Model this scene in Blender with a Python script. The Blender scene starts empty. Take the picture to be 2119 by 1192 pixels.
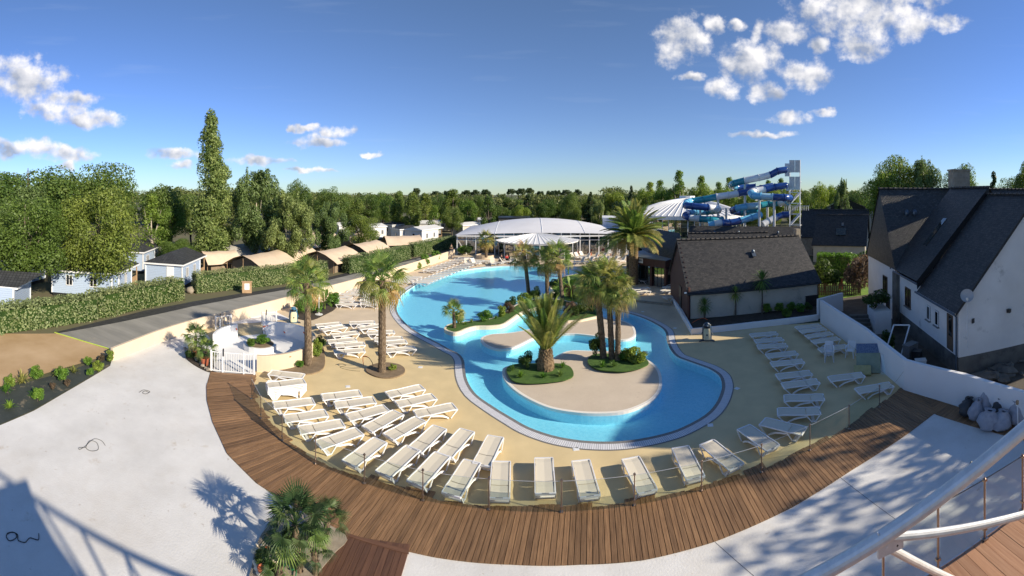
import bpy, bmesh, math, random
import numpy as np
from mathutils import Vector, Matrix, geometry
R = math.radians
sc = bpy.context.scene
col = sc.collection

# ------------------------------------------------------------------ camera: a phone panorama, 135 degrees round a standing viewer
FPX, XC, YH, EYE = 900.0, 1059.5, 400.0, 10.0          # pixels per radian, middle column, horizon row, eye height in metres
cam = bpy.data.cameras.new('camera'); cam_o = bpy.data.objects.new('camera', cam); col.objects.link(cam_o)
cam.type = 'PANO'; cam.panorama_type = 'CENTRAL_CYLINDRICAL'
cam.central_cylindrical_range_u_min = -XC / FPX; cam.central_cylindrical_range_u_max = XC / FPX
cam.central_cylindrical_range_v_min = -(1192 - YH) / FPX; cam.central_cylindrical_range_v_max = YH / FPX
cam.central_cylindrical_radius = 1.0
cam.clip_start = 0.05; cam.clip_end = 6000
cam_o.location = (0, 0, EYE); cam_o.rotation_euler = (R(90), 0, 0)
sc.camera = cam_o

# ------------------------------------------------------------------ sun and sky
SUN_EL, SUN_BACK = R(25.3), R(20)                       # the sun stands to the right, 20 degrees behind the viewer's side
sun_dir = Vector((math.cos(SUN_EL) * math.cos(SUN_BACK), -math.cos(SUN_EL) * math.sin(SUN_BACK), math.sin(SUN_EL)))
sl = bpy.data.lights.new('sun', 'SUN'); sl.energy = 2.95; sl.angle = R(0.6); sl.color = (1.0, 0.88, 0.69)
so = bpy.data.objects.new('sun', sl); col.objects.link(so)
so.rotation_euler = sun_dir.to_track_quat('Z', 'Y').to_euler()

world = bpy.data.worlds.new('World'); sc.world = world; world.use_nodes = True
wt = world.node_tree; wt.nodes.clear()
def wn(t, **k):
    n = wt.nodes.new(t)
    for a, b in k.items(): setattr(n, a, b)
    return n
def wlink(a, b): wt.links.new(a, b)
def wmath(op, a, b=None, clamp=False):
    n = wn('ShaderNodeMath', operation=op, use_clamp=clamp)
    for i, v in enumerate((a, b)):
        if v is None: continue
        if isinstance(v, (int, float)): n.inputs[i].default_value = v
        else: wlink(v, n.inputs[i])
    return n.outputs[0]
sky = wn('ShaderNodeTexSky', sky_type='NISHITA'); sky.sun_disc = False
sky.sun_elevation = SUN_EL; sky.sun_rotation = math.atan2(sun_dir.x, sun_dir.y)
sky.air_density = 1.0; sky.dust_density = 0.0; sky.ozone_density = 5.0; sky.altitude = 0
tc = wn('ShaderNodeTexCoord'); sx = wn('ShaderNodeSeparateXYZ'); wlink(tc.outputs['Generated'], sx.inputs[0])
X_, Y_, Z_ = sx.outputs
azi = wmath('ARCTAN2', X_, Y_)
hyp = wmath('SQRT', wmath('ADD', wmath('MULTIPLY', X_, X_), wmath('MULTIPLY', Y_, Y_)))
ele = wmath('DIVIDE', Z_, wmath('MAXIMUM', hyp, 0.001))
# cumulus: centre and half size of every puff, as bearing and slope (written as panorama pixels / 900)
PUFFS = [(30,165,115,52),(140,205,55,20),(120,228,70,22),(190,246,78,20),(40,308,105,24),(140,318,66,16),(365,318,60,13),(375,342,32,10),
 (530,332,70,10),(655,292,68,14),(690,273,48,13),(632,264,28,10),(605,268,18,9),(640,352,60,6),(770,320,22,6),(140,345,22,10),
 (1412,82,58,56),(1482,52,24,24),(1528,52,20,16),(1568,68,18,26),(1624,62,46,32),(1556,128,72,52),(1672,152,60,36),(1500,186,34,30),(1590,190,44,24),
 (1760,22,130,58),(1870,40,80,44),(1700,95,26,24),(1782,88,66,36),(1958,45,44,20),(1642,244,44,17),(1704,233,28,9),(1575,279,66,9),(1430,158,30,10),(1850,-20,120,40)]
field = None
wc = wn('ShaderNodeCombineXYZ'); wlink(azi, wc.inputs[0]); wlink(ele, wc.inputs[1])
nw = wn('ShaderNodeTexNoise'); nw.inputs['Scale'].default_value = 26; nw.inputs['Detail'].default_value = 3; wlink(wc.outputs[0], nw.inputs['Vector'])
warp = wmath('MULTIPLY', wmath('SUBTRACT', nw.outputs['Fac'], 0.5), 0.05)
azw = wmath('ADD', azi, warp); elw = wmath('ADD', ele, wmath('MULTIPLY', warp, 0.6))
vtop = None
for (px, py, rx, ry) in PUFFS:
    dx = wmath('MULTIPLY', wmath('SUBTRACT', azw, (px - XC) / FPX), FPX / (rx * 1.10))
    dy = wmath('MULTIPLY', wmath('SUBTRACT', elw, (YH - py) / FPX), FPX / (ry * 1.10))
    m = wmath('SUBTRACT', 1.0, wmath('ADD', wmath('MULTIPLY', dx, dx), wmath('MULTIPLY', dy, dy)))
    sh = wmath('MULTIPLY', wmath('MAXIMUM', m, 0.0), wmath('ADD', wmath('MULTIPLY', dy, 0.8), wmath('MULTIPLY', dx, 0.5)))
    field = m if field is None else wmath('MAXIMUM', field, m)
    vtop = sh if vtop is None else wmath('ADD', vtop, sh)
n1 = wn('ShaderNodeTexNoise'); n1.inputs['Scale'].default_value = 21; n1.inputs['Detail'].default_value = 6; n1.inputs['Roughness'].default_value = 0.60
wlink(wc.outputs[0], n1.inputs['Vector'])
off = wn('ShaderNodeVectorMath', operation='ADD'); wlink(wc.outputs[0], off.inputs[0]); off.inputs[1].default_value = (0.012, 0.010, 0)
n2 = wn('ShaderNodeTexNoise'); n2.inputs['Scale'].default_value = 21; n2.inputs['Detail'].default_value = 6; n2.inputs['Roughness'].default_value = 0.60
wlink(off.outputs[0], n2.inputs['Vector'])
dens = wmath('ADD', wmath('MULTIPLY', wmath('MAXIMUM', field, -1.0), 0.85), wmath('MULTIPLY', wmath('SUBTRACT', n1.outputs['Fac'], 0.5), 2.7))
mr = wn('ShaderNodeMapRange', interpolation_type='SMOOTHSTEP'); wlink(dens, mr.inputs[0])
for i, v in ((1, -0.05), (2, 0.95), (3, 0.0), (4, 0.95)): mr.inputs[i].default_value = v
inside = wmath('MULTIPLY', mr.outputs[0], wmath('GREATER_THAN', field, -0.35))
la = wn('ShaderNodeTexNoise'); la.inputs['Scale'].default_value = 13; la.inputs['Detail'].default_value = 3; wlink(wc.outputs[0], la.inputs['Vector'])
of2 = wn('ShaderNodeVectorMath', operation='ADD'); wlink(wc.outputs[0], of2.inputs[0]); of2.inputs[1].default_value = (0.022, 0.020, 0)
lb_ = wn('ShaderNodeTexNoise'); lb_.inputs['Scale'].default_value = 13; lb_.inputs['Detail'].default_value = 3; wlink(of2.outputs[0], lb_.inputs['Vector'])
light = wmath('ADD', wmath('ADD', wmath('MULTIPLY', wmath('SUBTRACT', n1.outputs['Fac'], n2.outputs['Fac']), 1.2), wmath('MULTIPLY', wmath('SUBTRACT', la.outputs['Fac'], lb_.outputs['Fac']), 2.2)), wmath('ADD', wmath('MULTIPLY', vtop, 0.70), 0.56), clamp=True)
ccol = wn('ShaderNodeMix', data_type='RGBA'); wlink(light, ccol.inputs[0])
ccol.inputs[6].default_value = (1.75, 1.95, 2.4, 1); ccol.inputs[7].default_value = (4.9, 4.75, 4.7, 1)
# two faint contrails / cirrus streaks come from a stretched noise
cs = wn('ShaderNodeMapping'); cs.inputs['Scale'].default_value = (1.6, 15, 1); cs.inputs['Rotation'].default_value = (0, 0, R(9)); wlink(wc.outputs[0], cs.inputs[0])
n3 = wn('ShaderNodeTexNoise'); n3.inputs['Scale'].default_value = 2.1; n3.inputs['Detail'].default_value = 5; wlink(cs.outputs[0], n3.inputs['Vector'])
cir = wmath('MULTIPLY', wmath('MAXIMUM', wmath('SUBTRACT', n3.outputs['Fac'], 0.60), 0.0), 0.35, clamp=True)
gam = wn('ShaderNodeGamma'); gam.inputs[1].default_value = 0.85; wlink(sky.outputs[0], gam.inputs[0])
hsv = wn('ShaderNodeHueSaturation'); hsv.inputs['Saturation'].default_value = 1.22; wlink(gam.outputs[0], hsv.inputs['Color'])
spl = wn('ShaderNodeSeparateColor'); wlink(hsv.outputs[0], spl.inputs[0]); cmb = wn('ShaderNodeCombineColor')   # the camera's rendering of blue sky: one curve per channel over the whole dome
for ch, (pw, gn) in enumerate(((.72, .86), (.95, .715), (1.35, .48))): wlink(wmath('MULTIPLY', wmath('POWER', spl.outputs[ch], pw), gn), cmb.inputs[ch])
skc = wn('ShaderNodeMix', data_type='RGBA'); wlink(cir, skc.inputs[0]); wlink(cmb.outputs[0], skc.inputs[6]); skc.inputs[7].default_value = (3.4, 3.8, 4.3, 1)
mix = wn('ShaderNodeMix', data_type='RGBA'); wlink(inside, mix.inputs[0]); wlink(skc.outputs[2], mix.inputs[6]); wlink(ccol.outputs[2], mix.inputs[7])
bg = wn('ShaderNodeBackground'); bg.inputs['Strength'].default_value = 0.092; wlink(mix.outputs[2], bg.inputs[0])
wo = wn('ShaderNodeOutputWorld'); wlink(bg.outputs[0], wo.inputs[0])

sc.view_settings.view_transform = 'Standard'; sc.view_settings.look = 'None'
sc.view_settings.exposure = 1.32; sc.view_settings.gamma = 1.0; sc.view_settings.use_curve_mapping = False
cy = sc.cycles
cy.use_denoising = True; cy.max_bounces = 7; cy.diffuse_bounces = 4; cy.glossy_bounces = 3; cy.transmission_bounces = 4
cy.transparent_max_bounces = 14; cy.caustics_reflective = False; cy.caustics_refractive = False; cy.sample_clamp_indirect = 6

# ------------------------------------------------------------------ helpers
rng = np.random.default_rng(7); random.seed(7)
def P(x, y, z=0.0):                                     # the point at height z that the eye sees in column x, row y
    th = (x - XC) / FPX; d = (EYE - z) * FPX / (y - YH)
    return Vector((d * math.sin(th), d * math.cos(th), z))
def A(x, d, z=0.0):
    th = (x - XC) / FPX; return Vector((d * math.sin(th), d * math.cos(th), z))
def ZH(y, d): return EYE - d * (y - YH) / FPX
def dist(p): return math.hypot(p[0], p[1])
_o = ['', 'first', 'second', 'third', 'fourth', 'fifth', 'sixth', 'seventh', 'eighth', 'ninth', 'tenth', 'eleventh', 'twelfth', 'thirteenth', 'fourteenth', 'fifteenth', 'sixteenth', 'seventeenth', 'eighteenth', 'nineteenth']
_t = {2: 'twent', 3: 'thirt', 4: 'fort', 5: 'fift', 6: 'sixt', 7: 'sevent', 8: 'eight', 9: 'ninet'}
def ordw(n): return _o[n] if n < 20 else (_t[n // 10] + 'ieth' if n % 10 == 0 else _t[n // 10] + 'y-' + _o[n % 10])

class MB:
    def __init__(s): s.v = []; s.f = []; s.uv = {}; s.mi = {}
    def add(s, vs, fs, mi=0):
        b = len(s.v); s.v += [tuple(v) for v in vs]
        for f in fs:
            if mi: s.mi[len(s.f)] = mi
            s.f.append(tuple(i + b for i in f))
        return s
    def box(s, c, d, rz=0.0, rx=0.0, ry=0.0, mi=0, M=None):
        x, y, z = d[0] / 2, d[1] / 2, d[2] / 2
        vs = [(-x,-y,-z),(x,-y,-z),(x,y,-z),(-x,y,-z),(-x,-y,z),(x,-y,z),(x,y,z),(-x,y,z)]
        m = M or (Matrix.Rotation(rz, 3, 'Z') @ Matrix.Rotation(ry, 3, 'Y') @ Matrix.Rotation(rx, 3, 'X'))
        return s.add([m @ Vector(v) + Vector(c) for v in vs], [(0,3,2,1),(4,5,6,7),(0,1,5,4),(1,2,6,5),(2,3,7,6),(3,0,4,7)], mi)
    def beam(s, a, b, w, h, mi=0):                      # box between two points
        a, b = Vector(a), Vector(b); d = b - a; L = d.length
        x = d / L; up = Vector((0, 0, 1))
        if abs(x.z) > .99: up = Vector((0, 1, 0))
        y = up.cross(x).normalized(); z = x.cross(y)
        return s.box((a + b) / 2, (L, w, h), M=Matrix((x, y, z)).transposed(), mi=mi)
    def prism(s, poly, z0, z1, mi=0):
        n = len(poly)
        if sum(poly[i][0] * poly[(i + 1) % n][1] - poly[(i + 1) % n][0] * poly[i][1] for i in range(n)) < 0: poly = poly[::-1]
        return s.add([(p[0], p[1], z0) for p in poly] + [(p[0], p[1], z1) for p in poly],
              [tuple(range(n))[::-1], tuple(range(n, 2 * n))] + [(i, (i + 1) % n, n + (i + 1) % n, n + i) for i in range(n)], mi)
    def tube(s, pts, r, n=8, caps=True, mi=0):
        pts = [Vector(p) for p in pts]; rs = r if isinstance(r, (list, tuple)) else [r] * len(pts)
        base = len(s.v); ref = None
        for i, p in enumerate(pts):
            t = (pts[min(i + 1, len(pts) - 1)] - pts[max(i - 1, 0)]).normalized()
            if ref is None: ref = Vector((0, 0, 1)) if abs(t.z) < .9 else Vector((1, 0, 0))
            u = (ref - t * ref.dot(t)).normalized(); w = t.cross(u); ref = u
            s.v += [tuple(p + (u * math.cos(2 * math.pi * k / n) + w * math.sin(2 * math.pi * k / n)) * rs[i]) for k in range(n)]
        for i in range(len(pts) - 1):
            for k in range(n):
                if mi: s.mi[len(s.f)] = mi
                s.f.append((base + i * n + k, base + i * n + (k + 1) % n, base + (i + 1) * n + (k + 1) % n, base + (i + 1) * n + k))
        if caps:
            s.f.append(tuple(base + k for k in range(n))[::-1]); s.f.append(tuple(base + (len(pts) - 1) * n + k for k in range(n)))
        return s
    def ball(s, c, r, nu=12, nv=8, fn=None, mi=0):
        r = r if isinstance(r, (list, tuple)) else (r, r, r); vs = []; fs = []
        for j in range(nv + 1):
            ph = math.pi * j / nv
            for i in range(nu):
                th = 2 * math.pi * i / nu
                v = Vector((math.sin(ph) * math.cos(th), math.sin(ph) * math.sin(th), math.cos(ph)))
                k = fn(v) if fn else 1.0
                vs.append((c[0] + v.x * r[0] * k, c[1] + v.y * r[1] * k, c[2] + v.z * r[2] * k))
        for j in range(nv):
            for i in range(nu): fs.append((j * nu + i, (j + 1) * nu + i, (j + 1) * nu + (i + 1) % nu, j * nu + (i + 1) % nu))
        return s.add(vs, fs, mi)
    def quv(s, a, b, c, d, uw=None, uh=None):           # quad with a metric UV, a-b along u
        a, b, c, d = map(Vector, (a, b, c, d)); w = (b - a).length; h = (d - a).length; u = (b - a) / max(w, 1e-6)
        k = len(s.f); s.add((a, b, c, d), [(0, 1, 2, 3)])
        s.uv[k] = [((p - a).dot(u), ((p - a) - u * (p - a).dot(u)).length) for p in (a, b, c, d)]
        return s
    def mesh(s, name, off=(0, 0, 0), smooth=False):
        me = bpy.data.meshes.new(name); o = Vector(off)
        me.from_pydata([(v[0] - o.x, v[1] - o.y, v[2] - o.z) for v in s.v], [], s.f)
        if s.uv:
            ul = me.uv_layers.new(name='uv')
            for pi, p in enumerate(me.polygons):
                if pi in s.uv:
                    for li, uvc in zip(p.loop_indices, s.uv[pi]): ul.data[li].uv = uvc
        if s.mi:
            for k, v in s.mi.items(): me.polygons[k].material_index = v
        if smooth: me.polygons.foreach_set('use_smooth', [True] * len(me.polygons))
        me.update(); return me
    def build(s, name, mat, parent=None, smooth=False, local=False, loc=None):
        off = (0, 0, 0)
        if parent is not None and not local: off = wloc(parent)
        if loc is not None: off = loc
        me = s.mesh(name, off, smooth)
        for m in (mat if isinstance(mat, (list, tuple)) else [mat]): me.materials.append(m)
        o = bpy.data.objects.new(name, me); col.objects.link(o)
        if parent is not None: o.parent = parent
        if loc is not None: o.location = loc
        return o
def wloc(o):
    v = Vector((0, 0, 0))
    while o is not None: v += o.location; o = o.parent
    return v
def tag(o, label=None, cat=None, group=None, kind=None):
    if label: o['label'] = label
    if cat: o['category'] = cat
    if group: o['group'] = group
    if kind: o['kind'] = kind
    return o
def thing(name, label, cat, loc=(0, 0, 0), rz=0.0, group=None):
    o = bpy.data.objects.new(name, None); col.objects.link(o); o.location = loc; o.rotation_euler = (0, 0, rz); o.empty_display_size = .2
    return tag(o, label, cat, group)
def copy_tree(o, parent=None):
    c = o.copy(); col.objects.link(c); c.parent = parent
    for ch in list(o.children): copy_tree(ch, c)
    return c
def put(proto, used, loc, rz=0.0, scale=None, label=None, group=None):   # the first call moves the prototype itself
    o = copy_tree(proto) if proto.name in used else proto
    used.add(proto.name)
    o.location = loc; o.rotation_euler = (0, 0, rz)
    if scale is not None: o.scale = scale if isinstance(scale, (tuple, list)) else (scale,) * 3
    if label: o['label'] = label
    if group: o['group'] = group
    return o
USED = set()
def np_mesh(name, V, F):
    me = bpy.data.meshes.new(name); V = np.asarray(V, np.float32); F = np.asarray(F, np.int32); k = F.shape[1]
    me.vertices.add(len(V)); me.vertices.foreach_set('co', V.ravel())
    me.loops.add(F.size); me.loops.foreach_set('vertex_index', F.ravel())
    me.polygons.add(len(F)); me.polygons.foreach_set('loop_start', np.arange(0, F.size, k, dtype=np.int32))
    me.update(calc_edges=True); me.validate(); return me
def mobj(name, me, mat, parent=None):
    if not me.materials: me.materials.append(mat)
    o = bpy.data.objects.new(name, me); col.objects.link(o); o.parent = parent; return o
def smooth_line(pts, n=6, closed=False):                # Catmull-Rom
    pts = [Vector(p) for p in pts]; N = len(pts); out = []
    for i in range(N if closed else N - 1):
        p0, p1, p2, p3 = (pts[(i - 1) % N] if closed or i > 0 else pts[0]), pts[i], pts[(i + 1) % N], (pts[(i + 2) % N] if closed or i + 2 < N else pts[-1])
        for k in range(n):
            t = k / n
            out.append(0.5 * ((2 * p1) + (p2 - p0) * t + (2 * p0 - 5 * p1 + 4 * p2 - p3) * t * t + (3 * p1 - p0 - 3 * p2 + p3) * t ** 3))
    if not closed: out.append(pts[-1])
    return out
def offset_ring(ring, d):                               # push a closed ring outwards by d
    n = len(ring); area = sum(ring[i][0] * ring[(i + 1) % n][1] - ring[(i + 1) % n][0] * ring[i][1] for i in range(n)); sgn = 1 if area > 0 else -1
    out = []
    for i in range(n):
        t = (Vector(ring[(i + 1) % n]).xy - Vector(ring[i - 1]).xy).normalized()
        out.append(Vector((ring[i][0] + t.y * d * sgn, ring[i][1] - t.x * d * sgn, ring[i][2])))
    return out
def sheet(name, outer, holes, z, mat, kind='structure'):
    polys = [[Vector((p[0], p[1], 0)) for p in outer]] + [[Vector((p[0], p[1], 0)) for p in h] for h in holes]
    tris = geometry.tessellate_polygon(polys); flat = [p for q in polys for p in q]
    fs = []
    for t in tris:
        a, b, c = (flat[i] for i in t)
        fs.append(t if (b - a).cross(c - a).z > 0 else t[::-1])
    me = bpy.data.meshes.new(name); me.from_pydata([(p.x, p.y, z) for p in flat], [], fs); me.materials.append(mat); me.update()
    o = bpy.data.objects.new(name, me); col.objects.link(o); tag(o, kind=kind); return o
def ring_strip(a, b, mb):                               # quads between two closed rings, UV along the ring
    n = len(a); s = 0.0
    for i in range(n):
        j = (i + 1) % n; L = (Vector(a[j]) - Vector(a[i])).length; k = len(mb.f)
        mb.add([a[i], b[i], b[j], a[j]], [(0, 1, 2, 3)]); mb.uv[k] = [(s, 0), (s, 1), (s + L, 1), (s + L, 0)]; s += L
    return mb

# ------------------------------------------------------------------ materials
MT = {}
def nodes(name):
    m = bpy.data.materials.new(name); m.use_nodes = True; t = m.node_tree; t.nodes.clear(); MT[name] = m
    def n(ty, **k):
        q = t.nodes.new(ty)
        for a, b in k.items(): setattr(q, a, b)
        return q
    return m, t, n, lambda a, b: t.links.new(a, b)
def mat(name, c, c2=None, rough=.7, scale=3.0, detail=6, var=.12, rnd=0.0, bump=0.0, bscale=40.0, metal=0.0, spec=.5, stretch=None, emit=None, contrast=(.3, .7), coat=0.0, dirt=None):
    m, t, n, L = nodes(name)
    o = n('ShaderNodeOutputMaterial'); b = n('ShaderNodeBsdfPrincipled'); L(b.outputs[0], o.inputs[0])
    g = n('ShaderNodeNewGeometry'); pos = g.outputs['Position']
    if stretch:
        mp = n('ShaderNodeMapping'); mp.inputs['Scale'].default_value = stretch; L(pos, mp.inputs[0]); pos = mp.outputs[0]
    nz = n('ShaderNodeTexNoise'); nz.inputs['Scale'].default_value = scale; nz.inputs['Detail'].default_value = detail; nz.inputs['Roughness'].default_value = .6; L(pos, nz.inputs['Vector'])
    mr = n('ShaderNodeMapRange'); mr.inputs[1].default_value, mr.inputs[2].default_value = contrast; L(nz.outputs['Fac'], mr.inputs[0])
    mx = n('ShaderNodeMix', data_type='RGBA'); L(mr.outputs[0], mx.inputs[0])
    if c2 is None: c2 = tuple(min(1, v * (1 + var)) for v in c); c = tuple(v * (1 - var) for v in c)
    mx.inputs[6].default_value = (*c, 1); mx.inputs[7].default_value = (*c2, 1); out = mx.outputs[2]
    if dirt:                                            # stains: colour, scale, threshold, amount
        dz = n('ShaderNodeTexNoise'); dz.inputs['Scale'].default_value = dirt[1]; dz.inputs['Detail'].default_value = 9; dz.inputs['Roughness'].default_value = .68; L(g.outputs['Position'], dz.inputs['Vector'])
        dr = n('ShaderNodeMapRange'); dr.inputs[1].default_value = dirt[2]; dr.inputs[2].default_value = dirt[2] + .12; dr.inputs[4].default_value = dirt[3]; L(dz.outputs['Fac'], dr.inputs[0])
        dm = n('ShaderNodeMix', data_type='RGBA'); L(dr.outputs[0], dm.inputs[0]); L(out, dm.inputs[6]); dm.inputs[7].default_value = (*dirt[0], 1); out = dm.outputs[2]
    if rnd:
        oi = n('ShaderNodeObjectInfo'); hs = n('ShaderNodeHueSaturation'); rr = n('ShaderNodeMapRange'); L(oi.outputs['Random'], rr.inputs[0])
        rr.inputs[3].default_value = 1 - rnd; rr.inputs[4].default_value = 1 + rnd; L(rr.outputs[0], hs.inputs['Value']); L(out, hs.inputs['Color']); out = hs.outputs[0]
    L(out, b.inputs['Base Color'])
    b.inputs['Roughness'].default_value = rough; b.inputs['Metallic'].default_value = metal; b.inputs['Specular IOR Level'].default_value = spec; b.inputs['Coat Weight'].default_value = coat
    if emit: b.inputs['Emission Color'].default_value = (*emit[0], 1); b.inputs['Emission Strength'].default_value = emit[1]
    if bump:
        bz = n('ShaderNodeTexNoise'); bz.inputs['Scale'].default_value = bscale; bz.inputs['Detail'].default_value = 4; L(pos, bz.inputs['Vector'])
        bp = n('ShaderNodeBump'); bp.inputs['Strength'].default_value = min(1, bump); bp.inputs['Distance'].default_value = .02 * max(1, bump); L(bz.outputs['Fac'], bp.inputs['Height']); L(bp.outputs[0], b.inputs['Normal'])
    return m
def foliage(name, c, c2, trans=.35, scale=.9, rnd=.18, hue=.02):
    m, t, n, L = nodes(name)
    o = n('ShaderNodeOutputMaterial'); b = n('ShaderNodeBsdfPrincipled'); tr = n('ShaderNodeBsdfTranslucent'); ms = n('ShaderNodeMixShader'); ms.inputs[0].default_value = trans
    g = n('ShaderNodeNewGeometry'); nz = n('ShaderNodeTexNoise'); nz.inputs['Scale'].default_value = scale; nz.inputs['Detail'].default_value = 5; L(g.outputs['Position'], nz.inputs['Vector'])
    mr = n('ShaderNodeMapRange'); mr.inputs[1].default_value = .32; mr.inputs[2].default_value = .68; L(nz.outputs['Fac'], mr.inputs[0])
    mx = n('ShaderNodeMix', data_type='RGBA'); L(mr.outputs[0], mx.inputs[0]); mx.inputs[6].default_value = (*c, 1); mx.inputs[7].default_value = (*c2, 1)
    oi = n('ShaderNodeObjectInfo'); hs = n('ShaderNodeHueSaturation'); rr = n('ShaderNodeMapRange'); L(oi.outputs['Random'], rr.inputs[0]); rr.inputs[3].default_value = 1 - rnd; rr.inputs[4].default_value = 1 + rnd
    L(rr.outputs[0], hs.inputs['Value']); L(mx.outputs[2], hs.inputs['Color'])
    h2 = n('ShaderNodeMapRange'); L(oi.outputs['Random'], h2.inputs[0]); h2.inputs[3].default_value = .5 + hue; h2.inputs[4].default_value = .5 - hue; L(h2.outputs[0], hs.inputs['Hue'])
    ril = n('ShaderNodeMapRange'); L(g.outputs['Random Per Island'], ril.inputs[0]); ril.inputs[3].default_value = .72; ril.inputs[4].default_value = 1.28
    hv = n('ShaderNodeHueSaturation'); L(hs.outputs[0], hv.inputs['Color']); L(ril.outputs[0], hv.inputs['Value'])
    L(hv.outputs[0], b.inputs['Base Color']); b.inputs['Roughness'].default_value = .5; b.inputs['Specular IOR Level'].default_value = .35
    br = n('ShaderNodeHueSaturation'); br.inputs['Value'].default_value = 1.5; br.inputs['Saturation'].default_value = 1.1; L(hv.outputs[0], br.inputs['Color']); L(br.outputs[0], tr.inputs['Color'])
    L(b.outputs[0], ms.inputs[1]); L(tr.outputs[0], ms.inputs[2]); L(ms.outputs[0], o.inputs[0])
    return m
def glassy(name, tint, refl=1.0, base=None, opac=0.0, rough=.02, add=0.0):   # see-through pane: tinted transparency plus Fresnel mirror, with an optional dark body
    m, t, n, L = nodes(name)
    o = n('ShaderNodeOutputMaterial'); tp = n('ShaderNodeBsdfTransparent'); tp.inputs[0].default_value = (*tint, 1)
    gl = n('ShaderNodeBsdfGlossy'); gl.inputs['Roughness'].default_value = rough; fr = n('ShaderNodeFresnel'); fr.inputs[0].default_value = 1.5
    k = n('ShaderNodeMath', operation='MULTIPLY', use_clamp=True); L(fr.outputs[0], k.inputs[0]); k.inputs[1].default_value = refl
    gm = n('ShaderNodeNewGeometry'); bf = n('ShaderNodeMath', operation='SUBTRACT', use_clamp=True); bf.inputs[0].default_value = 1; L(gm.outputs['Backfacing'], bf.inputs[1])
    if add: ka = n('ShaderNodeMath', operation='ADD', use_clamp=True); L(k.outputs[0], ka.inputs[0]); ka.inputs[1].default_value = add; k = ka
    k2 = n('ShaderNodeMath', operation='MULTIPLY', use_clamp=True); L(k.outputs[0], k2.inputs[0]); L(bf.outputs[0], k2.inputs[1]); k = k2
    body = tp.outputs[0]
    if base:
        df = n('ShaderNodeBsdfDiffuse'); df.inputs[0].default_value = (*base, 1); m1 = n('ShaderNodeMixShader'); m1.inputs[0].default_value = opac; L(tp.outputs[0], m1.inputs[1]); L(df.outputs[0], m1.inputs[2]); body = m1.outputs[0]
    ms = n('ShaderNodeMixShader'); L(k.outputs[0], ms.inputs[0]); L(body, ms.inputs[1]); L(gl.outputs[0], ms.inputs[2]); L(ms.outputs[0], o.inputs[0])
    return m
def brickmat(name, c1, c2, mortar, bw, bh, gap=.012, rough=.7, bump=.5, off=.5, dirt=None, rnd=.0, spec=.5):   # slates, tiles, gratings on metric UV
    m, t, n, L = nodes(name)
    o = n('ShaderNodeOutputMaterial'); b = n('ShaderNodeBsdfPrincipled'); L(b.outputs[0], o.inputs[0])
    uv = n('ShaderNodeUVMap'); br = n('ShaderNodeTexBrick'); br.offset = off; L(uv.outputs[0], br.inputs['Vector'])
    br.inputs['Color1'].default_value = (*c1, 1); br.inputs['Color2'].default_value = (*c2, 1); br.inputs['Mortar'].default_value = (*mortar, 1)
    br.inputs['Scale'].default_value = 1; br.inputs['Mortar Size'].default_value = gap; br.inputs['Brick Width'].default_value = bw; br.inputs['Row Height'].default_value = bh
    out = br.outputs['Color']
    g = n('ShaderNodeNewGeometry')
    if dirt:
        dz = n('ShaderNodeTexNoise'); dz.inputs['Scale'].default_value = dirt[1]; dz.inputs['Detail'].default_value = 8; dz.inputs['Roughness'].default_value = .65; L(g.outputs['Position'], dz.inputs['Vector'])
        dr = n('ShaderNodeMapRange'); dr.inputs[1].default_value = dirt[2]; dr.inputs[2].default_value = dirt[2] + .14; dr.inputs[4].default_value = dirt[3]; L(dz.outputs['Fac'], dr.inputs[0])
        dm = n('ShaderNodeMix', data_type='RGBA'); L(dr.outputs[0], dm.inputs[0]); L(out, dm.inputs[6]); dm.inputs[7].default_value = (*dirt[0], 1); out = dm.outputs[2]
    L(out, b.inputs['Base Color']); b.inputs['Roughness'].default_value = rough; b.inputs['Specular IOR Level'].default_value = spec
    if bump:
        bp = n('ShaderNodeBump'); bp.inputs['Strength'].default_value = bump; bp.inputs['Distance'].default_value = .02; L(br.outputs['Fac'], bp.inputs['Height']); bp.invert = True; L(bp.outputs[0], b.inputs['Normal'])
    return m
def siding(name, c, pitch=.17, rough=.5, depth=.6, rnd=.05):   # horizontal lap boards far off: fine relief from height
    m, t, n, L = nodes(name)
    o = n('ShaderNodeOutputMaterial'); b = n('ShaderNodeBsdfPrincipled'); L(b.outputs[0], o.inputs[0])
    g = n('ShaderNodeNewGeometry'); s = n('ShaderNodeSeparateXYZ'); L(g.outputs['Position'], s.inputs[0])
    k = n('ShaderNodeMath', operation='DIVIDE'); L(s.outputs[2], k.inputs[0]); k.inputs[1].default_value = pitch
    fr = n('ShaderNodeMath', operation='FRACT'); L(k.outputs[0], fr.inputs[0])
    gr = n('ShaderNodeMath', operation='LESS_THAN'); L(fr.outputs[0], gr.inputs[0]); gr.inputs[1].default_value = .14
    mx = n('ShaderNodeMix', data_type='RGBA'); L(gr.outputs[0], mx.inputs[0]); mx.inputs[6].default_value = (*c, 1); mx.inputs[7].default_value = (*[v * .62 for v in c], 1)
    L(mx.outputs[2], b.inputs['Base Color']); b.inputs['Roughness'].default_value = rough
    bp = n('ShaderNodeBump'); bp.inputs['Strength'].default_value = depth; bp.inputs['Distance'].default_value = .02; L(fr.outputs[0], bp.inputs['Height']); L(bp.outputs[0], b.inputs['Normal'])
    return m
world.cycles.sampling_method = 'MANUAL'; world.cycles.sample_map_resolution = 256
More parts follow.
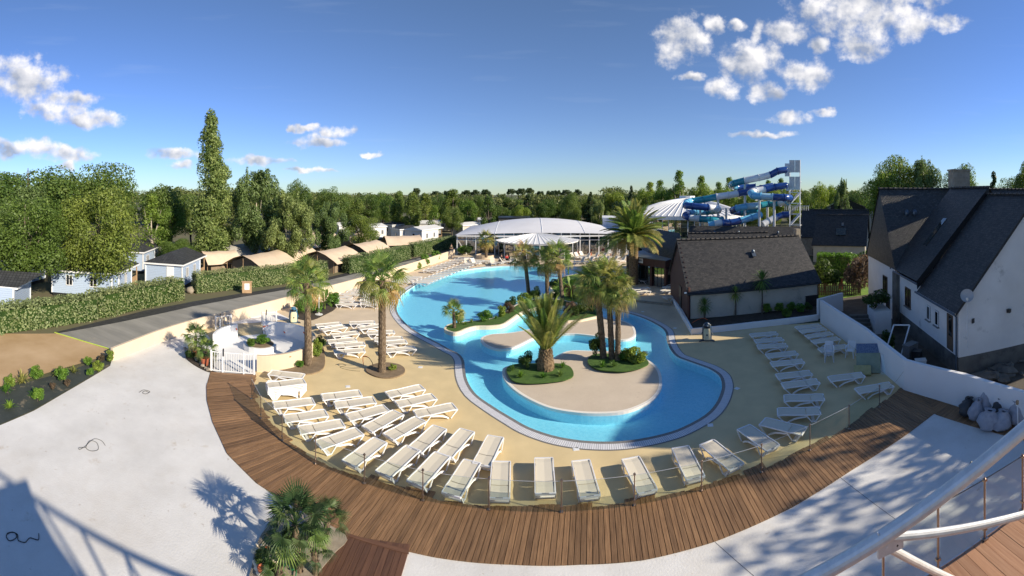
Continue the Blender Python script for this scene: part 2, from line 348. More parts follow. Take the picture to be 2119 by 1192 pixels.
def concrete(name, ca, cb, s1, s2):      # poured slab: broad tone, cloudy wear, rusty splashes, fine grit
    m, t, n, L = nodes(name)
    o = n('ShaderNodeOutputMaterial'); b = n('ShaderNodeBsdfPrincipled'); L(b.outputs[0], o.inputs[0]); b.inputs['Roughness'].default_value = .8; b.inputs['Specular IOR Level'].default_value = .3
    g = n('ShaderNodeNewGeometry'); out = None
    def nz(sc_, det, rg=.6):
        q = n('ShaderNodeTexNoise'); q.inputs['Scale'].default_value = sc_; q.inputs['Detail'].default_value = det; q.inputs['Roughness'].default_value = rg; L(g.outputs['Position'], q.inputs['Vector']); return q.outputs['Fac']
    def rng_(v, lo, hi, a_, b__):
        q = n('ShaderNodeMapRange'); L(v, q.inputs[0]); q.inputs[1].default_value = lo; q.inputs[2].default_value = hi; q.inputs[3].default_value = a_; q.inputs[4].default_value = b__; return q.outputs[0]
    mx = n('ShaderNodeMix', data_type='RGBA'); L(rng_(nz(.5, 9, .65), .32, .68, 0, 1), mx.inputs[0]); mx.inputs[6].default_value = (*ca, 1); mx.inputs[7].default_value = (*cb, 1); out = mx.outputs[2]
    for sc_, th, wd, c_, am in ((1.1, .60, .10, s1, .55), (4.5, .635, .06, s2, .6), (.9, .66, .05, (.26,.20,.13), .55), (.22, .50, .2, s1, .30)):
        q = n('ShaderNodeMix', data_type='RGBA'); L(rng_(nz(sc_, 9, .7), th, th + wd, 0, am), q.inputs[0]); L(out, q.inputs[6]); q.inputs[7].default_value = (*c_, 1); out = q.outputs[2]
    hv = n('ShaderNodeHueSaturation'); L(rng_(nz(55, 3), .3, .7, .90, 1.08), hv.inputs['Value']); L(out, hv.inputs['Color']); L(hv.outputs[0], b.inputs['Base Color'])
    bp = n('ShaderNodeBump'); bp.inputs['Strength'].default_value = .35; bp.inputs['Distance'].default_value = .02; L(nz(14, 6), bp.inputs['Height']); L(bp.outputs[0], b.inputs['Normal'])
concrete('plaza_concrete', (.63,.62,.60), (.77,.76,.74), (.50,.43,.34), (.33,.25,.17))
mat('cream_render', (.60,.49,.36), (.66,.55,.41), rough=.8, scale=.8, bump=.2, bscale=60)
mat('white_render', (.80,.80,.80), (.85,.85,.85), rough=.75, scale=.8, bump=.15, bscale=60)
mat('splash_white', (.76,.76,.76), (.82,.82,.82), rough=.6, scale=1.2, dirt=((.75,.45,.32), .9, .68, .5))
mat('orange_mark', (.75,.16,.05), rough=.8)
mat('sand', (.40,.26,.125), (.54,.38,.22), rough=.95, scale=.35, bump=.4, bscale=14)
mat('bare_soil', (.16,.115,.07), (.26,.19,.12), rough=.95, scale=2.5, bump=.8, bscale=12)
mat('dark_soil', (.035,.027,.02), (.07,.055,.04), rough=.95, scale=3, bump=.8, bscale=12)
mat('geotextile', (.030,.038,.034), (.055,.065,.058), rough=.8, scale=1.2, dirt=((.33,.27,.18), 1.3, .56, .8), bump=.6, bscale=6)
mat('asphalt', (.21,.205,.185), (.34,.325,.29), rough=.85, scale=.5, stretch=(.35,1.6,1), dirt=((.42,.37,.29), .5, .58, .6), bump=.3, bscale=60)
mat('field_ground', (.055,.075,.025), (.13,.11,.06), rough=.95, scale=.12)
mat('camp_ground', (.16,.125,.075), (.10,.115,.05), rough=.95, scale=.25)
mat('yard_ground', (.06,.052,.042), (.12,.10,.08), rough=.95, scale=1.2, bump=.6, bscale=14)
concrete('island_resin', (.545,.46,.365), (.615,.525,.42), (.47,.39,.30), (.42,.34,.26))
mat('rim_white', (.76,.72,.65), (.82,.79,.73), rough=.6, scale=1.5)
mat('cream_edging', (.72,.62,.46), (.80,.71,.56), rough=.7, scale=2)
mat('pool_paint', (.53,.82,.88), (.70,.93,.96), rough=.55, scale=7, detail=9, contrast=(.35,.65))  # mottling put into the colour to suggest ripple light on the floor
mat('coping_grey', (.17,.165,.16), (.24,.23,.22), rough=.6, scale=9)
mat('steel', (.36,.30,.26), rough=.32, metal=.9, var=.15, scale=6)
mat('galvanised', (.60,.61,.62), (.72,.73,.74), rough=.40, metal=.35, scale=9, contrast=(.35,.65))
mat('lawn', (.10,.20,.02), (.19,.31,.045), rough=.9, scale=2.2, bump=.6, bscale=30)
mat('turf', (.035,.085,.012), (.075,.15,.022), rough=.9, scale=3.5, bump=1.2, bscale=24)
brickmat('coping_white', (.74,.74,.76), (.66,.66,.69), (.36,.37,.40), .085, 2.0, gap=.012, rough=.5, off=0)
brickmat('stone_blocks', (.27,.25,.22), (.36,.33,.28), (.16,.14,.12), .6, .3, gap=.02, rough=.9)
# deck resin: two pours, yellow near the boardwalk and paler beige beyond
m, t, n, L = nodes('deck_resin')
o = n('ShaderNodeOutputMaterial'); b = n('ShaderNodeBsdfPrincipled'); L(b.outputs[0], o.inputs[0]); b.inputs['Roughness'].default_value = .85
g = n('ShaderNodeNewGeometry'); s_ = n('ShaderNodeSeparateXYZ'); L(g.outputs['Position'], s_.inputs[0])
nz = n('ShaderNodeTexNoise'); nz.inputs['Scale'].default_value = .5; nz.inputs['Detail'].default_value = 6; L(g.outputs['Position'], nz.inputs['Vector'])
ad = n('ShaderNodeMath', operation='MULTIPLY_ADD'); L(nz.outputs['Fac'], ad.inputs[0]); ad.inputs[1].default_value = 5.0; L(s_.outputs[1], ad.inputs[2])
mr = n('ShaderNodeMapRange'); L(ad.outputs[0], mr.inputs[0]); mr.inputs[1].default_value = 28.5; mr.inputs[2].default_value = 34
mx = n('ShaderNodeMix', data_type='RGBA'); L(mr.outputs[0], mx.inputs[0]); mx.inputs[6].default_value = (.67,.53,.295,1); mx.inputs[7].default_value = (.64,.52,.37,1)
n2_ = n('ShaderNodeTexNoise'); n2_.inputs['Scale'].default_value = 160; L(g.outputs['Position'], n2_.inputs['Vector'])
hv = n('ShaderNodeHueSaturation'); m2 = n('ShaderNodeMapRange'); L(n2_.outputs['Fac'], m2.inputs[0]); m2.inputs[3].default_value = .86; m2.inputs[4].default_value = 1.14
n4_ = n('ShaderNodeTexNoise'); n4_.inputs['Scale'].default_value = .9; n4_.inputs['Detail'].default_value = 7; L(g.outputs['Position'], n4_.inputs['Vector'])
m4 = n('ShaderNodeMapRange'); L(n4_.outputs['Fac'], m4.inputs[0]); m4.inputs[3].default_value = .78; m4.inputs[4].default_value = 1.18
mm = n('ShaderNodeMath', operation='MULTIPLY'); L(m2.outputs[0], mm.inputs[0]); L(m4.outputs[0], mm.inputs[1]); L(mm.outputs[0], hv.inputs['Value'])
L(mx.outputs[2], hv.inputs['Color']); L(hv.outputs[0], b.inputs['Base Color'])
# timber boards: grain along the board (object x), every board its own tone
def woodmat(name, ca, cb, rnd=.28):
    m, t, n, L = nodes(name)
    o = n('ShaderNodeOutputMaterial'); b = n('ShaderNodeBsdfPrincipled'); L(b.outputs[0], o.inputs[0]); b.inputs['Roughness'].default_value = .62
    tc = n('ShaderNodeTexCoord'); oi = n('ShaderNodeObjectInfo'); mp = n('ShaderNodeMapping'); mp.inputs['Scale'].default_value = (1.2, 26, 8); L(tc.outputs['Object'], mp.inputs[0])
    av = n('ShaderNodeVectorMath', operation='ADD'); L(mp.outputs[0], av.inputs[0]); k = n('ShaderNodeMath', operation='MULTIPLY'); L(oi.outputs['Random'], k.inputs[0]); k.inputs[1].default_value = 90; L(k.outputs[0], av.inputs[1])
    nz = n('ShaderNodeTexNoise'); nz.inputs['Scale'].default_value = 1; nz.inputs['Detail'].default_value = 7; nz.inputs['Roughness'].default_value = .65; L(av.outputs[0], nz.inputs['Vector'])
    mr = n('ShaderNodeMapRange'); mr.inputs[1].default_value = .32; mr.inputs[2].default_value = .68; L(nz.outputs['Fac'], mr.inputs[0])
    mx = n('ShaderNodeMix', data_type='RGBA'); L(mr.outputs[0], mx.inputs[0]); mx.inputs[6].default_value = (*ca, 1); mx.inputs[7].default_value = (*cb, 1)
    hs = n('ShaderNodeHueSaturation'); rr = n('ShaderNodeMapRange'); L(oi.outputs['Random'], rr.inputs[0]); rr.inputs[3].default_value = 1 - rnd; rr.inputs[4].default_value = 1 + rnd; L(rr.outputs[0], hs.inputs['Value'])
    L(mx.outputs[2], hs.inputs['Color']); L(hs.outputs[0], b.inputs['Base Color'])
    bp = n('ShaderNodeBump'); bp.inputs['Strength'].default_value = .3; bp.inputs['Distance'].default_value = .01; L(nz.outputs['Fac'], bp.inputs['Height']); L(bp.outputs[0], b.inputs['Normal'])
    return m
woodmat('boardwalk_wood', (.125,.066,.030), (.320,.185,.092), .24)
woodmat('side_deck_wood', (.085,.038,.022), (.15,.075,.042), .22)
woodmat('terrace_wood', (.30,.145,.075), (.42,.235,.135), .16)
glassy('rail_glass', (.94,.975,.96), 1.8)
# water: lightly tinted, ripples only in the mirror
m, t, n, L = nodes('pool_water')
o = n('ShaderNodeOutputMaterial'); tp = n('ShaderNodeBsdfTransparent'); tp.inputs[0].default_value = (.58,.87,.97,1)
gl = n('ShaderNodeBsdfGlossy'); gl.inputs['Roughness'].default_value = .06; fr = n('ShaderNodeFresnel'); fr.inputs[0].default_value = 1.33
g = n('ShaderNodeNewGeometry'); nz = n('ShaderNodeTexNoise'); nz.inputs['Scale'].default_value = 5.5; nz.inputs['Detail'].default_value = 4; L(g.outputs['Position'], nz.inputs['Vector'])
bp = n('ShaderNodeBump'); bp.inputs['Strength'].default_value = .5; bp.inputs['Distance'].default_value = .03; L(nz.outputs['Fac'], bp.inputs['Height']); L(bp.outputs[0], gl.inputs['Normal']); L(bp.outputs[0], fr.inputs['Normal'])
bk = n('ShaderNodeMath', operation='SUBTRACT', use_clamp=True); L(fr.outputs[0], bk.inputs[0]); L(g.outputs['Backfacing'], bk.inputs[1])
ms = n('ShaderNodeMixShader'); L(bk.outputs[0], ms.inputs[0]); L(tp.outputs[0], ms.inputs[1]); L(gl.outputs[0], ms.inputs[2]); L(ms.outputs[0], o.inputs[0])

# ------------------------------------------------------------------ pool outline (water edge)
POOLPX = [(821,632),(822,645),(832,661),(853,681),(881,697),(909,711),(932,724),(950,733),(960,746),(962,763),(967,787),(984,815),(1021,842),(1064,868),(1095,885),(1141,901),(1186,910),(1231,914),(1277,914),(1322,909),(1374,898),(1412,885),(1458,860),(1480,837),(1491,814),(1494,796),(1488,778),(1470,765),(1450,757),(1422,747),(1400,738),(1387,723),(1380,706),(1378,691),(1373,682),(1360,673),(1339,662),(1312,652),(1287,646),(1262,640),(1238,632),(1226,618),(1222,600),(1215,580),(1200,567),(1180,559),(1142,554),(1098,552),(1054,551),(1011,553),(967,558),(923,566),(880,581),(862,589),(834,608),(824,622)]
WZ, FZ = -0.09, -0.48
pool = smooth_line([P(x, y, 0) for x, y in POOLPX], 3, True)
G1, G2, G3 = offset_ring(pool, .17), offset_ring(pool, .56), offset_ring(pool, .62)
BIG = 2500
sheet('ground', [(-BIG,-BIG),(BIG,-BIG),(BIG,BIG),(-BIG,BIG)], [offset_ring(pool, .3)], -.03, MT['field_ground'])
w = sheet('pool_water', pool, [], WZ, MT['pool_water']); tag(w, label='clear blue pool water', kind='structure')
sheet('pool_floor', offset_ring(pool, .05), [], FZ, MT['pool_paint'])
mb = MB(); ring_strip([Vector((p.x, p.y, FZ - .01)) for p in pool], [Vector((p.x, p.y, .012)) for p in pool], mb)
tag(mb.build('pool_wall', MT['pool_paint'], smooth=True), kind='structure')
def zring(r, z): return [Vector((p.x, p.y, z)) for p in r]
cp = thing('pool_coping', 'white grated gutter with grey inner band all round the big curvy pool', 'pool coping', (0, 0, 0))
ring_strip(zring(pool, .016), zring(G1, .016), MB()).build('inner_band', MT['coping_grey'], cp)
ring_strip(zring(G1, .020), zring(G2, .020), MB()).build('gutter_grating', MT['coping_white'], cp)
ring_strip(zring(G2, .014), zring(G3, .014), MB()).build('outer_trim', MT['coping_grey'], cp)

# ------------------------------------------------------------------ islands in the pool
def island(name, label, px, ztop, edge_mat, top_mat, rim=.16, cat='island'):
    ring = smooth_line([P(x, y, ztop) for x, y in px], 4, True); inner = offset_ring(ring, -rim)
    c = sum(ring, Vector()) / len(ring); r = thing(name, label, cat, (c.x, c.y, 0))
    mb = MB(); ring_strip(zring(ring, FZ), zring(ring, WZ + .02), mb); mb.build('submerged_wall', MT['pool_paint'], r, smooth=True)
    mb = MB(); ring_strip(zring(ring, WZ + .02), zring(ring, ztop), mb); ring_strip(zring(ring, ztop), zring(inner, ztop), mb); mb.build('rim', MT[edge_mat], r)
    q = sheet('top_surface', inner, [], ztop - .006, MT[top_mat], None); q.parent = r; q.location = (-c.x, -c.y, 0)
    return r, inner
z9 = lambda pts: [(900 + x * .2517, 580 + y * .2517) for x, y in pts]
ISL_A, ringA = island('pool_island', 'large beige kidney island with two planted beds, nearest in the pool', z9([(555,735),(560,790),(600,850),(680,920),(800,990),(950,1050),(1150,1085),(1350,1095),(1550,1080),(1700,1030),(1800,970),(1860,890),(1865,800),(1840,730),(1790,680),(1740,650),(1640,610),(1500,585),(1380,580),(1260,578),(1150,575),(1080,585),(1010,615),(950,650),(850,680),(700,695),(620,700),(575,715)]), .05, 'rim_white', 'island_resin')
ISL_B, ringB = island('pool_island', 'narrow beige peanut island in the middle of the pool, without plants', z9([(375,490),(400,460),(480,440),(620,430),(740,410),(830,388),(920,362),(1060,335),(1200,328),(1330,300),(1430,310),(1540,330),(1620,365),(1650,415),(1645,455),(1590,485),(1500,490),(1400,470),(1300,455),(1150,440),(1000,445),(900,455),(800,480),(720,520),(650,550),(560,570),(480,560),(410,530)]), .05, 'rim_white', 'island_resin')
ISL_C, ringC = island('planted_island', 'long curving planted island with cream edging between lagoon and stream', z9([(75,392),(95,412),(150,428),(210,420),(260,398),(340,378),(450,376),(560,362),(630,320),(700,272),(780,238),(870,220),(960,212),(1060,214),(1150,205),(1170,180),(1060,160),(950,150),(860,152),(740,170),(640,215),(560,270),(460,312),(330,330),(200,345),(110,362)]), .20, 'cream_edging', 'turf')
ISL_D, ringD = island('planted_island', 'grassy island with cream edging at the right side of the far lagoon', [(1138,590),(1141,600),(1150,611),(1168,622),(1195,627),(1222,629),(1236,622),(1234,596),(1226,574),(1205,566),(1175,570),(1152,577)], .22, 'cream_edging', 'lawn')
ISL_E, ringE = island('planted_island', 'small dark planted bed behind the peanut island', z9([(1070,330),(1090,280),(1150,245),(1250,238),(1340,250),(1370,290),(1320,300),(1200,326),(1130,332)]), .20, 'cream_edging', 'turf')

# ------------------------------------------------------------------ ground sheets
RAILPX = [(520.7,827),(540,867.6),(584,913.4),(653,962.3),(754,1002.6),(875,1038),(1012,1057),(1162,1062),(1313,1048),(1452,1017.8),(1576,979.4),(1676,933.9),(1757,889.7),(1820,844.2),(1872,806)]
RAIL = [P(x, y) for x, y in RAILPX]
CREAMPX = [(231,746),(268,732),(336,706),(420,681),(530,654),(640,624),(745,594.5),(880,552),(940,531)]
CREAM = [P(x, y) for x, y in CREAMPX]
WALL_R = [P(1700,668), P(1790,733), P(1874,807), P(1996,842), P(2119,885)]
WALL_R = [WALL_R[0], WALL_R[1], WALL_R[2], WALL_R[3], WALL_R[4], Vector((17.0, 2.0, 0))]
BEDEDGE = [P(0,880), P(70,850), P(130,815), P(190,780), P(228,757)]
plaza = [Vector((-15,-12,0)), Vector((-16,1,0))] + BEDEDGE + CREAM[:5] + [P(560,700), P(535,765)] + [p + Vector((.3,.7,0)) for p in RAIL] + [Vector((17.5,13.6,0)), Vector((17.4,7,0)), Vector((17,-12,0))]
sheet('plaza', plaza, [], .0, MT['plaza_concrete'])
deckpoly = [P(450,720), P(530,771)] + [p + Vector((0,-.05,0)) for p in RAIL] + [Vector((17.5,13.7,0)), P(1700,667), P(1560,675), P(1430,690), P(1392,622), P(1400,596), P(1376,594), P(1296,580), P(1300,522), P(940,522), P(935,532)] + CREAM[::-1][1:6]
sheet('pool_deck', deckpoly, [offset_ring(pool, .57)], .006, MT['deck_resin'])
sheet('sand_area', [Vector((-62,-5,0)), Vector((-20,-6,0)), P(0,800), P(110,768), P(228,733), P(222,722), P(120,690), P(0,690), Vector((-60,18,0))], [], .004, MT['sand'])
sheet('planting_bed', [Vector((-24,-3,0)), Vector((-15.5,-3,0)), Vector((-16.1,1,0))] + [p + Vector((-.05,0,0)) for p in BEDEDGE] + [P(233,742), P(205,745), P(150,765), P(80,785), P(0,805)], [], .010, MT['geotextile'])
ROADFAR = [P(113,688), P(200,667), P(300,643), P(400,624), P(500,607), P(600,592), P(700,569), P(770,553), P(850,536), P(932,518)]
sheet('access_road', [P(113,688), P(170,704), P(225,721)] + [p + Vector((-.1,.1,0)) for p in CREAM] + [P(948,505)] + ROADFAR[::-1], [], .010, MT['asphalt'])
mat('fresh_asphalt', (.022,.022,.024), (.05,.05,.052), rough=.75, scale=2.5, bump=.6, bscale=30)
sheet('fresh_asphalt', [p + Vector((.0,.0,0)) for p in ROADFAR] + [P(932,519.5), P(850,539), P(770,558), P(700,575), P(600,598), P(500,615), P(400,634), P(300,656), P(200,676), P(120,690)], [], .016, MT['fresh_asphalt'])
sheet('camp_ground', [Vector((-160,20,0)), P(0,694), P(113,690)] + [p + Vector((.2,-.2,0)) for p in ROADFAR] + [A(980,90), A(1000,150), A(600,170), A(200,150), Vector((-170,60,0))], [], -.004, MT['camp_ground'])
mb = MB(); mb.tube([P(113,688,.03), P(150,699,.03), P(200,714,.03), P(224,721,.03)], .035, 5)
mat('lime_tape', (.42,.55,.08), rough=.6)
tag(mb.build('marking_tape', MT['lime_tape'], loc=P(150,699)), 'lime green marking tape across the end of the road', 'tape')

mat('joint_dark', (.16,.155,.15), rough=.9)
for a_, c_, lb in ((P(1735,985), P(1865,1083), 0), (P(1480,1122), P(1560,1192), 0)):
    tag(MB().beam(a_ + Vector((0,0,.0005)), c_ + Vector((0,0,.0005)), .016, .006).build('slab_joint', MT['joint_dark']), kind='structure')

# ------------------------------------------------------------------ boardwalk: every plank on its own
OUTPX = [(436,766),(427,800),(428,830),(440,875),(470,940),(530,1000),(600,1045),(715,1106),(845,1142),(900,1154),(1060,1169),(1200,1169),(1330,1160),(1480,1121),(1640,1050),(1760,975),(1880,897),(1932,857),(1960,835)]
OUT = [P(x, y).xy for x, y in OUTPX]
def hit_out(p, d):
    best = None
    for a, b in zip(OUT[:-1], OUT[1:]):
        e = b - a; den = d.x * e.y - d.y * e.x
        if abs(den) < 1e-9: continue
        q = a - p; t_ = (q.x * e.y - q.y * e.x) / den; u = (q.x * d.y - q.y * d.x) / den
        if t_ > .2 and -.001 <= u <= 1.001 and (best is None or t_ < best): best = t_
    return best
def resample(line, step):
    out = []; acc = 0.0
    for a, b in zip(line[:-1], line[1:]):
        L = (b - a).length; t_ = acc
        while t_ < L: out.append((a.lerp(b, t_ / L), (b - a).normalized())); t_ += step
        acc = t_ - L
    return out
walk = thing('boardwalk', 'long curved brown timber boardwalk round the sun deck', 'boardwalk', (0, 12, 0))
def plank(quad, z0, z1, mname, parent):
    c = sum((Vector((q[0], q[1], 0)) for q in quad), Vector()) / 4
    x = ((Vector(quad[2]).to_2d() + Vector(quad[3]).to_2d()) - (Vector(quad[0]).to_2d() + Vector(quad[1]).to_2d())); rz = math.atan2(x.y, x.x)
    mi = Matrix.Rotation(-rz, 3, 'Z'); b = MB(); loc = [mi @ (Vector((q[0], q[1], 0)) - c) for q in quad]; b.prism(loc, z0, z1)
    me = b.mesh('plank'); me.materials.append(MT[mname]); o = bpy.data.objects.new('plank', me); col.objects.link(o)
    o.parent = parent; o.location = c - Vector(parent.location); o.rotation_euler = (0, 0, rz)
    return o
rail_s = smooth_line([p - (RAIL[1] - RAIL[0]) * k for p, k in [(RAIL[0], 1.15)]] + RAIL + [RAIL[-1] + Vector((.5,.05,0))], 8)
samp = resample([Vector((p.x, p.y, 0)) for p in rail_s], .172)
jag = 0.0; prev_n = None
rj = random.Random(3)
rows = []
for i, (p, tdir) in enumerate(samp):
    nrm = Vector((tdir.y, -tdir.x)).normalized()
    if nrm.dot(-p.xy) < 0: nrm = -nrm
    rows.append((p.xy, nrm))
rows = [(p, (lambda ph: Vector((-math.sin(ph), -math.cos(ph))))(max(math.atan2(-nn.x, -nn.y), R(10.5)))) for p, nn in rows]   # planks fan out at the left and lie parallel further right
sm = [sum((rows[max(0, min(len(rows) - 1, k))][1] for k in range(i - 7, i + 8)), Vector((0, 0))).normalized() for i in range(len(rows))]
for i in range(len(rows) - 1):
    if i % 6 == 0: jag = rj.uniform(.12, .34)
    if rj.random() < .02: jag += .22
    j2 = jag + rj.uniform(-.025, .025) + .012 * (i % 6)
    a, na = rows[i][0], sm[i]; b_, nb = rows[i + 1][0], sm[i + 1]
    ta, tb = hit_out(a, na), hit_out(b_, nb)
    if ta is None or tb is None or ta > 6 or tb > 6: continue
    e = (b_ - a).normalized() * .0095
    plank([a - na * j2 + e, b_ - nb * j2 - e, b_ + nb * tb - e, a + na * ta + e], .004, .034 + rj.uniform(-.003, .003), 'boardwalk_wood', walk)
tag(sheet('subframe', [Vector((*a_, 0)) for a_ in [(q[0] - s_ * .1) for q, s_ in zip(rows, sm)]][::4] + [Vector((p.x, p.y, 0)) for p in OUT[::-1]], [], .003, MT['dark_soil'], None), kind='stuff').parent = walk
bpy.data.objects['subframe'].location = -Vector(walk.location)
# between the gate and the first post the planks run on straight
for k in range(10):
    f0, f1 = k / 10, (k + 1) / 10
    a, b_ = P(436,770).xy.lerp(P(427,802).xy, f0), P(436,770).xy.lerp(P(427,802).xy, f1)
    c, d = P(529,776).xy.lerp(P(519,822).xy, f0), P(529,776).xy.lerp(P(519,822).xy, f1)
    e = (b_ - a).normalized() * .005
    plank([a + e, b_ - e, d - e + (d - b_) * rj.uniform(0, .05), c + e + (d - b_) * rj.uniform(0, .05)], .002, .030, 'boardwalk_wood', walk)
side = thing('side_deck', 'dark timber deck of straight planks beside the fan palm bed', 'deck', (-3.9, 9.6, 0))
for i in range(12):
    x0 = -4.95 + i * .175; yl = 11.78 + .02 * i
    plank([(x0 + .005, 6.5), (x0 + .170, 6.5), (x0 + .170, yl), (x0 + .005, yl)], .004, .040 + rj.uniform(-.003, .003), 'side_deck_wood', side)
plank([P(712,1104).xy, P(716,1111).xy, P(846,1150).xy, P(846,1140).xy], .036, .052, 'side_deck_wood', side)
wstrip = thing('wall_side_deck', 'narrow grey brown timber strip under the sacks by the white wall', 'deck', (16.8, 8, 0))
for i in range(62):
    y0 = 2.6 + i * .148; xa = 16.25 + (.0 if y0 < 11 else (y0 - 11) * .9)
    if xa > 17.2: break
    plank([(xa, y0 + .005), (xa, y0 + .142), (17.36, y0 + .142), (17.36, y0 + .005)], .006, .038 + rj.uniform(-.003, .003), 'boardwalk_wood', wstrip)

# ------------------------------------------------------------------ glass railing along the deck
rail = thing('glass_railing', 'clear glass railing with slim brown steel posts between boardwalk and loungers', 'railing', RAIL[7])
HR = 1.04
pm = MB(); pm.tube([(0,0,0), (0,0,HR)], .021, 8); pm.box((0,0,.012), (.10,.10,.02)); pm.box((0,0,.17), (.075,.06,.04)); pm.box((0,0,HR - .05), (.075,.06,.04))
pme = pm.mesh('post'); pme.materials.append(MT['steel'])
for i, p in enumerate(RAIL):
    o = bpy.data.objects.new('post', pme); col.objects.link(o); o.parent = rail; o.location = p - Vector(rail.location) + Vector((0, 0, .034)); d = (RAIL[min(i + 1, 14)] - RAIL[max(i - 1, 0)]); o.rotation_euler = (0, 0, math.atan2(d.y, d.x))
for i in range(14):
    if i == 13: continue                                  # the last bay has no pane, only a cord
    a, b_ = RAIL[i], RAIL[i + 1]; e = (b_ - a).normalized() * .045
    MB().beam(a + e + Vector((0,0,.53)), b_ - e + Vector((0,0,.53)), .012, .94).build('pane', MT['rail_glass'], rail)
    MB().beam(a + e + Vector((0,0,1.003)), b_ - e + Vector((0,0,1.003)), .013, .006).build('pane_edge', MT['galvanised'], rail)
MB().tube(smooth_line([RAIL[13] + Vector((0,0,.62)), RAIL[13].lerp(RAIL[14], .5) + Vector((0,0,.66)), RAIL[14] + Vector((0,0,.98))], 4), .008, 4).build('cord', MT['steel'], rail)
# ------------------------------------------------------------------ materials of the buildings
brickmat('slate', (.022,.022,.024), (.056,.054,.052), (.006,.006,.007), .24, .16, gap=.010, rough=.55, bump=.9, dirt=((.14,.125,.10), 1.1, .66, .6), spec=.5)
brickmat('slate_pale', (.040,.039,.038), (.075,.072,.066), (.012,.012,.012), .24, .16, gap=.010, rough=.55, bump=.9, dirt=((.30,.27,.21), 1.4, .62, .7))  # paler than the other slate, with light blotches
mat('ridge_clay', (.045,.040,.036), (.12,.105,.09), rough=.85, scale=6, rnd=.3)
mat('house_render', (.68,.66,.63), (.78,.76,.73), rough=.9, scale=.6, dirt=((.20,.185,.17), .8, .60, .55), bump=.3, bscale=30)
mat('cottage_render', (.48,.44,.36), (.60,.55,.46), rough=.9, scale=.7, dirt=((.17,.155,.12), .9, .58, .6), bump=.4, bscale=25)
mat('concrete_old', (.10,.095,.085), (.17,.16,.14), rough=.95, scale=1.2, dirt=((.04,.04,.037), .8, .52, .7), bump=.5, bscale=20)
mat('stone_wall', (.25,.21,.16), (.37,.32,.25), rough=.95, scale=2.5, bump=.8, bscale=8)
mat('red_cladding', (.055,.020,.016), (.09,.034,.026), rough=.6, scale=3, stretch=(8,8,.6))
mat('dark_frame', (.018,.020,.022), rough=.4)
mat('window_dark', (.012,.014,.016), rough=.08, spec=.8)
mat('white_frame', (.74,.75,.76), (.80,.81,.82), rough=.45, scale=3)
mat('white_membrane', (.66,.66,.68), (.74,.74,.76), rough=.5, scale=.25)
mat('white_metal_roof', (.70,.70,.71), (.78,.78,.78), rough=.4, scale=.4)
mat('zinc', (.10,.13,.17), rough=.45, metal=.5)
mat('grey_sill', (.20,.20,.20), rough=.8)
mat('curtain', (.35,.33,.30), rough=.9)
mat('hall_floor', (.45,.42,.36), rough=.6)
mat('wood_brown', (.09,.055,.032), (.15,.095,.055), rough=.8, scale=5, stretch=(1,1,8))
mat('picnic_wood', (.34,.22,.12), (.46,.31,.18), rough=.8, scale=4)
mat('paper', (.80,.80,.77), rough=.6)
siding('blue_siding', (.40,.50,.66)); siding('white_siding', (.72,.71,.68)); siding('grey_siding', (.44,.46,.48)); siding('beige_siding', (.58,.52,.44))
brickmat('dark_tile_roof', (.030,.032,.035), (.050,.052,.055), (.012,.012,.013), .30, .30, gap=.02, rough=.6, bump=1.0, off=0)
mat('pale_roof', (.60,.60,.60), (.68,.68,.67), rough=.5, scale=.5)
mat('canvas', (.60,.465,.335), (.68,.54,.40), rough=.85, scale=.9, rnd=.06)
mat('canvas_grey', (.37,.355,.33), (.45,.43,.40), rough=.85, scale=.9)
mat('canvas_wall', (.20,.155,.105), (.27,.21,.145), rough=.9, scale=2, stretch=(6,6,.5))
glassy('hall_glass', (.58,.70,.72), 2.0, (.03,.05,.055), .18, add=.30)
glassy('skylight_glass', (.3,.35,.37), 3.0, (.05,.06,.06), .6)

# ------------------------------------------------------------------ free-standing walls
def ribbon_wall(name, label, line, th, heights, matn, cat='wall', cap=None):
    c = sum(line, Vector()) / len(line); r = thing(name, label, cat, (c.x, c.y, 0)); b = MB(); n = len(line); tops = heights if isinstance(heights, (list, tuple)) else [heights] * n
    L_, R_ = [], []
    for i in range(n):
        t_ = (line[min(i + 1, n - 1)] - line[max(i - 1, 0)]).normalized(); nn = Vector((-t_.y, t_.x, 0)) * th / 2
        L_.append(line[i] + nn); R_.append(line[i] - nn)
    vs = []
    for i in range(n): vs += [(L_[i].x, L_[i].y, -.02), (R_[i].x, R_[i].y, -.02), (R_[i].x, R_[i].y, tops[i]), (L_[i].x, L_[i].y, tops[i])]
    fs = [(0, 1, 2, 3), (4 * n - 1, 4 * n - 2, 4 * n - 3, 4 * n - 4)]
    for i in range(n - 1):
        for k in range(4): fs.append((4 * i + k, 4 * (i + 1) + k, 4 * (i + 1) + (k + 1) % 4, 4 * i + (k + 1) % 4))
    b.add(vs, fs); o = b.build('wall_body', MT[matn], r)
    bm = bmesh.new(); bm.from_mesh(o.data); bmesh.ops.recalc_face_normals(bm, faces=bm.faces); bm.to_mesh(o.data); bm.free()
    return r
cw = ribbon_wall('boundary_wall', 'low cream rendered wall between the asphalt road and the pool', smooth_line(CREAM, 4), .18, [ .74 + .012 * i for i in range(33)], 'cream_render')
ww = ribbon_wall('boundary_wall', 'long white rendered wall with a bend, right of the loungers', WALL_R, .22, [1.75, 1.65, 1.55, 1.55, 1.55, 1.55], 'white_render')
a_ = P(1696,664); ribbon_wall('return_wall', 'short white wall stub behind the far end of the white wall', [a_ + Vector((.3,.6,0)), a_ + Vector((3.3,.9,0))], .2, 1.55, 'white_render')
BEDW = [P(1392,622), P(1410,652), P(1432,692), P(1560,678), P(1692,662)]
ribbon_wall('retaining_wall', 'low white retaining wall round the planting bed before the cottage', BEDW, .2, .42, 'white_render')
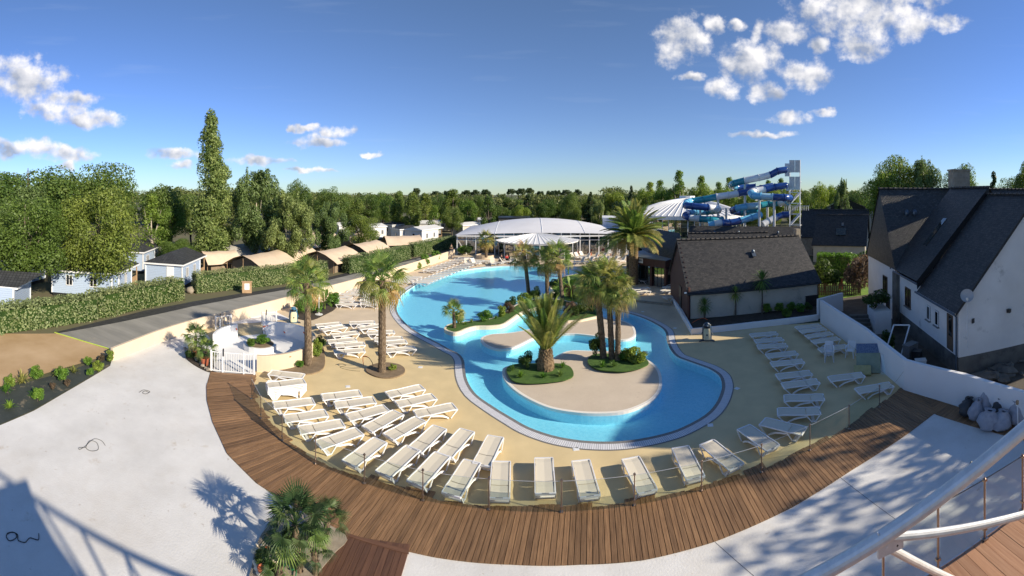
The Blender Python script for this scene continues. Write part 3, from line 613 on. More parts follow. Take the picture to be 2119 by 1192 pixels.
sheet('cottage_bed', [BEDW[0] + Vector((.1,.1,0)), BEDW[2] + Vector((.1,.1,0)), BEDW[3] + Vector((0,.1,0)), BEDW[4] + Vector((0,.1,0)), P(1690,640), P(1430,660)], [], .30, MT['dark_soil'])
# raised terrace before the bar, edged with stone
ter = [P(1300,622), P(1388,632), BEDW[0], P(1400,590), P(1376,590), P(1300,576), P(1296,600)]
mb = MB(); mb.prism([(p.x, p.y) for p in ter], 0, .16); tag(mb.build('bar_terrace', MT['deck_resin']), kind='structure')
st = thing('stone_step', 'long stone step edge below the bar terrace', 'step', ter[0])
for i in range(5):
    p0, p1 = ter[0].lerp(ter[1], i / 5), ter[0].lerp(ter[1], (i + 1) / 5); e = (p1 - p0).normalized() * .01
    MB().beam(p0 + e + Vector((0,-.12,.09)), p1 - e + Vector((0,-.12,.09)), .26, .17).build('stone_block', MT['stone_wall'], st)

# ------------------------------------------------------------------ splash pool with ring wall
SPC = Vector((-14.9, 23.2, 0)); SPR = 3.2
sp = thing('splash_pool', 'round white splash pool enclosed by curved rendered walls with orange marks', 'splash pool', SPC)
def ringpt(a, r=SPR, z=0): return SPC + Vector((math.cos(a) * r, math.sin(a) * r, z))
def arcwall(a0, a1, z, nm):
    n = 28; b = MB(); th = .09; vs = []
    for i in range(n + 1):
        a = R(a0 + (a1 - a0) * i / n); vs += [ringpt(a, SPR - th, 0), ringpt(a, SPR + th, 0), ringpt(a, SPR + th, z), ringpt(a, SPR - th, z)]
    fs = [(0, 1, 2, 3)[::-1], tuple(4 * n + k for k in range(4))]
    for i in range(n):
        for k in range(4): fs.append((4 * i + k, 4 * i + (k + 1) % 4, 4 * i + 4 + (k + 1) % 4, 4 * i + 4 + k))
    b.add(vs, fs); return b.build(nm, MT['cream_render' if a0 < 0 else 'splash_white'], sp)
arcwall(-64, 60, .93, 'ring_wall'); arcwall(60.5, 124, .93, 'ring_wall'); arcwall(158, 208, .93, 'ring_wall')
q = sheet('splash_floor', [ringpt(R(a), SPR + .02) for a in range(0, 360, 10)], [], .012, MT['splash_white'], None); q.parent = sp; q.location = -SPC
q = sheet('entry_floor', [P(430,672), P(530,668), P(600,660), P(560,640), P(470,655)], [], .011, MT['splash_white'], None); q.parent = sp; q.location = -SPC
for a, rr, z, s_ in ((62, SPR - .1, .62, .2), (95, SPR - .1, .3, .16), (122, SPR - .1, .6, .2), (160, SPR - .1, .6, .18), (-30, SPR + .1, .72, .12), (118, SPR - .1, .66, .1), (170, SPR + .1, .8, .14)):
    c = ringpt(R(a), rr, z); MB().box(c, (s_, .012, s_ * .45), rz=R(a + 90), ry=R(random.uniform(-60, 60))).build('paint_mark', MT['orange_mark'], sp)
pc = P(538,722); MB().prism([(pc.x + math.cos(R(a)) * 1.1, pc.y + math.sin(R(a)) * 1.0) for a in range(0, 360, 20)], .01, .36).build('planter', MT['splash_white'], sp)
MB().prism([(pc.x + math.cos(R(a)) * .92, pc.y + math.sin(R(a)) * .82) for a in range(0, 360, 20)], .355, .375).build('planter_soil', MT['bare_soil'], sp)
MB().tube(smooth_line([pc + Vector(v) for v in ((.1,.2,.36),(.1,.2,1.0),(.2,.1,1.25),(.45,-.1,1.2),(.5,-.15,.95))], 5), .022, 6).build('water_hoop', MT['dark_frame'], sp)

def picket_gate(a, b, h, label, npick, name='white_gate', posts=(0, .27, .76, 1)):
    r = thing(name, label, 'gate', a.lerp(b, .5)); d = b - a
    for f in posts: MB().box(a.lerp(b, f) + Vector((0,0,h * .5 + .03)), (.075, .075, h + .06), rz=math.atan2(d.y, d.x)).build('post', MT['white_frame'], r)
    for z in (.10, h - .04): MB().beam(a + Vector((0,0,z)), b + Vector((0,0,z)), .035, .045).build('rail', MT['white_frame'], r)
    for i in range(npick):
        f = (i + .5) / npick; MB().beam(a.lerp(b, f) + Vector((0,0,.1)), a.lerp(b, f) + Vector((0,.0001,h - .04)), .022, .022).build('picket', MT['white_frame'], r)
    f = posts[1]; MB().box(a.lerp(b, f + .03) + Vector((0,-.05,h - .02)), (.05, .06, .42)).build('latch', MT['dark_frame'], r)
    return r
picket_gate(P(437,769), P(526,776.5), 1.17, 'white picket gate across the left end of the boardwalk', 18)
picket_gate(P(446,682), P(478,678), .95, 'small white gate left of the splash pool entrance', 6, posts=(0, .3, 1))
picket_gate(P(542,672), P(572,670), .95, 'small white gate right of the splash pool entrance', 6, posts=(0, .3, 1))

# ------------------------------------------------------------------ generic parts of houses (all in local metres)
def face_panel(r, o, u, w, h, x, z, name, m, th=.06, out=.0):   # a plate on a wall: origin o, direction u, outward normal to the right of u
    n_ = Vector((u.y, -u.x, 0)); c = o + u * x + n_ * out + Vector((0, 0, z + h / 2))
    return MB().box(c, (w, th, h), rz=math.atan2(u.y, u.x)).build(name, m, r)
def window(r, o, u, x, z, w, h, frame='white_frame', bars=1, glass='window_dark', sill=True, fw=.06):
    fr = face_panel(r, o, u, w, h, x, z, 'window', MT[glass], .05, .012)
    n_ = Vector((u.y, -u.x, 0)); b = MB(); rz = math.atan2(u.y, u.x)
    def bar(cx, cz, bw, bh): b.box(o + u * cx + n_ * .045 + Vector((0, 0, cz)), (bw, .05, bh), rz=rz)
    bar(x, z + fw / 2, w, fw); bar(x, z + h - fw / 2, w, fw); bar(x - w / 2 + fw / 2, z + h / 2, fw, h - 2 * fw); bar(x + w / 2 - fw / 2, z + h / 2, fw, h - 2 * fw)
    for k in range(bars): bar(x - w / 2 + w * (k + 1) / (bars + 1), z + h / 2, fw * .8, h - 2 * fw)
    q = b.build('frame', MT[frame], fr, loc=None); 
    if sill: MB().box(o + u * x + n_ * .07 + Vector((0, 0, z - .04)), (w + .16, .16, .06), rz=rz).build('sill', MT['grey_sill'], fr)
    return fr
def ridge_tiles(parent, a, b, step=.42, r_=.085):
    d = b - a; L = d.length; n = max(2, int(L / step)); u = d / L
    ang = math.atan2(u.y, u.x); m0 = MB(); k = 5
    vs = [];
    for s_, rad in ((-step * .5, r_ * 1.12), (step * .52, r_ * .95)):
        vs += [(s_, math.cos(math.pi * i / k) * rad * 1.5, math.sin(math.pi * i / k) * rad - .02) for i in range(k + 1)]
    m0.add(vs, [(i, i + 1, k + 2 + i, k + 1 + i) for i in range(k)] + [tuple(range(k + 1))[::-1], tuple(range(k + 1, 2 * k + 2))])
    m0.box((-step * .47, 0, .035), (.05, r_ * 3.1, .12))
    me = m0.mesh('ridge_tile'); me.materials.append(MT['ridge_clay']); pl = wloc(parent)
    for i in range(n):
        o = bpy.data.objects.new('ridge_tile', me); col.objects.link(o); o.parent = parent; o.location = a + u * L * (i + .5) / n - pl; o.rotation_euler = (0, 0, ang)
def gable_house(name, label, o, u, L, W, ze, zr, wall='cottage_render', roof='slate', ov=.25, cat='house', tiles=True, ridge_at=.5, base=0.0):
    # o: front corner, u: along the front, W goes to the left of u; ridge parallel to the front
    v = Vector((-u.y, u.x, 0)); r = thing(name, label, cat, (o.x, o.y, 0)); q = lambda a, b, z: o + u * a + v * b + Vector((0, 0, z))
    b = MB(); g = ridge_at * W
    b.add([q(0,0,base), q(L,0,base), q(L,W,base), q(0,W,base), q(0,0,ze), q(L,0,ze), q(L,W,ze), q(0,W,ze), q(0,g,zr - .06), q(L,g,zr - .06)],
          [(0,1,5,4), (1,2,6,9,5), (2,3,7,6), (3,0,4,8,7)]); b.build('wall', MT[wall], r)
    sl_ = (zr - ze) / g; s2 = (zr - ze) / (W - g); rf = MB(); t_ = .09
    rf.quv(q(-ov,-ov,ze - ov * sl_), q(L + ov,-ov,ze - ov * sl_), q(L + ov,g,zr), q(-ov,g,zr)); rf.quv(q(L + ov,W + ov,ze - ov * s2), q(-ov,W + ov,ze - ov * s2), q(-ov,g,zr), q(L + ov,g,zr))
    k = len(rf.v); dz = Vector((0, 0, -t_))
    pts = [q(-ov,-ov,ze - ov * sl_), q(L + ov,-ov,ze - ov * sl_), q(L + ov,g,zr), q(-ov,g,zr), q(L + ov,W + ov,ze - ov * s2), q(-ov,W + ov,ze - ov * s2)]
    rf.add(pts + [p + dz for p in pts], [(0,6,7,1), (1,7,8,2), (3,9,6,0), (4,10,11,5), (5,11,9,3), (2,8,10,4), (6,9,8,7), (10,8,9,11)])
    ro = rf.build('roof', MT[roof], r)
    if tiles: ridge_tiles(ro, q(-ov,g,zr + .02), q(L + ov,g,zr + .02))
    return r, q, ro

# cottage with slate roof behind the bed
o_ = P(1428,667); u_ = (P(1686,641) - o_).normalized(); u_ = Vector((.984, -.178, 0)).normalized(); o_ = Vector((13.35, 30.8, 0))
ct, q, ro = gable_house('cottage', 'low cottage with broad dark slate roof and pale walls behind the planting bed', o_, u_, 11.2, 7.9, 2.55, 6.0)
v_ = Vector((-u_.y, u_.x, 0))
b = MB()
for i in range(20):
    y0 = .05 + i * .39; zt = min(2.55 + y0 * .87, 2.55 + (7.8 - y0) * .87) + .1
    MB().box(q(-.03, y0 + .19, (zt + .05) / 2), (.05, .38, zt), rz=math.atan2(u_.y, u_.x)).build('cladding_board', MT['red_cladding'], ct)
face_panel(ct, q(-.07, 3.2, 0), -v_, .9, 1.9, 0, .3, 'door', MT['dark_frame'], .05, .02)
MB().box(q(-.1, -.1, 1.4), (.16, .16, 2.7), rz=.2).build('corner_post', MT['red_cladding'], ct)
MB().tube([q(11.2,-.12,2.3), q(11.2,-.12,.35)], .05, 6).build('drainpipe', MT['dark_frame'], ct)
MB().tube([q(-.3,-.34,2.24), q(11.4,-.34,2.24)], .06, 6).build('gutter', MT['dark_frame'], ct)
for x, y in ((6.2, 2.5),):
    z = 2.55 + y * .873; MB().ball(q(x, y, z + .18), (.16,.16,.22), 8, 5).build('roof_vent', MT['zinc'], ct); MB().box(q(x, y - .2, z), (.34, .5, .05), rz=u_.angle(Vector((1,0,0))) * -1, rx=R(41)).build('vent_flashing', MT['zinc'], ct)
MB().box(q(10.6, -.05, .75), (1.15, .1, .95), rz=-.18).build('hatch', MT['dark_frame'], ct)
lamp = MB(); lamp.ball(q(-.35,-.1,2.35), (.14,.1,.07), 8, 5); lamp.build('wall_lamp', MT['white_frame'], ct)

# bar: flat fascia, glazed front, slate roof behind
b0, b1, b2 = A(1296, 48.6), A(1377, 44.8), Vector((17.5, 43.8, 0))
bar = thing('bar_building', 'poolside bar with dark red fascia, glass doors and slate roof', 'bar', (b0 + b1) / 2)
MB().prism([(p.x, p.y) for p in (b0, b1, b2, b2 + Vector((6,8,0)), b0 + Vector((8,9,0)))], 2.25, 3.05).build('fascia', MT['red_cladding'], bar)
MB().prism([(p.x, p.y) for p in (b0 + Vector((-.15,-.1,0)), b1 + Vector((0,-.25,0)), b2 + Vector((0,-.2,0)), b2 + Vector((6,8,0)), b0 + Vector((8,9,0)))], 3.052, 3.11).build('roof_edge', MT['zinc'], bar)
ub = (b1 - b0).normalized(); Lb = (b1 - b0).length; nb = Vector((ub.y, -ub.x, 0))
for x in (0.1, 3.6, Lb - .1): MB().box(b0 + ub * x + Vector((0,0,1.12)) - nb * .2, (.28, .28, 2.24), rz=math.atan2(ub.y, ub.x)).build('pillar', MT['red_cladding'], bar)
for x0, x1, n_ in ((.35, 3.4, 4), (3.85, Lb - .3, 3)):
    for i in range(n_):
        a, b_ = x0 + (x1 - x0) * i / n_, x0 + (x1 - x0) * (i + 1) / n_
        p = MB().beam(b0 + ub * (a + .04) - nb * .3 + Vector((0,0,1.12)), b0 + ub * (b_ - .04) - nb * .3 + Vector((0,0,1.12)), .03, 2.1).build('door_pane', MT['hall_glass'], bar)
        MB().beam(b0 + ub * a - nb * .3 + Vector((0,0,.05)), b0 + ub * a - nb * .3 + Vector((0,.001,2.2)), .07, .07).build('mullion', MT['dark_frame'], bar)
MB().beam(b1 - nb * .3 + Vector((0,0,1.1)), b2 - nb * .3 + Vector((0,0,1.1)), .06, 2.2).build('side_door', MT['window_dark'], bar)
MB().prism([(p.x, p.y) for p in (b0 + Vector((1.2,.8,0)), b1 + Vector((.8,1.2,0)), b2 + Vector((6,8,0)), b0 + Vector((8,9,0)))], .0, 2.2).build('interior', MT['window_dark'], bar)
rb = MB(); e0, e1 = b0 + Vector((3.4,2.2,3.12)), b1 + Vector((2.2,.5,3.12)); k0, k1 = A(1345, 56, 5.4), A(1410, 50, 5.4)
rb.quv(A(1340, 50.5, 3.12), A(1402, 44.6, 3.12), A(1408, 49.5, 5.45), A(1362, 55, 5.45)); rb.quv(A(1322, 56, 3.12), A(1340, 50.5, 3.12), A(1362, 55, 5.45), A(1362, 55.2, 5.46)); rb.build('roof', MT['slate'], bar)
sg = MB().box(b0 + ub * 2.1 + nb * .05 + Vector((0,0,2.72)), (.9, .04, .5), rz=math.atan2(ub.y, ub.x)).build('sign_board', MT['white_frame'], bar)
for i, (xx, ww_) in enumerate(((-.28, .09), (-.12, .05), (.0, .07), (.13, .05), (.26, .08))): MB().box(b0 + ub * (2.1 + xx) + nb * .08 + Vector((0,0,2.74)), (ww_, .02, .16), rz=math.atan2(ub.y, ub.x)).build('lettering', MT['zinc'], sg)
# two long slate roofs behind
def back_house(label, xa, xb, da, db, zr, ze, depth=4.0, tiles=True, roof='slate'):
    a, b_ = A(xa, da), A(xb, db); u = (b_ - a).normalized(); v = Vector((-u.y, u.x, 0))
    return gable_house('slate_house', label, a - v * depth, u, (b_ - a).length, depth * 2, ze, zr, tiles=tiles, roof=roof)
back_house('narrow slate roofed outbuilding just behind the cottage ridge', 1428, 1585, 46.5, 47.5, 5.75, 3.2, 3.2)
h2, q2, r2 = back_house('long slate roofed building between cottage and water slide', 1432, 1652, 53.5, 52.5, 6.0, 3.4, 3.6, tiles=False)
for f in (.2, .42, .78): MB().ball(A(1432,53.5).lerp(A(1652,52.5), f) + Vector((-.3,-1.1,5.35)), (.14,.14,.22), 8, 5).build('roof_vent', MT['zinc'], h2)
MB().box(A(1649, 50.8, 5.2), (.6, .6, 1.3)).build('chimney', MT['stone_wall'], h2)

# rear house with roof window, its taller neighbour and the barn
a, b_ = A(1683, 63.5), A(1790, 62.5); u3 = (b_ - a).normalized()
h3, q3, r3 = gable_house('slate_house', 'dark slate house with one pale roof window beyond the garden', a, u3, (b_ - a).length, 8.2, 2.7, 6.7)
sw = MB().box(q3(3.9, 1.5, 4.30), (1.5, 1.35, .12), rz=math.atan2(u3.y, u3.x), rx=R(44)).build('roof_window', MT['skylight_glass'], h3)
MB().box(q3(4.0, 2.5, 5.35), (.3,.3,.45)).build('roof_vent', MT['zinc'], h3)
MB().box(q3(3.6, .2, 1.4), (7.6, .3, .9), rz=math.atan2(u3.y, u3.x)).build('lean_to', MT['concrete_old'], h3)
a, b_ = A(1655, 70), A(1795, 69); u4 = (b_ - a).normalized()
gable_house('slate_house', 'longer slate house with ridge just above the roof window house', a, u4, (b_ - a).length, 8.2, 3.2, 7.25, wall='stone_wall')
bn = thing('barn', 'pale metal barn with dark gable under the big trees', 'barn', A(1748, 92)); c_ = A(1748, 92); 
gm = MB(); q_ = lambda x, z, dd=0: c_ + Vector((x * .74, -x * .67, z)) + Vector((.67, .74, 0)) * dd
gm.add([q_(-7,0), q_(8,0), q_(8,5.2), q_(0,9.0), q_(-7,5.2)], [(0,1,2,3,4)]); gm.add([q_(8,0), q_(8,0,16), q_(8,5.2,16), q_(8,5.2)], [(0,1,2,3)]); gm.build('wall', MT['grey_siding'], bn)
MB().add([q_(-3,6.3,-.05), q_(4.4,6.3,-.05), q_(4.4,7.2,-.05), q_(0,8.9,-.05), q_(-3,7.4,-.05)], [(0,1,2,3,4)]).build('gable_panel', MT['dark_frame'], bn)
gr = MB(); gr.add([q_(-7.5,4.95,-.4), q_(0,9.1,-.4), q_(8.5,4.95,-.4), q_(8.5,4.95,16), q_(0,9.1,16), q_(-7.5,4.95,16)], [(0,1,4,5), (1,2,3,4)]); gr.build('roof', MT['pale_roof'], bn)

# ------------------------------------------------------------------ big white house at the right
HA, HB, HC = Vector((30.5, 28.5, 0)), Vector((25.9, 21.2, 0)), Vector((20.25, 12.25, 0))
hu = (HA - HC).normalized(); hp = Vector((hu.y, -hu.x, 0))       # along the front towards the far end; away from the viewer
house = thing('white_house', 'big white rendered house with steep dark slate roofs and satellite dish', 'house', HC)
def hq(s_, t_, z): return HC + hu * s_ + hp * t_ + Vector((0, 0, z))
LB = (HB - HC).length; LA = (HA - HC).length; WT = 10.4; ZE, ZR = 3.85, 10.0; TR = 5.2
w_ = MB()   # wing: front eave, gable towards the viewer
w_.add([hq(0,0,1.05), hq(LB,0,1.05), hq(LB,0,ZE), hq(0,0,ZE)], [(0,3,2,1)])
w_.add([hq(0,0,1.05), hq(0,0,ZE), hq(0,TR,ZR - .1), hq(0,WT,ZE), hq(0,WT,1.05)], [(0,1,2,3,4)][::1]); w_.build('wing_wall', MT['house_render'], house)
MB().add([hq(0,0,-.6), hq(LB,0,-.6), hq(LB,0,1.05), hq(0,0,1.05), hq(0,WT,-.6), hq(0,WT,1.05)], [(0,3,2,1), (0,4,5,3)]).build('basement_wall', MT['concrete_old'], house)
MB().add([hq(0,WT,-.6), hq(LA,WT,-.6), hq(LA,WT,ZE), hq(0,WT,ZE)], [(0,1,2,3)]).build('rear_wall', MT['house_render'], house)
w_ = MB(); w_.add([hq(LB,0,-.3), hq(LA,0,-.3), hq(LA,0,4.3), hq(LB,0,4.3)], [(0,3,2,1)]); w_.add([hq(LA,0,-.3), hq(LA,24,-.3), hq(LA,24,4.3), hq(LA,0,4.3)], [(0,3,2,1)]); w_.build('main_wall', MT['house_render'], house)
mm_ = (LA + LB) / 2; ZM = 10.3
g_ = MB(); g_.quv(hq(LA + .1,-.14,4.1), hq(LB - .1,-.14,4.1), hq(mm_,-.12,ZM), hq(mm_ + .01,-.12,ZM)); g_.build('gable_slates', MT['slate'], house)
window(house, hq(0,-.02,0), -hu, -mm_ + .5, 5.5, .8, 1.7, 'dark_frame', 0, sill=False)
rf = MB(); sl2 = (ZM - 4.3) / ((LA - LB) / 2)
rf.quv(hq(LB - .25,-.2,4.3 - .25 * sl2 + .1), hq(LB - .25,26,4.3 - .25 * sl2 + .1), hq(mm_,26,ZM + .1), hq(mm_,-.2,ZM + .1)); mr1 = rf.build('main_roof', MT['slate_pale'], house)
rf = MB(); rf.quv(hq(LA + .25,26,4.3 - .25 * sl2 + .1), hq(LA + .25,-.2,4.3 - .25 * sl2 + .1), hq(mm_,-.2,ZM + .1), hq(mm_,26,ZM + .1)); rf.build('main_roof', MT['slate_pale'], house)
ridge_tiles(mr1, hq(mm_,-.2,ZM + .12), hq(mm_,25,ZM + .12), .45, .1)
def wing_roof(s0, s1, zr, ze, over, tilt=0.0):
    tr = TR * (zr - ze) / (ZR - ZE); r_ = MB(); sl = (ZR - ZE) / TR
    r_.quv(hq(s0,-over,ze - over * sl + .08), hq(s1,-over,ze - over * sl + .08), hq(s1,tr,zr + .08), hq(s0,tr,zr + .08)); r_.quv(hq(s1,WT + .3,ze - .2), hq(s0,WT + .3,ze - .2), hq(s0,tr,zr + .08), hq(s1,tr,zr + .08))
    for s_ in (s0, s1): r_.add([hq(s_,-over,ze - over * sl + .08), hq(s_,tr,zr + .08), hq(s_,tr,zr - .14), hq(s_,-over,ze - over * sl - .12)], [(0,1,2,3)])
    o = r_.build('wing_roof', MT['slate'], house); ridge_tiles(o, hq(s0,tr,zr + .1), hq(s1,tr,zr + .1), .45, .1); return o
LM = LB * .52
wing_roof(-.28, LM, ZR - .15, ZE, .32); wing_roof(LM + .02, LB + 1.2, ZR + .35, ZE + .42, .18)
MB().add([hq(LM,-.3,ZE - .2), hq(LM,TR,ZR), hq(LM,TR,ZR + .5), hq(LM,-.3,ZE + .4)], [(0,1,2,3)]).build('roof_step', MT['slate'], house)
sw = MB(); sw.beam(hq(LB - 2.0,1.5,ZE + 2.28), hq(LB - 2.0,3.2,ZE + 4.24), .62, .12); sw.build('roof_window', MT['skylight_glass'], house)
ch = MB(); ch.box(hq(mm_ - .2,7.4,10.9), (1.7, 1.1, 2.4), rz=math.atan2(hp.y, hp.x)); ch.box(hq(mm_ - .2,7.4,12.12), (1.85, 1.25, .14), rz=math.atan2(hp.y, hp.x)); ch.build('chimney', MT['stone_wall'], house)
for f in (1.8, 2.5): MB().ball(hq(mm_ - 1.6, f, 8.35), (.22,.22,.3), 8, 5).build('roof_vent', MT['zinc'], house)
fo = hq(0, -.0, 0)
for x, z, w1, h1, nm in ((1.05, 1.15, .75, 2.0, 'door'),):
    face_panel(house, hq(x,0,0), -hu, w1, h1, 0, z, nm, MT['wood_brown'], .06, .015); face_panel(house, hq(x,0,0), -hu, w1 * .5, h1 * .55, .1, z + .8, 'door_pane', MT['window_dark'], .02, .05)
for x, z, w1, h1 in ((2.9, 2.0, .55, .9), (4.2, 2.0, .55, .9), (8.0, 1.9, 1.1, 1.35), (LB + 3.0, 1.7, 1.2, 1.4)):
    window(house, hq(0,0,0), -hu, -x, z, w1, h1, 'wood_brown' if w1 > .6 else 'white_frame', 1 if w1 > .6 else 0)
window(house, hq(0,0,0), -hu, -(LB + 2.2), -.2, .9, 1.7, 'dark_frame', 0, sill=False)
MB().box(hq(LB - .2,-.12,1.9), (1.0, .3, 4.1), rz=math.atan2(hu.y, hu.x)).build('pilaster', MT['concrete_old'], house)
MB().tube([hq(-.3,-.42,ZE - .32), hq(LM,-.42,ZE - .32)], .075, 6).build('gutter', MT['zinc'], house)
MB().tube([hq(LM,-.28,ZE + .16), hq(LB,-.28,ZE + .16)], .075, 6).build('gutter', MT['zinc'], house)
MB().tube([hq(.12,-.40,ZE - .3), hq(.12,-.08,ZE - .6), hq(.12,-.08,.2)], .055, 6).build('drainpipe', MT['zinc'], house)
MB().box(hq(-.03,.9,ZE - .9), (.25, .05, .25)).build('floodlight', MT['dark_frame'], house)
MB().box(hq(-.1,3.2,3.2), (.22,.2,.2)).build('floodlight', MT['dark_frame'], house)
mat('mesh_grey', (.40,.40,.40), rough=.6)
dish = thing('satellite_dish', 'white satellite dish on a pole before the white gable wall', 'satellite dish', hq(-.35,.35,1.2))
MB().tube([hq(-.35,.35,1.6), hq(-.35,.35,4.55)], .03, 6).build('pole', MT['galvanised'], dish)
MB().tube([hq(-.35,.35,2.1), hq(0,.35,2.1)], .02, 5).build('bracket', MT['galvanised'], dish)
dd = Vector((-.75, -.45, .45)).normalized(); m_ = dd.to_track_quat('Z', 'Y').to_matrix(); vs = []; fs = []; c0 = hq(-.42,.30,4.45)
for j in range(5):
    rr = .36 * j / 4
    for i in range(18): vs.append(c0 + m_ @ Vector((rr * math.cos(i * math.pi / 9), rr * math.sin(i * math.pi / 9), .16 * (j / 4) ** 2)))
for j in range(4):
    for i in range(18): fs.append((j * 18 + i, j * 18 + (i + 1) % 18, (j + 1) * 18 + (i + 1) % 18, (j + 1) * 18 + i))
MB().add(vs, fs).build('reflector', MT['mesh_grey'], dish, smooth=True)
MB().tube([c0 + Vector((0,0,-.4)), c0 + dd * .62 + Vector((0,0,-.35))], .018, 5).build('feed_arm', MT['galvanised'], dish)
MB().box(c0 + dd * .66 + Vector((0,0,-.30)), (.09,.09,.14)).build('receiver', MT['galvanised'], dish)

# ------------------------------------------------------------------ yard behind the white wall
sheet('yard_ground', [P(1700,664), Vector((17.6,13.6,0)), Vector((17.5,2,0)), Vector((40,-2,0)), Vector((44,20,0)), HA + Vector((3,6,0)), A(1700,40)], [], .002, MT['yard_ground'])
stp = thing('garden_steps', 'five worn concrete steps behind the white wall', 'steps', P(1785,668))
s0 = A(1782, 31.0); sd = (A(1772, 36.5) - s0).normalized()
for i in range(5): MB().box(s0 + sd * i * .42 + Vector((0,0,.1 + i * .16)), (1.5, .44, .2 + i * .02), rz=math.atan2(sd.y, sd.x) - math.pi / 2).build('step', MT['concrete_old'], stp)
pl_ = thing('tall_planter', 'tall white planter box with dark shrub beside the steps', 'planter', A(1820, 31.5))
MB().box(A(1819, 32, .8), (1.2, 2.2, 1.6), rz=hu.angle(Vector((0,1,0))) * -1 ).build('planter_box', MT['house_render'], pl_)
fr_ = thing('old_window_frame', 'old white window frame leaning against the yard wall', 'window frame', A(1857, 26.5))
fa, fb = A(1846, 26.2, .1), A(1866, 27.4, 1.7)
pw = Vector((-.45, .6, 0)).normalized() * .5
for a, b_ in ((fa - pw, fb - pw), (fa + pw, fb + pw), (fa - pw, fa + pw), (fb - pw, fb + pw)): MB().beam(a, b_, .07, .07).build('frame_bar', MT['white_frame'], fr_)
MB().add([fa - pw * .9, fa + pw * .9, fb + pw * .9, fb - pw * .9], [(0,1,2,3)]).build('pane', MT['rail_glass'], fr_)
rk = thing('metal_rack', 'dark metal rack lying by the white wall in the yard', 'rack', A(1865, 24.2))
ra, rb_ = A(1850, 24.6, .95), A(1883, 23.2, .75)
for z in (0, -.5): MB().beam(ra + Vector((0,0,z)), rb_ + Vector((0,0,z)), .05, .05).build('rail', MT['dark_frame'], rk)
for i in range(9): MB().beam(ra.lerp(rb_, i / 8), ra.lerp(rb_, i / 8) + Vector((0,.02,-.5)), .03, .03).build('bar', MT['white_frame'], rk)
for k, (x, d, s_, z) in enumerate(((1884, 26.2, (.9,.5,.9), 0), (1898, 25.6, (.5,.5,.7), 0), (1905, 25.0, (.4,.6,.4), 0))):
    b = MB(); b.box(A(x, d, z + s_[2] / 2), s_, rz=.4 * k); b.box(A(x, d, z + s_[2] + .03), (s_[0] * 1.08, s_[1] * 1.08, .06), rz=.4 * k)
    tag(b.build('junk_box', MT[('grey_sill', 'dark_frame', 'white_frame')[k]], loc=A(x, d)), ('grey appliance box with lid among yard junk', 'black bin with lid among yard junk', 'white low box with lid among yard junk')[k], 'box', 'junk in the yard')
cb = thing('hose', 'yellow green hose coiled on the dark yard ground', 'hose', A(1833, 28))
MB().tube([A(1833, 28, .06 + .02 * (i // 12)) + Vector((math.cos(i * .52) * (.55 + .05 * math.sin(i)), math.sin(i * .52) * .5, 0)) for i in range(40)], .025, 5, caps=False).build('hose_coil', MT['lime_tape'], cb)
rrr = random.Random(5)
for i in range(14):
    x, y = rrr.uniform(2040, 2118), rrr.uniform(742, 790); p = P(x, y); s_ = rrr.uniform(.12, .5)
    if i in (2, 7): s_ = .75
    b = MB(); b.ball((0, 0, s_ * .3), (s_, s_ * rrr.uniform(.5, .8), s_ * .4), 7, 4, fn=lambda v: 1 + rrr.uniform(-.22, .22))
    o = b.build('rubble_block', MT['concrete_old'], loc=None); o.location = p; o.rotation_euler = (rrr.uniform(-.2,.2), 0, rrr.uniform(0, 6))  # dark concrete tone stands in for the gable's shade on the rubble
    tag(o, ('broken stone rubble block, %s nearest the house corner' % ordw(i + 1)), 'rubble', 'rubble by the house gable')

# ------------------------------------------------------------------ glazed pool hall with rotunda
hall = thing('pool_hall', 'long low glass pool hall under a white domed roof', 'swimming hall', A(1118, 80))
hl, hr_ = A(946, 71.5), A(1296, 72.5); U = (hr_ - hl).normalized(); V = Vector((-U.y, U.x, 0)); HW = (hr_ - hl).length; HD = 22.0
def zroof(a, v_): return 3.15 + (1 - a * a) * (.45 + 1.75 * math.sin(math.pi * min(1, max(0, v_)) ))
NU, NV = 24, 12; vs = []; fs = []
for j in range(NV + 1):
    for i in range(NU + 1):
        a = -1 + 2 * i / NU; v_ = j / NV; p = hl + U * (HW * (a * 1.02 + 1) / 2) + V * (HD * v_ - .4); vs.append((p.x, p.y, zroof(a, v_)))
for j in range(NV):
    for i in range(NU): k = j * (NU + 1) + i; fs.append((k, k + 1, k + NU + 2, k + NU + 1))
rf = MB().add(vs, fs).build('roof', MT['white_membrane'], hall, smooth=True)
for k in (-.55, 0, .5):
    MB().tube([hl + U * (HW * (k + 1) / 2) + V * (HD * v_ / 10 - .4) + Vector((0, 0, zroof(k, v_ / 10) + .02)) for v_ in range(11)], .05, 5).build('roof_seam', MT['white_frame'], rf)
MB().beam(hl - V * .4 + Vector((0,0,3.05)), hr_ - V * .4 + Vector((0,0,3.05)), .12, .22).build('eave_beam', MT['white_frame'], hall)
NP = 18
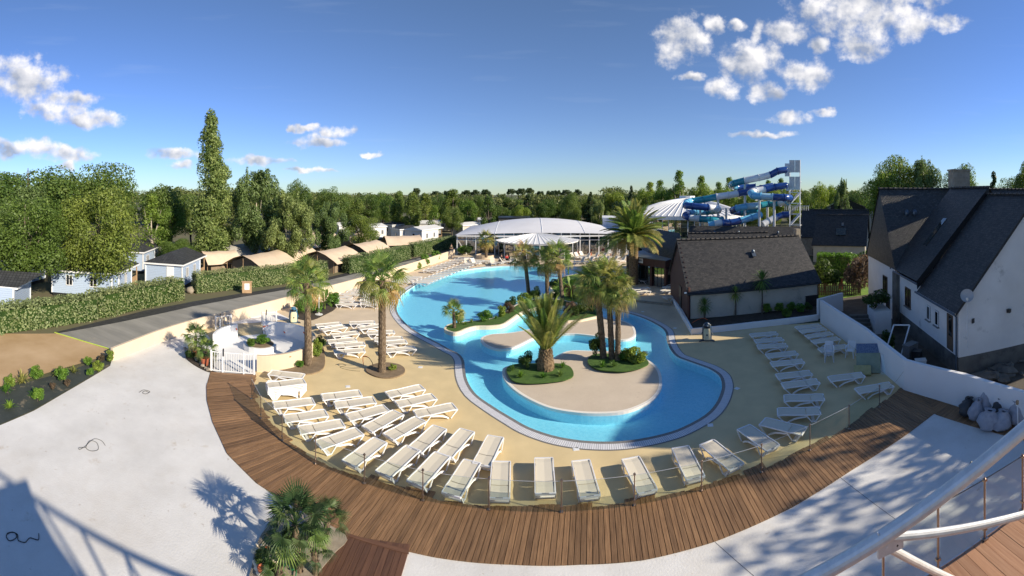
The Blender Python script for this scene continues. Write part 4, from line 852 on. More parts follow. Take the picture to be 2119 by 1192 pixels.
for i in range(NP + 1):
    p = hl + U * HW * i / NP; zt = zroof(-1 + 2 * i / NP, 0) - .05
    MB().beam(p + Vector((0,0,0)), p + Vector((0,.001,zt)), .16, .16).build('mullion', MT['white_frame'], hall)
    if i < NP:
        a, b_ = p + U * .1, hl + U * (HW * (i + 1) / NP - .1); h1 = 2.35
        MB().beam(a + Vector((0,0,h1 / 2)), b_ + Vector((0,0,h1 / 2)), .03, h1 - .1).build('pane', MT['hall_glass'], hall)
        MB().beam(a + Vector((0,0,(h1 + zt) / 2 + .06)), b_ + Vector((0,0,(h1 + zt) / 2 + .06)), .03, zt - h1 - .2).build('pane', MT['hall_glass'], hall)
        MB().beam(a + Vector((0,0,h1)) - U * .1, b_ + Vector((0,0,h1)) + U * .1, .1, .1).build('transom', MT['white_frame'], hall)
for i in (2, 3, 13, 14):
    p = hl + U * HW * (i + .5) / NP - V * .06
    for k in (-.62, 0, .62): MB().beam(p + U * k + Vector((0,0,.05)), p + U * k + Vector((0,.001,2.2)), .07, .07).build('door_frame', MT['dark_frame'], hall)
MB().beam(hl + U * .2 + Vector((0,0,2.2)) - V * .05, hl + U * 1.5 + Vector((0,0,.2)) - V * .05, .08, .08).build('brace', MT['white_frame'], hall)
MB().add([hl, hl + V * HD, hl + V * HD + Vector((0,0,3.1)), hl + Vector((0,0,3.1))], [(0,1,2,3)]).build('end_wall', MT['white_frame'], hall)
MB().add([hr_, hr_ + V * HD, hr_ + V * HD + Vector((0,0,3.1)), hr_ + Vector((0,0,3.1))], [(0,3,2,1)]).build('end_wall', MT['white_frame'], hall)
q = sheet('hall_floor', [hl, hr_, hr_ + V * HD, hl + V * HD], [], .02, MT['hall_floor'], None); q.parent = hall; q.location = -Vector(hall.location)
q = sheet('indoor_water', [hl + U * 6 + V * 4, hl + U * 22 + V * 4, hl + U * 22 + V * 14, hl + U * 6 + V * 14], [], .04, MT['pool_paint'], None); q.parent = hall; q.location = -Vector(hall.location)
MB().add([hl + V * HD, hr_ + V * HD, hr_ + V * HD + Vector((0,0,3.2)), hl + V * HD + Vector((0,0,3.2))], [(0,3,2,1)]).build('rear_wall', MT['grey_siding'], hall)
# rotunda
rc = A(1112, 71.4); RR = 6.6; rot = thing('glass_rotunda', 'round glass pavilion with ribbed white cone roof before the pool hall', 'pavilion', rc)
NS = 10
def rp(a, r, z): return rc + Vector((math.sin(a) * r, -math.cos(a) * r, z))
for i in range(NS):
    a0, a1 = R(-88 + 176 * i / NS), R(-88 + 176 * (i + 1) / NS)
    MB().beam(rp(a0, RR, 0), rp(a0, RR, 2.3) + Vector((0,.001,0)), .2 if i in (2, 8) else .13, .13).build('mullion', MT['white_frame'], rot)
    MB().beam(rp(a0 + .015, RR, 1.12), rp(a1 - .015, RR, 1.12), .03, 2.1).build('pane', MT['hall_glass'], rot)
    for z in (.08, 2.12): MB().beam(rp(a0 + .012, RR + .02, z), rp(a1 - .012, RR + .02, z), .06, .09).build('frame_rail', MT['dark_frame'], rot)
    for aa in (a0 + .02, a1 - .02): MB().beam(rp(aa, RR + .02, .1), rp(aa, RR + .02, 2.1) + Vector((0,.001,0)), .06, .06).build('frame_stile', MT['dark_frame'], rot)
    MB().beam(rp(a0, RR + .12, 2.34), rp(a1, RR + .12, 2.34), .16, .22).build('fascia', MT['white_frame'], rot)
MB().beam(rp(R(88), RR, 0), rp(R(88), RR, 2.3) + Vector((0,.001,0)), .13, .13).build('mullion', MT['white_frame'], rot)
cn = MB(); ap = rc + Vector((0, 0, 3.75)); k = 40
vs = [rp(R(-90 + 180 * i / k), RR + .3, 2.44) for i in range(k + 1)]
cn.add([ap] + vs, [(0, i + 1, i + 2) for i in range(k)]); cn.build('roof', MT['white_metal_roof'], rot)
for i in range(25):
    a = R(-88 + 176 * i / 24); MB().beam(rp(a, RR + .3, 2.47), ap.lerp(rp(a, RR, 2.44), .12) + Vector((0,0,.03)), .07, .07).build('roof_rib', MT['white_frame'], rot)
# white annex between the halls
an = thing('white_annex', 'plain white annex wall at the right end of the pool hall', 'annex', A(1275, 88)); b = MB(); b.prism([(p.x, p.y) for p in (A(1247, 86), A(1318, 84), A(1318, 92), A(1247, 94))], 0, 5.0); b.build('wall', MT['white_membrane'], an)
b = MB(); b.prism([(p.x, p.y) for p in (A(1246, 85.8), A(1319, 83.8), A(1319, 92.2), A(1246, 94.2))], 5.002, 5.2); b.build('roof_edge', MT['white_frame'], an)
# second hall: many-sided, with shallow ribbed cone and lantern
sc_ = A(1422, 84); S2 = 11.2; hall2 = thing('round_hall', 'round glass hall with shallow ribbed white roof behind the big palm', 'swimming hall', sc_)
def sp2(a, r, z): return sc_ + Vector((math.sin(a) * r, -math.cos(a) * r, z))
k = 40
rr_ = MB(); rr_.add([sc_ + Vector((0,0,9.25))] + [sp2(2 * math.pi * i / k, S2 * .5, 8.15) for i in range(k)] + [sp2(2 * math.pi * i / k, S2 + .5, 6.15) for i in range(k)], [(0, 1 + i, 1 + (i + 1) % k) for i in range(k)] + [(1 + i, 1 + k + i, 1 + k + (i + 1) % k, 1 + (i + 1) % k) for i in range(k)]); rr_.build('roof', MT['white_metal_roof'], hall2)
for i in range(-18, 19):
    a = R(i * 5.6); MB().tube([sp2(a, S2 + .5, 6.2), sp2(a, S2 * .5, 8.2), sp2(a, 1.2, 9.1)], .06, 4).build('roof_rib', MT['white_frame'], hall2)
MB().prism([(sc_.x + math.cos(i * math.pi / 6) * 1.5, sc_.y + math.sin(i * math.pi / 6) * 1.5) for i in range(12)], 8.9, 9.5).build('lantern', MT['white_frame'], hall2)
for i in range(-8, 8):
    a0, a1 = R(i * 11.25), R((i + 1) * 11.25)
    MB().beam(sp2(a0, S2 + .35, 5.85), sp2(a1, S2 + .35, 5.85), .2, .62).build('fascia', MT['white_frame'], hall2)
    for j in range(2):
        b0_, b1_ = a0 + (a1 - a0) * j / 2, a0 + (a1 - a0) * (j + 1) / 2
        MB().beam(sp2(b0_ + .004, S2, 2.8), sp2(b1_ - .004, S2, 2.8), .03, 5.4).build('pane', MT['hall_glass'], hall2)
        MB().beam(sp2(b0_, S2, 0), sp2(b0_, S2, 5.6) + Vector((0,.001,0)), .12 if j == 0 else .07, .1).build('mullion', MT['dark_frame' if i % 2 else 'white_frame'], hall2)
MB().prism([(sc_.x + math.cos(i * math.pi / 10) * (S2 - .6), sc_.y + math.sin(i * math.pi / 10) * (S2 - .6)) for i in range(20)], 0, .3).build('floor', MT['hall_floor'], hall2)
# shed roof behind the hall
sb = thing('dark_shed', 'dark flat roofed shed behind the pool hall', 'shed', A(1060, 100)); b = MB(); b.prism([(p.x, p.y) for p in (A(1032, 99), A(1096, 99), A(1096, 106), A(1032, 106))], 0, 4.3); b.build('wall', MT['concrete_old'], sb)
b = MB(); b.prism([(p.x, p.y) for p in (A(1031, 98.8), A(1097, 98.8), A(1097, 106.2), A(1031, 106.2))], 4.302, 4.5); b.build('roof_edge', MT['dark_frame'], sb)
# ------------------------------------------------------------------ mobile homes, tents, hedges of the camp site
def mobile_home(label, corner, u, L, W, h, side='blue_siding', roof='dark_tile_roof', porch=0.0, zr=1.0, wins=((.25, .8), (.7, .9)), endwin=((.5, .7),), door=None, group='mobile homes'):
    v = Vector((-u.y, u.x, 0)); r = thing('mobile_home', label, 'mobile home', corner, group=group); q = lambda a, b, z: corner + u * a + v * b + Vector((0, 0, z)); z0 = .35
    b = MB(); b.add([q(0,0,z0), q(L,0,z0), q(L,W,z0), q(0,W,z0), q(0,0,h), q(L,0,h), q(L,W,h), q(0,W,h)], [(0,1,5,4), (1,2,6,5), (2,3,7,6), (3,0,4,7)]); b.build('wall', MT[side], r)
    b = MB(); b.add([q(.05,.05,0), q(L - .05,.05,0), q(L - .05,W - .05,0), q(.05,W - .05,0), q(.05,.05,z0), q(L - .05,.05,z0), q(L - .05,W - .05,z0), q(.05,W - .05,z0)], [(0,1,5,4), (1,2,6,5), (2,3,7,6), (3,0,4,7)]); b.build('skirt', MT['dark_frame'], r)
    for a, b_ in ((0,0), (L,0), (L,W), (0,W)): MB().box(q(a, b_, (h + z0) / 2), (.12, .12, h - z0), rz=math.atan2(u.y, u.x)).build('corner_trim', MT['white_frame'], r)
    ov = .22; i_ = min(W / 2, L / 2) * .98; zt = h + zr; LL = L + porch; rf = MB()
    if roof == 'dark_tile_roof':
        c = [q(-ov,-ov,h), q(LL + ov,-ov,h), q(LL + ov,W + ov,h), q(-ov,W + ov,h)]; a1, a2 = q(i_,W / 2,zt), q(LL - i_ * .4,W / 2,zt)
        rf.quv(c[0], c[1], a2, a1); rf.quv(c[1], c[2], a2, a2 + Vector((0,0,.001))); rf.quv(c[2], c[3], a1, a2); rf.quv(c[3], c[0], a1, a1 + Vector((0,0,.001)))
    else:
        c = [q(-ov,-ov,h), q(LL + ov,-ov,h), q(LL + ov,W + ov,h), q(-ov,W + ov,h)]; a1, a2 = q(-ov,W / 2,h + zr), q(LL + ov,W / 2,h + zr)
        rf.quv(c[0], c[1], a2, a1); rf.quv(c[2], c[3], a1, a2); rf.add([c[0], a1, c[3]], [(0,1,2)]); rf.add([c[1], c[2], a2], [(0,1,2)])
    ro = rf.build('roof', MT[roof], r)
    e = MB()
    for a, b_ in zip(c, c[1:] + c[:1]): e.beam(a + Vector((0,0,-.07)), b_ + Vector((0,0,-.07)), .05, .16)
    e.build('fascia', MT['white_frame'], ro)
    for f, wd in wins: window(r, q(0,0,0), u, L * f, 1.15, wd, 1.0, bars=1, sill=False)
    for f, wd in endwin:
        if wd > 0: window(r, q(0,W,0), -v, W * f, 1.15, wd, 1.0, bars=0, sill=False)
    if door is not None: face_panel(r, q(0,W,0), -v, .8, 1.95, W * door, .38, 'door', MT['white_frame'], .05, .02)
    if porch:
        for a, b_ in ((LL - .05, .05), (LL - .05, W - .05)): MB().box(q(a, b_, h / 2), (.1, .1, h)).build('porch_post', MT['picnic_wood'], r)
        MB().box(q(L + porch / 2, W / 2, .32), (porch, W, .1), rz=math.atan2(u.y, u.x)).build('porch_deck', MT['picnic_wood'], r)
        for i in range(10): MB().box(q(L + porch * (i + .5) / 10, .04, .8), (.05, .04, .85), rz=math.atan2(u.y, u.x)).build('baluster', MT['picnic_wood'], r)
        MB().beam(q(L,.04,1.24), q(LL,.04,1.24), .06, .05).build('handrail', MT['picnic_wood'], r)
    return r
def along(p, q_): return (q_ - p).normalized()
K1 = A(377, 45.0); U1 = along(K1, A(424, 52.0))
mobile_home('pale blue mobile home with grey hipped roof and white door, beside the trimmed hedge', K1, U1, 5.6, 4.2, 2.62, porch=1.7, wins=((.25, .7), (.66, .7)), endwin=((.85, .0),), door=.68)
K2 = A(296, 54); mobile_home('pale blue mobile home half hidden behind the big maple, with black porch', K2, along(K2, A(328, 60)), 4.6, 4.2, 2.7, porch=2.2, wins=((.35, 1.0),), endwin=((.25, .8),))
K3 = A(246, 41.5); mobile_home('blue mobile home under the maple with open porch behind the hedge', K3, along(K3, A(276, 45.5)), 3.6, 5.6, 2.45, porch=1.9, wins=((.5, .6),), endwin=())
K4 = A(108, 42.5); mobile_home('blue mobile home in deep shade under the left maple', K4, along(K4, A(165, 41.5)), 6.0, 4.0, 2.55, wins=((.3, .7), (.7, .7)))
K5 = A(47, 46); mobile_home('long blue mobile home with white windows at the far left', K5, along(A(-40, 41), K5) , 4.2, 3.6, 2.75, wins=((.6, .5),), endwin=((.3,.6),))
K5b = A(-60, 46); mobile_home('blue mobile home with three white windows at the left edge', K5b, along(K5b, A(46, 49)), 8.0, 4.0, 2.7, wins=((.5, .5), (.68, .5), (.8, .5)), endwin=())
K6 = A(28, 35.0); mobile_home('white cornered mobile home cut off by the left picture edge', K6, along(A(-30, 36), K6) * -1, 4.0, -4.0, 2.35, wins=(), endwin=())
for i, (x, d, x2, d2, L, W, sd, lb) in enumerate(((828, 86, 868, 88, 4.6, 4.0, 'white_siding', 'white mobile home nearest the last hedge, flat roofed'), (873, 84, 912, 90, 6.0, 3.8, 'white_siding', 'white mobile home with two dark windows above the last hedge'), (768, 92, 806, 95, 4.0, 3.8, 'white_siding', 'white mobile home with pale gable left of the canvas roof'), (812, 98, 850, 101, 5.0, 3.8, 'grey_siding', 'grey mobile home with dark roof panels in the second row'), (868, 104, 905, 104, 5.0, 3.8, 'white_siding', 'white mobile home small behind the hornbeam trunks'), (958, 96, 985, 99, 4.2, 3.6, 'beige_siding', 'beige mobile home with pergola left of the pool hall'), (905, 112, 940, 112, 5.0, 3.6, 'beige_siding', 'beige mobile home far back between tree trunks'), (990, 116, 1018, 116, 4.0, 3.6, 'white_siding', 'white mobile home far back behind the pool hall'), (702, 96, 735, 98, 5.0, 3.8, 'white_siding', 'white mobile home showing between two trees above the tents'))):
    a = A(x, d); mobile_home(lb, a, along(a, A(x2, d2)), L, W, 2.9, sd, 'pale_roof' if i % 3 else 'dark_tile_roof', porch=1.6 if i in (1, 5) else 0, zr=.55, wins=((.3, .6), (.75, .6)), endwin=((.5, .6),))
def tent(label, px, d, rz, L, W, zr=2.6, ze=1.65, m='canvas', wl=True):
    c = A(px, d); r = thing('safari_tent', label, 'tent', c, rz, 'canvas safari tents'); n = 8; vs = []; fs = []
    prof = [(-W / 2 - .5, ze - .35), (-W / 2, ze), (-W * .25, ze + (zr - ze) * .58), (0, zr), (W * .25, ze + (zr - ze) * .58), (W / 2, ze), (W / 2 + .5, ze - .35)]
    for i in range(n + 1):
        x = -L / 2 + L * i / n; e = abs(2 * i / n - 1) ** 4 * .08
        for y, z in prof: vs.append((x, y * (1 + e * .2), z - .07 * math.sin(math.pi * ((i * 2) % n) / n) + (e if abs(y) < W * .4 else -e * .6)))
    k = len(prof)
    for i in range(n):
        for j in range(k - 1): fs.append((i * k + j, (i + 1) * k + j, (i + 1) * k + j + 1, i * k + j + 1))
    MB().add(vs, fs).build('canvas_roof', MT[m], r, smooth=True, local=True)
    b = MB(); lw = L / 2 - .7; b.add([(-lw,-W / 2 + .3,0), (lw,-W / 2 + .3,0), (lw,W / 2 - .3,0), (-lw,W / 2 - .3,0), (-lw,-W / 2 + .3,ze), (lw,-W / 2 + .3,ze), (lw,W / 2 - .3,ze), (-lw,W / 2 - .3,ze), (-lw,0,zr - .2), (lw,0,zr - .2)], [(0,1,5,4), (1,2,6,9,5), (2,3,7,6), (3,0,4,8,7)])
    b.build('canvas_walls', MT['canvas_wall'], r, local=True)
    b = MB(); b.box((L / 2 - .68, 0, 1.0), (.04, 1.2, 1.7)); b.build('door_flap', MT['canvas_grey'], r, local=True)
    for x in (-L / 2 + .15, L / 2 - .15):
        for y in (-W / 2 + .1, 0, W / 2 - .1): MB().tube([(x, y, 0), (x, y, (ze if y else zr) - .06)], .035, 5).build('pole', MT['picnic_wood'], r, local=True)
    return r
TENTS = ((540, 54.0, 84, 7.0, 5.4, 'broad pinkish canvas tent nearest the notice board hedge', 'canvas'), (686, 58.0, 80, 6.8, 5.2, 'tan canvas tent behind the gap between two hedges', 'canvas'), (755, 66.0, 76, 6.6, 5.0, 'tan canvas tent, second along the pool side hedge', 'canvas'),
 (832, 76.0, 28, 6.4, 4.6, 'small tan canvas tent before the white mobile homes', 'canvas'), (600, 60.0, 78, 6.6, 5.0, 'canvas tent with lit yellow end wall beside the slender birch', 'canvas'), (502, 64.0, 70, 7.0, 5.0, 'grey canvas tent shaded by the weeping birches', 'canvas_grey'),
 (452, 56.0, 60, 4.6, 3.8, 'small sand coloured tent at the foot of the poplar', 'canvas'), (632, 72.0, 75, 6.4, 4.8, 'canvas tent in the second row behind the birch trunk', 'canvas'), (725, 80.0, 70, 6.0, 4.6, 'canvas tent in the second row right of the grey willow', 'canvas'), (660, 84.0, 70, 6.0, 4.6, 'canvas tent in the third row behind the willow', 'canvas'), (352, 62.0, 8, 6.0, 4.6, 'grey canvas roof behind the blue mobile homes', 'canvas_grey'))
for x, d, rz, L, W, lb, m in TENTS: tent(lb, x, d, R(rz), L, W, m=m)
nb_ = thing('notice_board', 'light wooden notice board with white sheet before the hedge', 'notice board', P(511,607)); c_ = P(511,607); rzb = -(511 - XC) / FPX
b = MB(); b.box(c_ + Vector((0,0,.58)), (.95, .12, 1.1), rz=rzb); b.build('board', MT['picnic_wood'], nb_)
MB().box(c_ + Vector((0,0,1.17)), (1.08, .2, .09), rz=rzb).build('cap', MT['picnic_wood'], nb_)
fd = Vector((-c_.x, -c_.y, 0)).normalized(); MB().box(c_ + fd * .075 + Vector((0,0,.68)), (.5, .02, .62), rz=rzb).build('poster', MT['paper'], nb_)
# ------------------------------------------------------------------ water slide
SC = {}
for nm, c in (('navy', (.018,.065,.26)), ('white', (.74,.76,.78)), ('teal', (.02,.24,.32)), ('sky', (.16,.48,.72)), ('pale', (.38,.62,.74))): SC[nm] = mat('slide_' + nm, c, rough=.18, var=.06, coat=.5)
slide = thing('water_slide', 'looping tube water slide in navy, teal and white sections with steel tower', 'water slide', A(1560, 58))
def Zs(x, y, d): px, py = 1400 + x * .1342, 320 + y * .1342; return A(px, d, ZH(py, d))
def tube_run(pts, cols_, r_=.44):
    line = smooth_line([Zs(*p) for p in pts], 8); n = len(line) - 1; k = len(cols_)
    for i, c in enumerate(cols_):
        a, b_ = round(n * i / k), round(n * (i + 1) / k); seg = line[a:b_ + 1]
        s_ = MB().tube(seg, r_, 14).build('tube_section', SC[c], slide, smooth=False); s_.data.polygons.foreach_set('use_smooth', [len(p.vertices) == 4 for p in s_.data.polygons])
        t_ = (seg[-1] - seg[-2]).normalized(); MB().tube([seg[-1] - t_ * .05, seg[-1] + t_ * .05], r_ + .07, 14).build('flange', SC[c], slide)
tube_run([(1690,232,57.5),(1560,255,57),(1450,310,57),(1270,355,57),(1050,400,57),(900,440,57),(850,470,58.5),(900,500,61),(1060,505,62),(1220,495,62)], ['navy','navy','white','white','teal','teal','sky','navy','navy'])
tube_run([(1700,475,57.5),(1520,500,57),(1370,535,56.5),(1220,560,56),(1150,590,55),(1190,630,54),(1300,645,53.5),(1480,655,53.5),(1650,662,53.5),(1745,670,55),(1720,720,58),(1600,745,60),(1420,760,60),(1260,785,59),(1080,800,58),(930,830,58),(870,860,59)], ['navy','navy','white','white','sky','sky','pale','navy','navy','sky','white','teal','teal','pale','sky','navy'])
tube_run([(1480,480,60),(1300,520,59),(1110,570,57),(950,600,56.5),(800,625,56),(620,650,56),(420,690,56),(250,715,56),(160,740,55),(150,780,54),(250,795,53.5),(480,815,53.5),(620,830,55),(640,860,57),(480,880,58.5),(300,890,58),(180,905,57),(140,940,55.5),(200,970,55),(340,990,55),(520,1000,55),(700,1010,56)], ['navy','navy','navy','white','white','teal','teal','sky','sky','navy','navy','white','white','teal','sky','sky','navy','navy','white','teal','teal'], .42)
tube_run([(1300,930,57),(1150,970,56),(980,1020,55),(820,1050,54.5),(700,1050,54),(600,1070,54),(500,1090,54)], ['sky','sky','navy','navy','white','sky'], .44)
tube_run([(1740,925,57),(1640,930,57),(1540,965,56.5),(1430,1020,56),(1330,1075,55.5)], ['navy','navy','white','white'], .42)
tube_run([(1260,870,59),(1150,885,59.5),(1000,900,60),(860,870,59.5)], ['teal','teal','navy'], .42)
for x, y0, y1, d in ((365,655,1120,56.6),(1055,440,1100,58.2),(765,825,1010,58),(1275,690,1085,54.6),(1400,715,1010,60.5),(1505,700,1075,54.4),(640,600,760,57.5)):
    p = Zs(x, y0, d); MB().tube([Vector((p.x, p.y, 0)), p], .16, 8).build('support_post', MT['galvanised'], slide); MB().beam(p + Vector((-.6,0,-.1)), p + Vector((.6,0,-.1)), .12, .12).build('bracket', MT['galvanised'], slide)
tw0, tw1 = Zs(1745,0,58), Zs(1905,0,58); tu = (tw1 - tw0); tu.z = 0; TW = tu.length; tu.normalize(); tv = Vector((-tu.y, tu.x, 0)); TZ = ZH(331, 58); t0_ = Vector((tw0.x, tw0.y, 0))
tower = thing('slide_tower', 'tall galvanised stair tower with white mesh cabin at the slide start', 'tower', t0_ + tu * TW / 2)
for a in (0, TW):
    for b_ in (0, 1.8): MB().beam(t0_ + tu * a + tv * b_, t0_ + tu * a + tv * b_ + Vector((0,.001,TZ)), .1, .1).build('column', MT['galvanised'], tower)
for i in range(9):
    z = 1.4 + i * 1.45
    for b_ in (0, 1.8): MB().beam(t0_ + tv * b_ + Vector((0,0,z)), t0_ + tu * TW + tv * b_ + Vector((0,0,z)), .07, .08).build('girt', MT['galvanised'], tower)
    if i < 7: MB().beam(t0_ + tv * (.2 if i % 2 else 1.6) + Vector((0,0,z)), t0_ + tu * TW + tv * (1.6 if i % 2 else .2) + Vector((0,0,z + 1.45)), .5, .08).build('stair_flight', MT['galvanised'], tower)
mat('mesh_panel', (.66,.64,.62), rough=.6)
for z, h_ in ((TZ - .85, 1.65), (TZ - 3.1, 1.75)):
    for k in (0, 1): MB().box(t0_ + tu * TW * (.25 + .5 * k) - tv * .04 + Vector((0,0,z)), (TW * .47, .03, h_), rz=math.atan2(tu.y, tu.x)).build('mesh_panel', MT['mesh_panel'], tower)
    MB().box(t0_ - tu * .03 + tv * .9 + Vector((0,0,z)), (.03, 1.75, h_), rz=math.atan2(tu.y, tu.x)).build('mesh_panel', MT['mesh_panel'], tower)
    MB().beam(t0_ - tv * .07 + Vector((0,0,z - h_ / 2)), t0_ + tu * TW - tv * .07 + Vector((0,0,z + h_ / 2)), .04, .04).build('brace', MT['galvanised'], tower)
MB().box(t0_ + tu * (-.35) + tv * .6 + Vector((0,0,TZ - 1.3)), (.6, 1.0, 1.7), rz=math.atan2(tu.y, tu.x)).build('start_box', MT['white_frame'], tower)
MB().box(t0_ + tu * (-.25) + tv * .6 + Vector((0,0,TZ - 3.6)), (.5, 1.0, 1.0), rz=math.atan2(tu.y, tu.x)).build('start_box', MT['white_frame'], tower)
fl = MB()
for i in range(14): fl.beam(Zs(1670 + i * 28, 790, 57), Zs(1670 + i * 28, 860, 57) + Vector((0,.001,0)), .04, .04)
fl.beam(Zs(1660,790,57), Zs(2050,790,57), .05, .05); fl.build('platform_rail', MT['galvanised'], tower)

# ------------------------------------------------------------------ steel truss and first floor terrace below the viewer
TZ0 = 4.2; te = Vector((-.94, .34, 0)).normalized(); tn = Vector((.34, .94, 0)).normalized()
e0 = Vector((5.55, 3.73, 0))
tr_ = thing('roof_terrace', 'timber roof terrace at the lower right corner', 'terrace', (7, 1, 0))
corner = [e0 - te * 9.0, e0 + te * 4.4, e0 + te * 4.4 - tn * 6.0, e0 - te * 9.0 - tn * 6.0]
MB().prism([(p.x, p.y) for p in [corner[0] - tn * .06, corner[1] - tn * .06, corner[2], corner[3]]], 0, TZ0 - .03).build('building_block', MT['white_render'], tr_)
for i in range(70):
    a = e0 + te * (4.4 - i * .19); b_ = a - te * .184
    plank([(a - tn * 6).xy, (b_ - tn * 6).xy, (b_ + tn * .02).xy, (a + tn * .02).xy], TZ0 - .028, TZ0 + rj.uniform(-.002, .002), 'terrace_wood', tr_)
tp0 = [P(1941,1180,TZ0), P(2037.5,1115.5,TZ0), P(2116,1057,TZ0)]
tstep = (tp0[1] - tp0[0]).length
tposts = [tp0[0] + te * tstep] + tp0 + [tp0[2] - te * tstep * k for k in (1, 2, 3)]
for p in tposts:
    o = bpy.data.objects.new('rail_post', pme); col.objects.link(o); o.parent = tr_; o.location = p - Vector(tr_.location); o.rotation_euler = (0, 0, math.atan2(te.y, te.x))
for a, b_ in zip(tposts[:-1], tposts[1:]):
    e = (b_ - a).normalized() * .045
    MB().beam(a + e + Vector((0,0,.53)), b_ - e + Vector((0,0,.53)), .012, .94).build('rail_pane', MT['rail_glass'], tr_)
    MB().beam(a + e + Vector((0,0,1.003)), b_ - e + Vector((0,0,1.003)), .014, .008).build('pane_edge', MT['dark_frame'], tr_)
trs = thing('steel_truss', 'galvanised steel tube truss crossing the lower right corner', 'truss', (1.6, 5.3, TZ0))
p0, pd = Vector((3.36, 2.95, 6.46)), Vector((-.4894, .6535, -.5775))
MB().tube([p0 - pd * 8.5, p0 + pd * 3.9], .074, 16).build('main_tube', MT['galvanised'], trs, smooth=False)
def strut(a, b_, r_=.055): return MB().tube([a, b_], r_, 12).build('strut', MT['galvanised'], trs)
n2p = A(2119, 5.5, ZH(1065, 5.5)); strut(p0 + Vector((.06,-.02,-.02)), p0 + (n2p - p0) * 2.2, .043)
n3p = A(1960, 5.6, ZH(1192, 5.6)); strut(p0 + Vector((.04,0,-.10)), p0 + (n3p - p0) * 1.35, .043)
gp = MB(); gp.box(p0 + Vector((.09,-.04,-.06)), (.30, .03, .26), rz=math.atan2(-.34,.94)); gp.build('gusset_plate', MT['galvanised'], trs)
for dx, dz in ((.0,.02), (.04,-.06), (.04,-.14)): MB().ball(p0 + Vector((.12 + dx,-.07,dz)), (.018,.018,.018), 6, 4).build('bolt', MT['dark_frame'], trs)
pn = p0 - pd * 2.2; lo = p0 + Vector((1.4,.0,-1.3))
strut(pn, p0 + (n2p - p0) * 1.3, .05); strut(pn - pd * 2.4, p0 + (n2p - p0) * 1.3, .05)
MB().tube(smooth_line([p0 - pd * 1.1 + Vector((.02,.09,-.02)), p0 - pd * 1.12 + Vector((.09,.12,-.10)), p0 - pd * 1.2 + Vector((.1,.12,-.02)), p0 - pd * 1.15 + Vector((.03,.09,-.03))], 4), .008, 5).build('cable_loop', MT['dark_frame'], trs)
up = thing('upper_landing', 'upper landing behind the viewer, seen only by its shadow', 'landing', (6, -3, 0))
MB().prism([(3.0,.62), (4.4,.3), (5.8,.16), (9.5,.2), (9.5,-7), (3.0,-7)], 7.9, 8.4).build('slab', MT['white_render'], up)
for x, y in ((3.4,-.6), (9.0,-.6), (3.4,-6.5), (9.0,-6.5)): MB().beam((x, y, 0 if y < -1 else 4.2), (x, y + .001, 7.9), .2, .2).build('column', MT['galvanised'], up)
# ------------------------------------------------------------------ foliage
foliage('leaf_maple', (0.095,0.145,0.026), (0.215,0.275,0.058))
foliage('leaf_oak', (0.055,0.110,0.024), (0.165,0.225,0.048))
foliage('leaf_birch', (0.114,0.170,0.055), (0.239,0.308,0.109))
foliage('leaf_poplar', (0.084,0.147,0.037), (0.249,0.321,0.106))
foliage('leaf_pine', (0.025,0.054,0.018), (0.072,0.104,0.032))
foliage('leaf_lime', (0.112,0.188,0.027), (0.247,0.323,0.060))
foliage('leaf_hedge', (0.175,0.215,0.085), (0.350,0.385,0.185), scale=2.5, rnd=.08)
foliage('leaf_shrub', (0.060,0.150,0.020), (0.190,0.330,0.050), scale=3)
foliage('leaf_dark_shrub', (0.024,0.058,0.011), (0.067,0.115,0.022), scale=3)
foliage('leaf_brown', (0.098,0.072,0.046), (0.182,0.130,0.085), scale=3)
foliage('leaf_wood', (0.070,0.115,0.030), (0.215,0.250,0.085), scale=.06, rnd=.0)
foliage('frond_green', (0.108,0.192,0.044), (0.276,0.360,0.091), scale=3, rnd=.22, hue=.025)
foliage('frond_olive', (0.173,0.203,0.049), (0.406,0.386,0.122), scale=3, rnd=.25, hue=.02)
foliage('frond_dry', (0.317,0.216,0.072), (0.547,0.403,0.158), scale=3, rnd=.25)
foliage('frond_dark', (0.030,0.068,0.024), (0.090,0.143,0.051), scale=3, rnd=.2)
foliage('leaf_banana', (0.084,0.168,0.021), (0.210,0.308,0.049), scale=2)
mat('bark', (.075,.058,.042), (.16,.13,.10), rough=.95, scale=6, stretch=(3,3,.6), bump=1.0, bscale=12)
mat('birch_bark', (.38,.33,.26), (.55,.49,.40), rough=.9, scale=6)
mat('palm_fibre', (.085,.058,.036), (.22,.165,.11), rough=.95, scale=14, stretch=(1,1,.5), bump=1.5, bscale=22, contrast=(.38,.62))
mat('palm_scale', (.095,.060,.032), (.27,.19,.11), rough=.9, scale=9, bump=.6, contrast=(.38,.62))
mat('terracotta', (.38,.10,.045), (.46,.14,.07), rough=.8)

